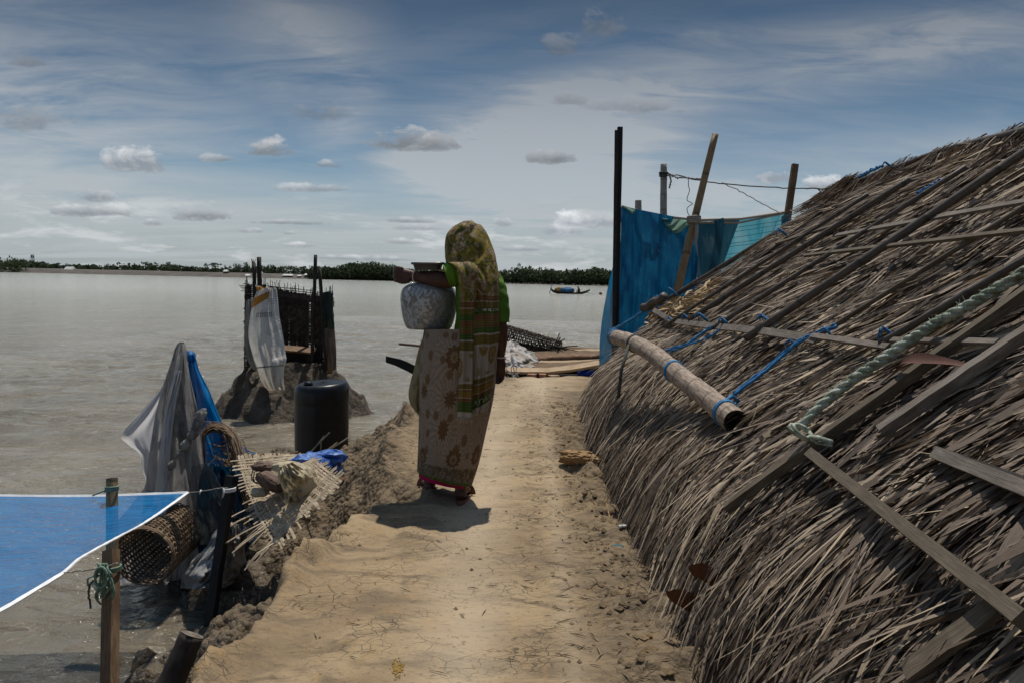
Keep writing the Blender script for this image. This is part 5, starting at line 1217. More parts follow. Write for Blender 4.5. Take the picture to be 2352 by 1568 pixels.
mb.tube([c + up * .01, P(234, 1128, 4.75), P(213, 1137, 4.8)], .005, 5); mb.tube([c, P(243, 1120, 4.7), P(240, 1130, 4.7)], .005, 4)
o = mb.build('green_tie', M['green_rope']); tag(o, 'green twine tied round the hollow bamboo post', 'twine')

# grey sheeting hung over a pole
m, t = new('grey_net_sheeting'); ob = tc(t); n1 = noi(t, mapv(t, ob, (1, 1, .5)), 6, 8, .68, .8); n2 = noi(t, mapv(t, ob, (2.5, 2.5, .9)), 16, 6, .7, 1.4); n3 = noi(t, ob, 80, 4, .7)
c = rmp(t, n1, [(.3, (.12, .115, .11)), (.48, (.30, .29, .28)), (.66, (.5, .49, .48))])
c = mix(t, mth(t, 'MULTIPLY', rmp(t, n2, [(.5, 0.), (.66, 1.)]), .7), c, (.55, .53, .50))  # pale flecks paint glints into the sheeting colour
b_ = bsdf(t, c, .42, bmp(t, mth(t, 'ADD', n2, mth(t, 'MULTIPLY', n3, .4)), .9, .02), Specular_IOR_Level=.6)
surf(t, nd(t, 'ShaderNodeMixShader', {0: .42, 1: b_, 2: nd(t, 'ShaderNodeBsdfTranslucent', {0: c}).outputs[0]}).outputs[0]); M['gnet'] = m
m, t = new('cloudy_plastic'); ob = tc(t); n1 = noi(t, ob, 3, 5, .6, .6); n2 = noi(t, mapv(t, ob, (2, 2, 1)), 12, 5, .6, 1)
c = rmp(t, n1, [(.3, (.45, .44, .43)), (.55, (.62, .62, .64)), (.7, (.64, .58, .5))])
b_ = bsdf(t, c, .35, bmp(t, n2, .5, .015), Specular_IOR_Level=.5)
surf(t, nd(t, 'ShaderNodeMixShader', {0: .6, 1: b_, 2: nd(t, 'ShaderNodeBsdfTranslucent', {0: c}).outputs[0]}).outputs[0]); M['cplast'] = m
GD = 5.75
gt = thing('draped_sheeting', 'torn grey net and cloudy plastic sheeting hung tent-like over a pole', 'sheeting', tuple(P(410, 1330, GD)))
mb = MB(); mb.grid(sheet([(788, 408, 790, 424, 0, 0), (802, 401, 806, 429), (830, 393, 838, 432), (880, 376, 880, 440), (930, 362, 930, 452), (980, 352, 970, 460), (1050, 342, 1040, 466), (1120, 334, 1110, 474), (1180, 326, 1180, 482), (1250, 322, 1240, 486), (1345, 320, 1320, 480)], GD, 90, 80, .30, 1.9, 31, .12, fv=.5, fine=.045)); mb.build('net_sheeting', M['gnet'], gt)
mb = MB(); mb.grid(sheet([(868, 386, 868, 398, .1, .05), (900, 362, 900, 392, .15, .05), (950, 320, 945, 388, .2, .05), (998, 279, 990, 384, .3, .05), (1018, 292, 1030, 380, .3, .05), (1042, 320, 1060, 376, .25, .05), (1078, 326, 1100, 374, .2, .05), (1112, 334, 1130, 372, .15, .05), (1160, 300, 1160, 368, .1, .05), (1230, 250, 1215, 352), (1345, 240, 1330, 340)], GD - .05, 60, 30, .16, 1.8, 32, .05, fv=.3, fine=.01)); mb.build('plastic_flap', M['cplast'], gt)
mb = MB(); mb.grid(sheet([(850, 400, 850, 420), (940, 380, 940, 402), (1040, 366, 1040, 392), (1120, 356, 1120, 388), (1200, 350, 1200, 384)], GD - .24, 40, 16, .08, 2, 33, .1, fine=.02)); mb.build('plastic_fold', M['cplast'], gt)
# the rope-like twisted fold
mb = MB(); TW = spline([(460, 955), (448, 985), (424, 1025), (398, 1062), (374, 1110), (356, 1165)], 9)
for k, (x, y) in enumerate(TW): crumple(P(x, y, GD - .30), .046 - .003 * k, .3, M['gnet'], 'twisted_fold', gt, 3, 2, 60 + k, (.75, .7, 1.1), Matrix.Rotation(.6, 4, 'Y').to_euler(), .3, .05)
mb = MB(); mb.grid(sheet([(1070, 440, 1060, 480), (1150, 430, 1140, 520), (1200, 430, 1200, 545), (1250, 440, 1250, 520)], GD - .28, 40, 30, .16, 3, 34, .1, fine=.02)); mb.build('net_tail', M['netdark'] if 'netdark' in M else netmat('dark_mesh', (.03, .04, .045), (.07, .075, .08), .45, fold=6), gt)
mb = MB(); post(mb, 417, 786, 420, 1345, GD + .06, GD + .06, 12, 16, 8); mb.build('support_pole', M['dwood'], gt)
# blue net drape
m_ = netmat('draped_blue_net', (.0, .15, .42), (.004, .27, .66), .04, fold=3, transl=.55); M['dnet'] = m_
bd = thing('blue_net_drape', 'sheer bright blue net hung from a peak behind the grey sheeting', 'net', tuple(P(500, 1060, 6.1)))
BDp = 6.15
mb = MB(); mb.grid(sheet([(812, 431, 813, 444), (824, 431, 822, 450), (850, 436, 850, 458), (890, 440, 890, 478), (930, 446, 930, 494), (970, 452, 970, 511), (1010, 456, 1004, 528), (1060, 458, 1040, 560), (1100, 460, 1075, 560)], BDp, 60, 40, .18, 3, 35, .1, fv=.22, fine=.02)); mb.build('net_peak', M['dnet'], bd)
mb = MB(); mb.grid(sheet([(990, 505, 1030, 506), (1006, 528, 1055, 524), (1022, 552, 1066, 545), (1036, 578, 1072, 570), (1050, 608, 1060, 606)], BDp + .02, 40, 24, .14, 4, 36, fine=.03)); mb.build('net_tail', M['dnet'], bd)
o = crumple(P(437, 820, BDp - .02), .04, .3, M['dnet'], 'net_knot', bd, 3, squash=(.9, .9, 1.1))
mb = MB(); mb.tube([P(442, 820, BDp), P(451, 930, BDp - .02), P(456, 1000, BDp)], .004, 4); post(mb, 436, 816, 440, 1330, BDp + .1, BDp + .1, 8, 12, 8); mb.build('support_pole', M['black'], bd)
# dark blue tarp in the shade below
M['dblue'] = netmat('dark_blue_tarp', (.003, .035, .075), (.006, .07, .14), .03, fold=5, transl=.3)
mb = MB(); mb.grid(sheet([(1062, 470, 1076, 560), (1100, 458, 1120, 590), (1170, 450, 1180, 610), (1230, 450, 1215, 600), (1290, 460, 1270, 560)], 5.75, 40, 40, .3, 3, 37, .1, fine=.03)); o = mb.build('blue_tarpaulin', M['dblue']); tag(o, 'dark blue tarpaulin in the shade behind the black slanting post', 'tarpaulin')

# wicker basket lying in the water
mb, (a, b, T) = wicker(P(332, 1276, 5.15), P(408, 1212, 5.65), .185, .175, 34, 30, None, .0052, 8, jit=.006)
bk = thing('wicker_basket', 'open ended brown wicker basket lying on its side in the shallow water', 'basket', tuple(P(332, 1276, 5.15)))
mb.build('woven_wall', M['wick'], bk)
mb = MB(); c0 = P(332, 1276, 5.15)
for k in range(3): mb.tube([c0 + T * (.012 * k - .012) + (a * math.cos(u) + b * math.sin(u)) * (.188 + .004 * (k % 2)) for u in np.linspace(0, 6.2832, 33)], .008, 6)
mb.build('rim', M['wick'], bk)
M['oldsack'] = cloth('old_sack', [(.1, .095, .09), (.2, .19, .18), (.3, .29, .28)], 4, transl=.15, bump=.8, bd=.02)
mb = MB(); A = [[tuple(P(404, 1216, 5.6) + (a * math.cos(u) + b * math.sin(u)) * .165 * f + T * .03 * float(vn(u * 2, f * 3, 0, 3))) for u in np.linspace(0, 6.2832, 25)[:-1]] for f in (1, .5, .02)]
mb.grid(A, closed=True); mb.build('lining', M['oldsack'], bk)

# big frayed wicker mat whose left end curls into a hoop
mt_ = thing('woven_mat', 'large frayed openwork bamboo mat on the bank, left end curled into a hoop', 'wicker mat', tuple(P(640, 1200, 5.3)))
def matp(s, t, lift=0):
    A_, B_, C_, D_ = (548, 1052, 5.6), (634, 1246, 4.72), (705, 1042, 5.55), (782, 1094, 4.85)     # top left, bottom tip, top back, right
    x, y, D = [(A_[k] * (1 - s) + B_[k] * s) * (1 - t) + (C_[k] * (1 - s) + D_[k] * s) * t for k in range(3)]
    y += 16 * math.sin(math.pi * min(1, max(0, t))) * math.sin(math.pi * min(1, max(0, s))); x -= 12 * math.sin(math.pi * min(1, max(0, s))) * (1 - t); return P(x, y, D - lift)
mb = MB(); q = random.Random(9); NU = 30
MN = (matp(1, .5) - matp(0, .5)).cross(matp(.5, 1) - matp(.5, 0)).normalized()
for i in range(NU):                                     # two crossing families of flat splints
    for fam in (0, 1):
        f = (i + .5) / NU + q.uniform(-.006, .006)
        e0, e1 = (q.uniform(-.06, .0), q.uniform(1.0, 1.14)) if fam == 0 else (q.uniform(-.14, -.01), q.uniform(1.0, 1.10))
        if q.random() < .12: e1 -= q.uniform(.1, .4)
        sh_ = q.uniform(-.03, .03); pts = []
        for k in range(13):
            tt = e0 + (e1 - e0) * k / 12; s_, t_ = (tt, f + sh_ * tt) if fam == 0 else (f + sh_ * tt, tt)
            pts.append(matp(s_, t_, .004 * (1 if (k + i) % 2 else -1) + .003 * fam))
        mb.plank(pts, .014 * q.uniform(.75, 1.25), .002, MN, sub=13, rough=.1)
for k in range(16):                                    # longer frayed ends at the lower left
    s0 = q.uniform(.55, 1.0); a_ = matp(s0, 0); b_ = a_ - (matp(s0, .3) - a_).normalized() * q.uniform(.08, .26) - up * q.uniform(0, .03); mb.plank([a_, (a_ + b_) / 2 + up * .006, b_], .013, .002, MN, sub=4)
for k in range(14):
    t0_ = q.uniform(.7, 1.0); a_ = matp(1, t0_); b_ = a_ + (a_ - matp(.7, t0_)).normalized() * q.uniform(.04, .13); mb.plank([a_, b_], .012, .002, MN, sub=3)
mb.plank([matp(1.0, .05), P(590, 1270, 4.7), P(567, 1300, 4.7)], .014, .003, MN); mb.plank([P(700, 1180, 5.1), P(708, 1215, 5.05), P(722, 1250, 5.05)], .010, .002, fw)
mb.build('woven_splints', M['wick_pale'], mt_, False)
mb = MB()
for k in range(150):                                   # the hoop: bundled weavers
    o_ = rng.normal(0, 1, 3); e = rng.uniform(.0, .25); pts = spline([(468 + o_[0] * 4, 1085, 5.95), (463 + o_[0] * 5, 1010, 5.95), (478 + o_[0] * 7, 985 + o_[1] * 5, 5.95), (506 + o_[1] * 3, 976 + o_[0] * 7 + 6, 5.92), (533 - o_[0] * 7, 1004 + o_[1] * 4, 5.85), (549 - o_[0] * 9, 1060, 5.75), (566 - o_[0] * 11, 1120, 5.6), (594 - o_[0] * 13, 1190, 5.4), (625 - o_[0] * 14, 1232, 5.3)], 40)
    a0 = int(40 * rng.uniform(0, .55)); a1 = min(40, a0 + int(rng.uniform(10, 24)))
    mb.tube([P(x + rng.normal(0, .8), y + rng.normal(0, .8), d + o_[2] * .04) for x, y, d in pts[a0:a1]], .0035, 3, cap=False)
for k in range(60):
    a_ = P(rng.uniform(470, 560), rng.uniform(1000, 1090), 5.9 + rng.normal(0, .06)); ang = rng.normal(.5, .7); l = rng.uniform(.08, .3); mb.tube([a_, a_ + (rt * math.cos(ang) - up * math.sin(ang)) * l], .003, 3, cap=False)
for k in range(80):
    x = rng.uniform(470, 540); a_ = P(x, rng.uniform(1080, 1120), 5.9); mb.tube([a_, a_ + rt * rng.uniform(0, .1) - up * rng.uniform(.1, .35) + fw * rng.normal(0, .03)], .004, 3, cap=False)
mb.build('curled_hoop', M['wick'], mt_)
mb = MB()
for k in range(26):
    x0 = rng.uniform(500, 600); y0 = rng.uniform(1042, 1068); a_ = P(x0, y0, 6.05); b_ = P(x0 + rng.uniform(60, 150), y0 - rng.uniform(-8, 12), 6.1); mb.plank([a_, (a_ + b_) / 2 - up * .01, b_], .012, .003, fw + up, sub=4)
for (x0, y0, x1, y1) in ((690, 1060, 757, 992), (700, 1055, 745, 1000), (690, 1080, 775, 1015), (735, 1102, 737, 1012), (727, 1052, 802, 1003), (650, 1120, 760, 1052), (700, 1110, 790, 1040), (720, 1080, 705, 1040)):
    mb.tube([P(x0, y0, 5.9), P(x1, y1, 5.95)], .0055, 4)
mb.build('loose_stick', M['wick_pale'], mt_, False)

# bundles lying on the mat
M['cream'] = cloth('cream_plastic_sack', [(.33, .27, .16), (.5, .43, .29), (.62, .56, .42)], 5, ro=.5, bump=1, bd=.03, transl=.15)
def drape(rows, D, name, mat, label, cat, sd, fold=.1, ff=3, n=44, m=36, bulge=.1, fine=.03, tilt=0):
    A = sheet(rows, D, n, m, fold, ff, sd, bulge, fv=.9, fine=fine); mb = MB(); mb.grid(A); o = mb.build(name, mat); sdm = o.modifiers.new('s', 'SOLIDIFY'); sdm.thickness = .004; return tag(o, label, cat)
cr = thing('cream_sack', 'crumpled cream plastic sack lying open on the woven mat', 'sack', tuple(P(670, 1130, 5.5)))
crumple(P(672, 1095, 5.15), .12, .22, M['cream'], 'sack_fold', cr, 3, 1.6, 5, (1.25, .8, .72), amp2=.3, facet=.05)
crumple(P(698, 1112, 5.03), .09, .26, M['cream'], 'sack_fold', cr, 3, 1.8, 8, (.9, .8, 1.1), amp2=.3, facet=.06)
mb = MB(); mb.grid(sheet([(1072, 640, 1060, 672), (1100, 640, 1085, 706), (1130, 652, 1120, 722), (1158, 652, 1140, 712)], 4.96, 36, 30, .14, 3, 41, .07, fv=1, fine=.03)); mb.build('sack_mouth', M['cream'], cr)
crumple(P(596, 1130, 5.1), .042, .3, M['cream'], 'sack_corner', cr, 3, 2, 12, (1.4, .8, .6), facet=.06)
M['hide'] = cloth('brown_hide', [(.05, .028, .02), (.12, .075, .055), (.19, .13, .1)], 8, ro=.7, transl=0, bump=.8)
pb = thing('brown_bundle', 'brown rolled hide bundle tied with cord beside the cream sack on the mat', 'bundle', tuple(P(612, 1105, 5.45)))
Lp = [Vector(v) for v in spline([P(577, 1078, 5.2), P(590, 1090, 5.14), P(612, 1104, 5.08), P(640, 1120, 5.0), P(662, 1130, 4.96)], 18)]
ax_ = (Lp[-1] - Lp[0]).normalized(); crumple((Lp[0] + Lp[-1]) / 2, .052, .12, M['hide'], 'roll', pb, 4, 1.6, 6, (2.6, 1, .95), ax_.to_track_quat('X', 'Z').to_euler(), .18, .012)
crumple(P(606, 1070, 5.15), .05, .2, M['hide'], 'roll_end', pb, 4, 1.6, 16, (1.5, .9, .6), None, .2, .015)
mb = MB()
for k in range(3): mb.tube([Lp[4 + k // 2] + up * .05 * math.cos(a) + (fw * .8 + rt * .3) * .055 * math.sin(a) for a in np.linspace(0, 6.3, 14)], .004, 4)
mb.build('binding_cord', M['drope'], pb)
M['bplas2'] = cloth('bright_blue_plastic', [(.008, .06, .3), (.02, .13, .5), (.2, .35, .7)], 9, ro=.25, transl=.2, bump=1, bd=.02, spec=.6)
bp = thing('blue_plastic_sheet', 'shiny crumpled blue plastic sheet stuffed between mat and barrel', 'plastic sheet', tuple(P(740, 1070, 5.9)))
crumple(P(732, 1068, 5.5), .13, .34, M['bplas2'], 'plastic_fold', bp, 3, 2.2, 3, (1.2, .6, .65), amp2=.3, facet=.09); crumple(P(762, 1048, 5.5), .085, .34, M['bplas2'], 'plastic_fold', bp, 3, 2.2, 4, (1.1, .6, .5), amp2=.3, facet=.09)
# woven sacks spilled at the foot of the bank
M['wsack'] = cloth('white_woven_sack', [(.2, .2, .2), (.38, .38, .37), (.55, .55, .54)], 5, ro=.5, transl=.3, bump=.9, bd=.03)
drape([(1196, 520, 1205, 552), (1225, 490, 1235, 566), (1250, 478, 1262, 560), (1290, 440, 1300, 566), (1320, 420, 1330, 556), (1350, 415, 1356, 500)], 5.35, 'woven_sack', M['wsack'], 'pale grey woven sack slumped into the water behind the black post', 'sack', 43, .3, 3, 50, 50, .25, .04)
drape([(1182, 540, 1196, 566), (1205, 528, 1215, 582), (1240, 530, 1245, 574)], 5.5, 'woven_sack', M['wsack'], 'smaller pale sack end with light dots tucked under the frayed mat', 'sack', 44, .2, 3, 30, 30, .15, .03)
# ------------------------------------------------------------------ the walking woman
PD = 4.36
def w(x, y, d=0.0): return P(x, y, PD + d)
person = thing('person', 'person walking away in a printed brown and green sari with covered head', 'person', tuple(G(1035, 1150)))
def remesh(mb, vox, name, mat, parent, smooth=6):
    o = mb.build(name, mat, None); m = o.modifiers.new('r', 'REMESH'); m.mode = 'VOXEL'; m.voxel_size = vox; m.use_smooth_shade = True
    s = o.modifiers.new('s', 'SMOOTH'); s.iterations = smooth; s.factor = .5
    bpy.context.view_layer.update(); dg = bpy.context.evaluated_depsgraph_get(); me = bpy.data.meshes.new_from_object(o.evaluated_get(dg)); o.modifiers.clear(); o.data = me
    me.materials.clear(); me.materials.append(mat); me.polygons.foreach_set('use_smooth', [True] * len(me.polygons)); setp(o, parent); return o
B = MB()
def limb(pts, r, n=14, flat=1.0, side=None):
    S = spline([(*p, q) for p, q in zip(pts, r)], max(8, len(pts) * 5)); pts = [Vector(s[:3]) for s in S]; rr = [max(.003, s[3]) for s in S]
    T0 = (pts[1] - pts[0]).normalized(); T1 = (pts[-1] - pts[-2]).normalized()
    pts = [pts[0] - T0 * rr[0] * .8, pts[0] - T0 * rr[0] * .45] + pts + [pts[-1] + T1 * rr[-1] * .5, pts[-1] + T1 * rr[-1] * .85]; rr = [rr[0] * .45, rr[0] * .85] + rr + [rr[-1] * .82, rr[-1] * .4]
    B.tube(pts, rr, n, flat=flat, side=side)
# trunk, neck, head
limb([w(1088, 800, .02), w(1090, 750, .02), w(1092, 700, .0), w(1094, 650, -.0), w(1092, 625, .0)], [.13, .11, .10, .115, .08], 20, .72, rt)
limb([w(1091, 640), w(1084, 605, .02), w(1080, 585, .03)], [.06, .05, .05])
hc = w(1077, 566, .04); face = (Vector((-.35, .93, -.12))).normalized(); fs = face.cross(up).normalized()
bm = bmesh.new(); bmesh.ops.create_uvsphere(bm, u_segments=24, v_segments=16, radius=1); V = []
for v in bm.verts:
    q = v.co; V.append(tuple(hc + fs * q.x * .074 + face * q.y * .092 + Vector((0, 0, 1)) * (q.z * .112 - .012 * max(0, q.y) * (q.z < 0))))
B.add(V, [[v.index for v in f.verts] for f in bm.faces]); bm.free()
limb([hc + face * .085 + Vector((0, 0, .02)), hc + face * .105 - Vector((0, 0, .018))], [.009, .015], 8)       # nose
limb([hc + face * .075 - Vector((0, 0, .085)), hc + face * .08 - Vector((0, 0, .09))], [.022, .02], 8)          # chin
for s in (-1, 1):
    limb([hc + face * .088 + fs * s * .02 - Vector((0, 0, .052)), hc + face * .092 - Vector((0, 0, .052))], [.006, .008], 6)   # lips
    limb([hc + fs * s * .076 + Vector((0, 0, .015)), hc + fs * s * .082 - face * .01 - Vector((0, 0, .02))], [.014, .010], 8)  # ears
    limb([hc + face * .08 + fs * s * .015 + Vector((0, 0, .028)), hc + face * .07 + fs * s * .05 + Vector((0, 0, .026))], [.008, .006], 6)  # brows
# left arm: upper arm forward, forearm level over the pot, closed hand
sh_l = w(1060, 628, -.0); el_l = w(1024, 645, -.035); wr_l = w(953, 634, .03); 
limb([sh_l, w(1046, 636, -.02), el_l], [.052, .050, .046]); limb([el_l, w(1006, 641, -.04), w(980, 638, -.01), wr_l], [.044, .044, .037, .027], side=up, flat=.9)
limb([wr_l, w(940, 633, .04), w(925, 631, .05)], [.026, .032, .038], 12, .7, up)
for k, (yk, rr_) in enumerate(((616, .0105), (625, .0115), (634, .0115), (643, .0105))):
    kx = 911 + (2.0 if k in (0, 3) else 0); limb([w(922, yk + 1, .035), w(kx, yk, .04), w(kx - 5, yk + 1.5, .065), w(kx + 1, yk + 3, .09), w(kx + 10, yk + 3, .095)], [rr_ * 1.15, rr_ * 1.1, rr_, rr_ * .95, rr_ * .85], 8)
limb([w(938, 645, .025), w(925, 648, .03), w(912, 645, .055)], [.015, .0135, .011], 8)
# right arm hanging, swung a little forward
sh_r = w(1134, 640, .02); el_r = w(1150, 742, .0); wr_r = w(1149, 822, .10)
limb([sh_r, w(1144, 690, .0), el_r], [.048, .044, .036]); limb([el_r, w(1152, 770, .02), w(1151, 800, .07), wr_r], [.038, .038, .031, .025], flat=.85)
limb([wr_r, w(1149, 836, .10), w(1146, 850, .115)], [.026, .033, .036], 12, .62, rt)
for k, (xk, L_, r_) in enumerate(((1139, 16, .0095), (1144, 21, .0105), (1150, 22, .0105), (1156, 19, .0100))):
    limb([w(xk + 1, 850, .115), w(xk, 850 + L_ * .6, .125), w(xk - 2, 850 + L_ * 1.05, .115), w(xk - 5, 850 + L_ * 1.35, .095)], [r_ * 1.15, r_ * 1.1, r_, r_ * .75], 8)
limb([w(1140, 832, .09), w(1135, 848, .085), w(1136, 862, .08)], [.014, .013, .009], 8)
# legs and feet
hl = G(985, 1137); hr = G(1057, 1156)
anl = hl + Vector((.0, .045, .085)); anr = hr + Vector((0, .045, .075))
for an, hip, kn in ((anl, w(1040, 800, .03), w(1005, 960, .12)), (anr, w(1100, 800, .02), w(1078, 970, .02))):
    limb([hip, kn, kn.lerp(an, .45) - Vector((0, .03, 0)), an], [.085, .058, .048, .034])
for h_, an, dx in ((hl, anl, -.035), (hr, anr, .02)):
    limb([an - Vector((0, 0, -.01)), h_ + Vector((0, .035, .05)), h_ + Vector((0, .03, .048))], [.034, .034, .030])
    limb([h_ + Vector((0, .03, .046)), h_ + Vector((dx * .4, .10, .050)), h_ + Vector((dx, .165, .034)), h_ + Vector((dx * 1.1, .195, .030))], [.030, .032, .036, .030], 14, .62, rt)
    for k in range(5):
        o_ = (k - 2) * .017; c_ = h_ + Vector((dx * 1.1 + o_, .205 - abs(k - 1.5) * .006, .028)); limb([c_, c_ + Vector((0, .028 - .004 * abs(k - 1), -.003))], [.011, .009], 7)
body = remesh(B, .0048, 'body', M['skin'], person, 4)
# eyes
for s in (-1, 1):
    mb = MB(); c_ = hc + face * .083 + fs * s * .032 + Vector((0, 0, .008)); mb.tube([c_ - face * .006, c_ + face * .002, c_ + face * .005], [.012, .010, .003], 10); mb.build('eye', M['bangle'], person)
# hair under the scarf
mb = MB(); A = []
for th in np.linspace(0, math.pi * .62, 14):
    A.append([tuple(hc + Vector((0, 0, .012)) + Vector((0, 0, 1)) * .119 * math.cos(th) + (fs * math.cos(a) * .083 + face * math.sin(a) * .101 * (.78 if math.sin(a) > 0 and th > .9 else 1)) * math.sin(th)) for a in np.linspace(0, 2 * math.pi, 33)[:-1]])
mb.grid(A, closed=True); mb.build('hair', M['hair'], person)
# sandals
for h_, dx in ((hl, -.035), (hr, .02)):
    out = []; N_ = 30
    for k in range(N_):
        a = 2 * math.pi * k / N_; y = .105 + .135 * math.sin(a); wd = (.042 + .008 * math.sin(a)) * math.cos(a); out.append(h_ + Vector((wd + dx * y / .2, y, 0)))
    mb = MB(); mb.grid([[p + Vector((0, 0, -.004)) for p in out], [p + Vector((0, 0, .019)) for p in out]], closed=True); mb.add([tuple(p + Vector((0, 0, .019))) for p in out], [tuple(range(N_))]); so_ = mb.build('sandal', M['sandal'], person)
    for pts, ww, nn in (([h_ + Vector((.036 * math.cos(a), .045 - .052 * math.sin(a), .035 + .022 * math.sin(a))) for a in np.linspace(-.3, math.pi + .3, 12)], .022, Vector((0, -.5, .9))),
                        ([h_ + Vector((dx * .8 + .046 * math.cos(a), .155, .012 + .058 * math.sin(a))) for a in np.linspace(0, math.pi, 9)], .03, Vector((0, 1, .2)))):
        mb = MB(); mb.plank(pts, ww, .004, nn, sub=14); mb.build('sandal_strap', M['sandal'], person, False)

# ---- clothing materials
m, t = new('sari_print'); uv = tc(t, 'UV'); s_ = nd(t, 'ShaderNodeSeparateXYZ', {0: uv}).outputs
wu = nd(t, 'ShaderNodeVectorMath', {0: uv, 1: mix(t, .022, (0, 0, 0), noi(t, uv, 9, 3, .6, 0, 1))}, operation='ADD').outputs[0]
def motif(sc, k, off=(0, 0, 0)):
    vo = nd(t, 'ShaderNodeTexVoronoi', {'Vector': mapv(t, wu, (1, .72, 1), (0, 0, 0), off), 'Scale': sc, 'Randomness': .75}); D_ = vo.outputs['Distance']
    # toothed outline from the angle about each motif centre
    dv_ = nd(t, 'ShaderNodeVectorMath', {0: mapv(t, wu, (1, .72, 1), (0, 0, 0), off), 1: vo.outputs['Position']}, operation='SUBTRACT').outputs[0]
    q = nd(t, 'ShaderNodeSeparateXYZ', {0: dv_}).outputs; an = mth(t, 'ARCTAN2', q[0], q[1]); te = mth(t, 'MULTIPLY', mth(t, 'SINE', mth(t, 'MULTIPLY', an, 11)), .035)
    return mth(t, 'ADD', D_, te), an
D1, an1 = motif(8.2, 1); D2, an2 = motif(15, 1, (3.3, 1.7, 0)); D3, _ = motif(60, 1, (1, 5, 0))
c = mix(t, noi(t, uv, 3, 4, .6), (.29, .205, .16), (.39, .30, .235))
rays = rmp(t, mth(t, 'MULTIPLY_ADD', mth(t, 'SINE', mth(t, 'MULTIPLY', an1, 22)), .5, .5), [(.45, 0.), (.7, 1.)]); halo = rmp(t, D1, [(.38, 0.), (.42, 1.), (.85, .9), (.95, 0.)])
c = mix(t, mth(t, 'MULTIPLY', mth(t, 'MULTIPLY', rays, halo), .45), c, (.14, .14, .065))
c = mix(t, mth(t, 'MULTIPLY', rmp(t, D3, [(.25, 1.), (.36, 0.)]), .6), c, (.17, .16, .09))
c = mix(t, rmp(t, D1, [(.34, .92), (.38, 0.)]), c, mix(t, noi(t, uv, 60, 3, .6), (.085, .055, .014), (.17, .075, .028)))
c = mix(t, rmp(t, D1, [(.10, 0.), (.12, .8), (.16, .8), (.18, 0.)]), c, (.36, .26, .17)); c = mix(t, rmp(t, D1, [(.06, .9), (.08, 0.)]), c, (.09, .12, .03))
c = mix(t, rmp(t, D2, [(.25, .85), (.29, 0.)]), c, (.16, .085, .035))
bd_ = rmp(t, s_[1], [(0, 1.), (.155, 1.), (.17, 0.)]); zig = rmp(t, noi(t, mapv(t, uv, (2, 1, 1)), 34, 4, .7, 1.5), [(.42, 0.), (.5, 1.)])
c = mix(t, mth(t, 'MULTIPLY', mth(t, 'MULTIPLY', bd_, zig), .85), c, (.085, .065, .02))
c = mix(t, rmp(t, s_[1], [(0, 1.), (.032, 1.), (.034, 0.)]), c, (.07, .12, .015))
n_f = noi(t, uv, 500, 2, .5); b_ = bsdf(t, c, .8, bmp(t, mth(t, 'ADD', noi(t, mapv(t, uv, (1, .3, 1)), 12, 5, .6, .8), mth(t, 'MULTIPLY', n_f, .1)), .8, .022), Specular_IOR_Level=.2, Sheen_Weight=.1)
surf(t, nd(t, 'ShaderNodeMixShader', {0: .15, 1: b_, 2: nd(t, 'ShaderNodeBsdfTranslucent', {0: c}).outputs[0]}).outputs[0]); M['sari'] = m
# end piece: v in metres above its hem
OL, GR, BR, CRM, GO, WH = (.15, .105, .022), (.055, .105, .014), (.17, .075, .03), (.36, .29, .22), (.24, .14, .025), (.42, .37, .3)
stops = [(0, WH), (.022, GR), (.075, BR), (.095, WH), (.099, GO), (.135, BR), (.143, WH), (.147, OL), (.175, WH), (.18, CRM), (.345, WH), (.350, OL), (.395, BR), (.402, WH), (.407, GR), (.44, BR), (.455, OL), (.48, BR), (.51, GR), (.545, OL), (.575, WH), (.579, BR), (.61, WH), (.614, CRM)]
m, t = new('sari_end'); uv = tc(t, 'UV'); s_ = nd(t, 'ShaderNodeSeparateXYZ', {0: uv}).outputs
vv_ = mth(t, 'ADD', s_[1], mth(t, 'MULTIPLY', mth(t, 'SUBTRACT', noi(t, uv, 14, 3, .5), .5), .006)); c = rmp(t, mth(t, 'DIVIDE', vv_, 1.0), stops, 'CONSTANT')
thin = rmp(t, mth(t, 'FRACT', mth(t, 'MULTIPLY', vv_, 70)), [(0, 0.), (.8, 0.), (.82, 1.)]); instripe = rmp(t, s_[1], [(0, 1.), (.175, 1.), (.18, 0.), (.345, 0.), (.35, 1.), (.61, 1.), (.614, 0.)])
c = mix(t, mth(t, 'MULTIPLY', mth(t, 'MULTIPLY', thin, instripe), .3), c, (.3, .24, .15))
# paisley zone
pz = rmp(t, s_[1], [(0, 0.), (.19, 0.), (.195, 1.), (.335, 1.), (.34, 0.)]); pv = mapv(t, uv, (1, .62, 1), (0, 0, .35)); vo = nd(t, 'ShaderNodeTexVoronoi', {'Vector': pv, 'Scale': 10.5, 'Randomness': .4}); q = nd(t, 'ShaderNodeSeparateXYZ', {0: nd(t, 'ShaderNodeVectorMath', {0: pv, 1: vo.outputs['Position']}, operation='SUBTRACT').outputs[0]}).outputs
te = mth(t, 'MULTIPLY', mth(t, 'SINE', mth(t, 'MULTIPLY', mth(t, 'ARCTAN2', q[0], q[1]), 16)), .03); DD = mth(t, 'ADD', vo.outputs['Distance'], te)
c = mix(t, mth(t, 'MULTIPLY', pz, rmp(t, DD, [(.36, .95), (.38, 0.)])), c, (.22, .13, .025)); c = mix(t, mth(t, 'MULTIPLY', pz, rmp(t, DD, [(.12, .0), (.14, .8), (.2, .8), (.22, 0.)])), c, (.36, .27, .16))
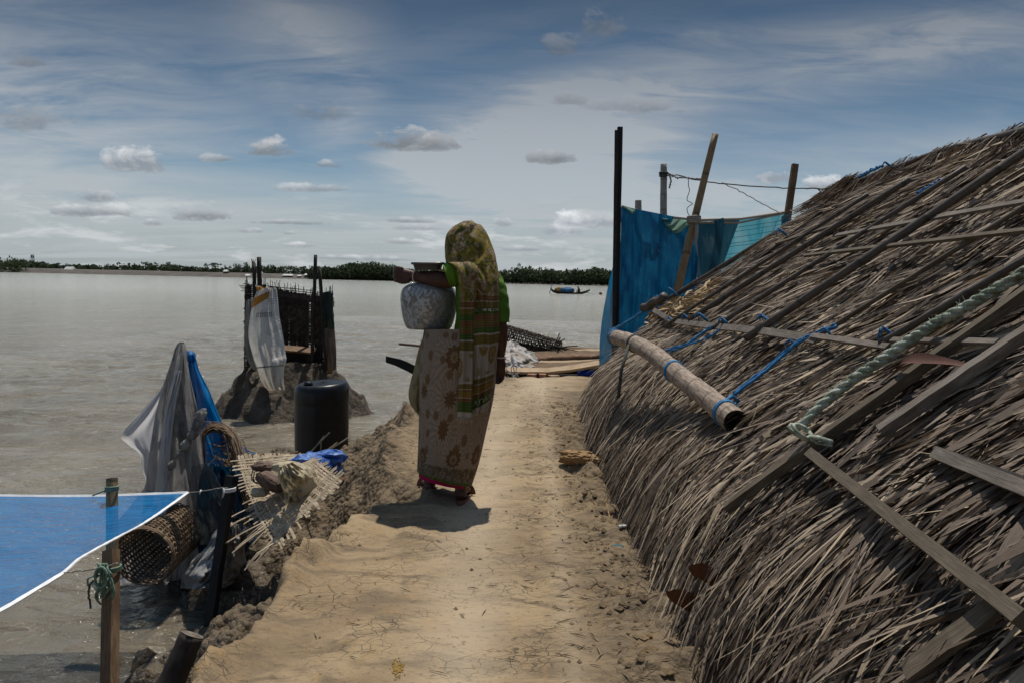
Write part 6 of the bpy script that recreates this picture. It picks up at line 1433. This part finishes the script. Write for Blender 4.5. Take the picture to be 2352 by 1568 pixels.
# mottled upper field
up_z = rmp(t, s_[1], [(0, 0.), (.614, 0.), (.616, 1.)]); n1 = noi(t, mapv(t, uv, (1.6, 1, 1)), 9, 6, .65, 1.6); n2 = noi(t, mapv(t, uv, (2, 1, 1), (0, 0, 0), (7, 3, 0)), 17, 5, .65, 1.2)
c2 = rmp(t, n1, [(.34, (.15, .07, .022)), (.41, (.26, .18, .09)), (.46, (.36, .28, .20)), (.5, (.17, .135, .02)), (.58, (.24, .18, .025)), (.66, (.38, .3, .2))])
c2 = mix(t, rmp(t, n2, [(.55, 0.), (.6, .85)]), c2, (.055, .075, .014)); c2 = mix(t, rmp(t, n2, [(.36, .7), (.41, 0.)]), c2, (.13, .05, .025))
bnd = rmp(t, mth(t, 'FRACT', mth(t, 'ADD', mth(t, 'MULTIPLY', s_[0], 2.2), mth(t, 'MULTIPLY', s_[1], 1.4))), [(0, 0.), (.62, 0.), (.64, .8), (.86, .8), (.88, 0.)]); c2 = mix(t, mth(t, 'MULTIPLY', bnd, .75), c2, mix(t, n1, (.24, .12, .025), (.27, .2, .02)))
ln = rmp(t, mth(t, 'FRACT', mth(t, 'ADD', mth(t, 'MULTIPLY', s_[0], 2.2), mth(t, 'MULTIPLY', s_[1], 1.4))), [(.60, 0.), (.62, .8), (.635, 0.), (.87, 0.), (.88, .8), (.895, 0.)]); c2 = mix(t, ln, c2, (.42, .36, .28))
c = mix(t, up_z, c, c2)
n_f = noi(t, uv, 420, 2, .5)
b_ = bsdf(t, c, .78, bmp(t, mth(t, 'ADD', noi(t, mapv(t, uv, (1, .3, 1)), 16, 5, .6, .8), mth(t, 'MULTIPLY', n_f, .12)), .5, .010), Specular_IOR_Level=.2)
surf(t, nd(t, 'ShaderNodeMixShader', {0: .22, 1: b_, 2: nd(t, 'ShaderNodeBsdfTranslucent', {0: c}).outputs[0]}).outputs[0]); M['pallu'] = m

# ---- blouse
mb = MB(); A = []
for y, xl, xr, dd, dc in spline([(612, 1056, 1132, .06, .0), (625, 1046, 1142, .09, 0), (650, 1046, 1144, .105, 0), (700, 1047, 1142, .10, 0), (740, 1047, 1141, .11, .01), (790, 1040, 1145, .13, .02)], 24):
    cx_, hw = (xl + xr) / 2, (xr - xl) / 2
    A.append([tuple(w(cx_ + hw * math.copysign(abs(math.cos(a)) ** .8, math.cos(a)), y, dc) + fw * dd * math.sin(a) * (1 + .03 * math.sin(a * 9 + y * .2))) for a in np.linspace(0, 2 * math.pi, 49)[:-1]])
mb.grid(A, closed=True); mb.build('blouse', M['green'], person)
def sleeve(pts, r_, name, folds=.05, sd=0):
    S = spline([(*p, q) for p, q in zip(pts, r_)], 30); P_ = [Vector(s[:3]) for s in S]; A = []
    T = (P_[-1] - P_[0]).normalized(); a = T.orthogonal().normalized(); b = T.cross(a)
    for i, (p, s) in enumerate(zip(P_, S)):
        T = (P_[min(29, i + 1)] - P_[max(0, i - 1)]).normalized(); a = (a - T * a.dot(T)).normalized(); b = T.cross(a)
        A.append([tuple(p + (a * math.cos(u) + b * math.sin(u)) * s[3] * (1 + folds * math.sin(i * .9 + 2.2 * math.sin(u + sd)) + folds * .8 * float(vn(i * .25, math.cos(u) * 2, math.sin(u) * 2, sd)))) for u in np.linspace(0, 2 * math.pi, 37)[:-1]])
    for q in (.9, .86): A.append([tuple(P_[-1] - T * (.003 + (.9 - q) * .3) + (Vector(p) - P_[-1]) * q) for p in A[29]])
    mb = MB(); mb.grid(A, closed=True); return mb.build(name, M['green'], person)
sleeve([w(1074, 622, .0), w(1058, 626, -.04), w(1042, 629, -.05), w(1027, 634, -.05)], [.056, .068, .070, .066], 'sleeve', .04, 1)
sleeve([w(1134, 640, .02), w(1141, 665, .0), w(1146, 700, .0), w(1149, 741, .0)], [.045, .054, .056, .052], 'sleeve', .04, 2)

# ---- sari skirt
SK = [(757, 974, 1142, .135, 0), (800, 968, 1142, .15, 0), (860, 964, 1140, .155, .01), (920, 963, 1132, .15, .02), (980, 962, 1118, .14, .03), (1040, 960, 1104, .135, .04), (1070, 959, 1094, .13, .045), (1093, 958, 1084, .125, .045)]
def loft(R_, n=70, mseg=120, fold=.012, ff=9, sd=0, hemy=None, grow=0.0):
    A = []; U = []; S = spline(R_, n); 
    for i, (y, xl, xr, dd, dc) in enumerate(S):
        cx_, hw = (xl + xr) / 2, (xr - xl) / 2 + grow; row = []; ur = []; f = i / (n - 1)
        for j in range(mseg):
            a = 2 * math.pi * j / mseg; yy = y + (hemy(a) * f ** 3 if hemy else 0)
            k = 1 + (fold * 8 * (.25 + .75 * f)) * (float(fbm(math.cos(a) * ff * .3 + sd, math.sin(a) * ff * .3, f * 1.1, 3, 400 + sd)) + .30 * float(ridged(a * 1.1 + f * 1.6, f * 1.2 - a * .4, 0, 2, 430))) * abs(math.sin(a)) ** .5 * .6
            pt = w(cx_ + hw * math.cos(a), yy, dc) + fw * ((dd + grow / 420) * math.sin(a) * k * 1.0)
            row.append(tuple(pt)); ur.append((a * .2, (1 - f) * .86))
        A.append(row); U.append(ur)
    return A, U
hem = lambda a: 4 + 17 * math.cos(a) 
A, U = loft(SK, hemy=hem, fold=.06); mb = MB(); mb.grid(A, U, closed=True); mb.build('sari_skirt', M['sari'], person)
A, U = loft([(1040, 962, 1100, .12, .045), (1075, 962, 1088, .118, .05), (1103, 962, 1074, .112, .05)], 20, 80, hemy=lambda a: 3 + 13 * math.cos(a)); mb = MB(); mb.grid(A, closed=True); mb.build('petticoat', M['pink'], person)
# gathered front fold at the left
M['flap'] = M['sari']
A = []; U = []
for i, r_ in enumerate(spline([(756, 978, 757, 992), (800, 962, 802, 990), (850, 950, 850, 985), (895, 939, 895, 980), (925, 942, 925, 976), (952, 960, 952, 972)], 40)):
    A.append([tuple(w(r_[1] + (r_[3] - r_[1]) * a, r_[0], .06 + .03 * math.sin(a * 7 + i * .08) - .03 * math.sin(a * math.pi))) for a in np.linspace(0, 1, 24)]); U.append([(2 + a * .15, (1 - i / 39) * .45 + .15) for a in np.linspace(0, 1, 24)])
M['flapc'] = cloth('pale_sari_fold', [(.13, .09, .03), (.3, .25, .13), (.38, .33, .2)], 16, transl=.45, bump=.6)
mb = MB(); mb.grid(A, U); mb.build('sari_front_fold', M['flapc'], person)

# ---- head cloth and the wide end hanging down the back
HB = [(511, 1070, 1093, .03, .05, 175), (515, 1052, 1102, .06, .05, 170), (523, 1038, 1110, .085, .045, 160), (538, 1025, 1120, .10, .04, 158), (560, 1021, 1130, .115, .035, 145), (585, 1021, 1138, .125, .02, 140), (605, 1024, 1141, .13, .01, 125), (622, 1030, 1145, .125, .0, 108), (650, 1050, 1149, .12, -.01, 98), (700, 1068, 1149, .125, -.015, 92), (760, 1072, 1149, .14, -.02, 88), (820, 1076, 1142, .15, -.02, 84), (870, 1078, 1136, .155, -.02, 80), (905, 1080, 1130, .16, -.02, 76), (938, 1080, 1124, .16, -.02, 74)]
SB = spline(HB, 150)
def pal(i, a):           # i row, a in -1..1 across
    y, xl, xr, dd, dc, ph = SB[int(min(149, max(0, i)))]; f = i / 149; cx_, hw = (xl + xr) / 2, (xr - xl) / 2; ph = R(ph)
    if ph > math.pi / 2: xx, zz = math.sin(a * ph), math.cos(a * ph)
    else: xx, zz = math.sin(a * ph) / math.sin(ph), math.cos(a * ph)
    low = sst(.55, 1, f)
    fo = (.006 + .013 * float(low)) * (1 - 2 * abs(math.sin(a * 6.5 + 1.3 * math.sin(f * 4) + 1.2)) ** .8) + (.004 + .008 * float(low)) * math.sin(a * 17 + 3 * f) + .018 * float(fbm(a * 2.6 + f * 3, f * 5 - a * 1.5, 0, 4, 501)) * (1.2 - .5 * low) - .020 * float(ridged(a * 1.8 - f * 2.2, f * 5 + a * 3.5, 0, 3, 505)) * (1 - low)
    dd2 = dd + .02 + fo
    yy = y - (14 * a * float(low)) + 3 * float(vn(a * 3, f * 9, 0, 502)) * (1 - low)
    kx = 1 + fo * 1.2 * (1 - low)
    return w(cx_ + hw * xx * kx, yy, dc) - fw * dd2 * zz
TOT = 1.02
A = []; U = []; mcols = 90
for i in range(150):
    A.append([tuple(pal(i, -1 + 2 * j / (mcols - 1))) for j in range(mcols)]); v_ = (1 - (SB[i][0] - 511) / (938 - 511)) * TOT
    U.append([((-1 + 2 * j / (mcols - 1)) * (.16 if i > 40 else .16 + .06 * (40 - i) / 40), v_) for j in range(mcols)])
mb = MB(); mb.grid(A, U); hv = mb.build('head_scarf', M['pallu'], person)
# strip over the left shoulder and down the back
SBs = spline([(640, 1016, 646, 1030, .12), (618, 1017, 608, 1050, .05), (606, 1020, 598, 1074, -.04), (604, 1032, 600, 1092, -.10), (618, 1046, 616, 1098, -.145), (650, 1054, 650, 1098, -.155), (690, 1056, 690, 1094, -.15), (740, 1056, 740, 1090, -.15), (820, 1055, 820, 1088, -.165), (890, 1053, 890, 1086, -.18), (956, 1050, 958, 1085, -.185)], 120)
LEN = 1.0
A = []; U = []
for i, r_ in enumerate(SBs):
    row = []; ur = []; f = i / 119
    for j in range(30):
        a = j / 29; d_ = r_[4] - .012 * math.sin(a * 3 * math.pi + .6 * math.sin(f * 5)) - .02 * math.sin(a * math.pi) + .006 * float(vn(a * 3, f * 8, 0, 510)); row.append(tuple(w(r_[1] + (r_[3] - r_[1]) * a, r_[0] + (r_[2] - r_[0]) * a, d_))); ur.append((.5 + a * .12, (956 - (r_[0] + r_[2]) / 2) / 427 * 1.0 + max(0, (12 - i) / 12) * .1))
    A.append(row); U.append(ur)
mb = MB(); mb.grid(A, U); mb.build('sari_end_strip', M['pallu'], person)
# fringes
M['fringe'] = basic('fringe', [(.3, .27, .22), (.45, .4, .33)], 40)
mb = MB()
for k in range(46):
    a = A[-1][int(rng.uniform(0, 29))]; a = Vector(a); mb.tube([a, a + Vector((rng.normal(0, .003), rng.normal(0, .003), -rng.uniform(.012, .035)))], .0012, 3)
mb.build('fringe', M['fringe'], person); mb = MB()
for k in range(60):
    p = pal(149, rng.uniform(-.98, .98)); mb.tube([p, p + Vector((rng.normal(0, .003), rng.normal(0, .003), -rng.uniform(.008, .02)))], .0012, 3)
mb.build('fringe', M['fringe'], person)
# woven lettering on the end piece
def lettering(txt, size, a0, v0, slope, name):
    cu = bpy.data.curves.new(name, 'FONT'); cu.body = txt; cu.size = size; cu.resolution_u = 3; o = bpy.data.objects.new(name, cu); COL.objects.link(o); bpy.context.view_layer.update()
    me = bpy.data.meshes.new_from_object(o.evaluated_get(bpy.context.evaluated_depsgraph_get())); bpy.data.objects.remove(o)
    bm = bmesh.new(); bm.from_mesh(me); bmesh.ops.triangulate(bm, faces=bm.faces); bmesh.ops.subdivide_edges(bm, edges=bm.edges, cuts=1)
    for v in bm.verts:
        u, h = v.co.x, v.co.y; i = (1 - (v0 + h) / TOT) * (938 - 511) + 511; ii = float(np.interp(i, SB[:, 0], np.arange(150))); hw = (SB[int(ii)][2] - SB[int(ii)][1]) / 2 / 420
        p = pal(ii, min(.99, a0 + u / hw)); v.co = p - fw * .004
    bm.to_mesh(me); bm.free(); me.name = name
    return finish(me, name, M['fringe'], person, False)
lettering('SADIA PRINT', .036, -.78, .034, 0, 'lettering'); lettering('SADIA PRINT', .034, -1.1, .515, 0, 'lettering')

# ---- bangles, pot and dish
def bang(c, T, rad, name='bangle'):
    T = T.normalized(); a = T.orthogonal().normalized(); b = T.cross(a); mb = MB()
    mb.tube([c + (a * math.cos(u) + b * math.sin(u)) * rad + T * .002 * math.sin(u * 12) for u in np.linspace(0, 2 * math.pi, 49)], .0032, 6); return mb.build(name, M['bangle'], person)
bang(w(957, 635, .028), w(982, 638, -.02) - wr_l, .033); bang(w(1150, 815, .075), el_r - wr_r, .034)
m, t = new('aluminium_pot'); v = tc(t); vo = nd(t, 'ShaderNodeTexVoronoi', {'Vector': v, 'Scale': 22.0}).outputs['Distance']; n1 = noi(t, mapv(t, v, (1, 1, .6)), 40, 6, .68, 1.2); n2 = noi(t, v, 8, 5, .6, .6)
stn = mth(t, 'MULTIPLY', rmp(t, n1, [(.46, 0.), (.53, 1.)]), rmp(t, n2, [(.3, .45), (.6, 1.)]))
c = mix(t, stn, mix(t, n2, (.32, .32, .32), (.48, .48, .48)), (.19, .175, .14))
met = nd(t, 'ShaderNodeMapRange', {0: stn, 1: 0.0, 2: 1.0, 3: .55, 4: .1}).outputs[0]; ro = nd(t, 'ShaderNodeMapRange', {0: stn, 1: 0.0, 2: 1.0, 3: .40, 4: .75}).outputs[0]
surf(t, nd(t, 'ShaderNodeBsdfPrincipled', {'Base Color': c, 'Metallic': met, 'Roughness': ro, 'Normal': bmp(t, mth(t, 'ADD', mth(t, 'MULTIPLY', vo, -.7), mth(t, 'MULTIPLY', n1, .3)), .6, .012)}).outputs[0]); M['alu'] = m
pot = thing('water_pot', 'dented stained aluminium water pot held on the hip under the forearm', 'pot', tuple(w(985, 756, .08)))
pc = w(985, 700, .10); prf = [(0, 757), (44, 757), (51, 754.5), (56, 746), (62, 724), (65.5, 700), (66, 684), (63.5, 669), (57, 659), (45, 652), (31, 648), (24, 646), (22, 643), (24, 639), (29, 637), (29, 635), (24, 636), (20, 641), (18, 665)]
A = []
for i, (rp, y) in enumerate(spline(prf, 60)):
    A.append([tuple(pc + Vector((0, 0, (700 - y) / 420)) + (Vector((1, 0, 0)) * math.cos(a) + Vector((0, 1, 0)) * math.sin(a)) * (rp / 420) * (1 + .012 * float(vn(math.cos(a) * 2.5, math.sin(a) * 2.5, y / 22, 7))) ) for a in np.linspace(0, 2 * math.pi, 73)[:-1]])
mb = MB(); mb.grid(A, closed=True); mb.build('pot_body', M['alu'], pot)
M['dishm'] = basic('grey_metal', [(.10, .105, .11), (.17, .175, .18)], 10, ro=.35, Metallic=.7, bump=.1)
dish = thing('metal_dish', 'flat grey metal food dish with wide rim balanced on the forearm', 'dish', tuple(w(983, 622, -.02)))
dc_ = w(983, 607, -.03); A = []
def rrect(hx, hy, n=48, e=.45):
    return [(hx * math.copysign(abs(math.cos(a)) ** e, math.cos(a)), hy * math.copysign(abs(math.sin(a)) ** e, math.sin(a))) for a in np.linspace(0, 2 * math.pi, n + 1)[:-1]]
for hx, hy, z in ((.002, .002, -.032), (.066, .045, -.032), (.070, .05, -.029), (.078, .056, -.004), (.089, .066, -.002), (.090, .067, .006), (.088, .065, .009), (.080, .058, .007), (.0745, .052, .004), (.066, .046, -.026), (.002, .002, -.027)):
    A.append([tuple(dc_ + rt * x + Vector((0, 1, 0)) * y + Vector((0, 0, z))) for x, y in rrect(hx, hy)])
mb = MB(); mb.grid(A, closed=True); mb.build('dish_tray', M['dishm'], dish)
M['food'] = basic('pale_food', [(.4, .36, .28), (.55, .52, .45)], 40); crumple(dc_ + Vector((0, .0, .0)), .05, .06, M['food'], 'dish_content', dish, 4, squash=(1.1, .8, .16))

# ------------------------------------------------------------------ litter on the path
M['litter'] = basic('straw_litter', [(.06, .045, .03), (.2, .15, .09), (.36, .28, .18)], 30)
mb = MB(); q = random.Random(5)
for k in range(520):
    if q.random() < .6: y = q.uniform(1.8, 8); x = np.interp(y, [2, 4, 6, 8], [.45, .45, .45, .6]) - abs(q.gauss(0, .22))
    else: y = q.uniform(2, 9.5); x = q.uniform(-.8, .6)
    z = gh(x, y) + .004; l = q.uniform(.006, .035) * (1.5 if q.random() < .1 else 1); a = q.gauss(0, .8); p = Vector((x, y, z)); d_ = Vector((math.cos(a), math.sin(a), q.uniform(-.1, .1))) * l
    mb.tube([p - d_, p + Vector((0, 0, .002)), p + d_], [.0008, q.uniform(.001, .0028), .0006], 4)
o = mb.build('straw_litter', M['litter'], smooth=False); tag(o, kind='stuff')
mb = MB()
for k in range(700):
    if q.random() < .75: y = q.uniform(1.8, 8); x = np.interp(y, [2, 4, 6, 8], [.52, .50, .5, .65]) - abs(q.gauss(0, .16))
    else: y = q.uniform(2, 9.5); x = q.uniform(-1.0, .6)
    r_ = q.uniform(.003, .011) * (1.8 if x > .35 else 1); p = Vector((x, y, gh(x, y) + r_ * .2)); V = []
    for s in ((1,0,0),(-1,0,0),(0,1,0),(0,-1,0),(0,0,.8),(0,0,-1)): V.append(tuple(p + Vector(s) * r_ * q.uniform(.7, 1.2)))
    mb.add(V, [(0,2,4),(2,1,4),(1,3,4),(3,0,4),(2,0,5),(1,2,5),(3,1,5),(0,3,5)])
o = mb.build('mud_crumbs', M['mud'], smooth=False); tag(o, kind='stuff')
# bark scrap, white stick, twig, rag, brick chip
M['bark2'] = wood('yellow_bark', [(.14, .08, .03), (.32, .2, .09), (.5, .35, .18)], 3, 60)
def gp(x, y, h=.0):
    p = G(x, y, 0); return Vector((p.x, p.y, gh(p.x, p.y) + h))
o = crumple(gp(1326, 1086, .035), .085, .3, M['bark2'], 'bark_scrap', sub=4, freq=2.2, squash=(1.5, .6, .45), sd=8, rot=Matrix.Rotation(-.35, 4, 'Z').to_euler(), amp2=.35, facet=.05); tag(o, 'yellow brown scrap of stripped bark on the path edge under the thatch', 'bark')
mb = MB(); a_ = gp(1423, 1238, .012); b_ = gp(1450, 1222, .03); mb.tube([a_, b_], .008, 8); o = mb.build('white_stick', M['white_edge']); tag(o, 'short white stick lying at the right edge of the path', 'stick')
for (x0, y0, x1, y1, lb) in ((1365, 1165, 1378, 1178, 'short pale twig on the path right of the walker'), (1392, 1178, 1403, 1208, 'longer orange twig on the path near the thatch')):
    mb = MB(); mb.tube([gp(x0, y0, .008), gp((x0 + x1) / 2 + 3, (y0 + y1) / 2, .012), gp(x1, y1, .006)], [.003, .005, .002], 5); o = mb.build('twig', M['bark2']); tag(o, lb, 'twig')
o = crumple(gp(1418, 1272, .008), .020, .4, M['teal'], 'cloth_scrap', sub=3, squash=(1.3, .8, .35)); tag(o, 'small crumpled teal cloth scrap at the right edge of the path', 'cloth scrap')
o = crumple(gp(806, 1000, .0) + Vector((0, 0, 0)), .06, .2, M['rwood'], 'brick_chip', sub=3, squash=(1.4, .7, .35)); tag(o, 'dark red broken plank end on the bank right of the barrel', 'plank')
M['yel'] = basic('yellow_grain', [(.3, .19, .05), (.46, .31, .1)], 60)
mb = MB()
for k in range(160):
    p = gp(912 + q.gauss(0, 7), 1545 + q.gauss(0, 8), .002); V = [tuple(p + Vector(s) * .0028) for s in ((1,0,0),(-1,0,0),(0,1,0),(0,-1,0),(0,0,.8),(0,0,-1))]; mb.add(V, [(0,2,4),(2,1,4),(1,3,4),(3,0,4),(2,0,5),(1,2,5),(3,1,5),(0,3,5)])
o = mb.build('spilled_grain', M['yel'], smooth=False); tag(o, kind='stuff')
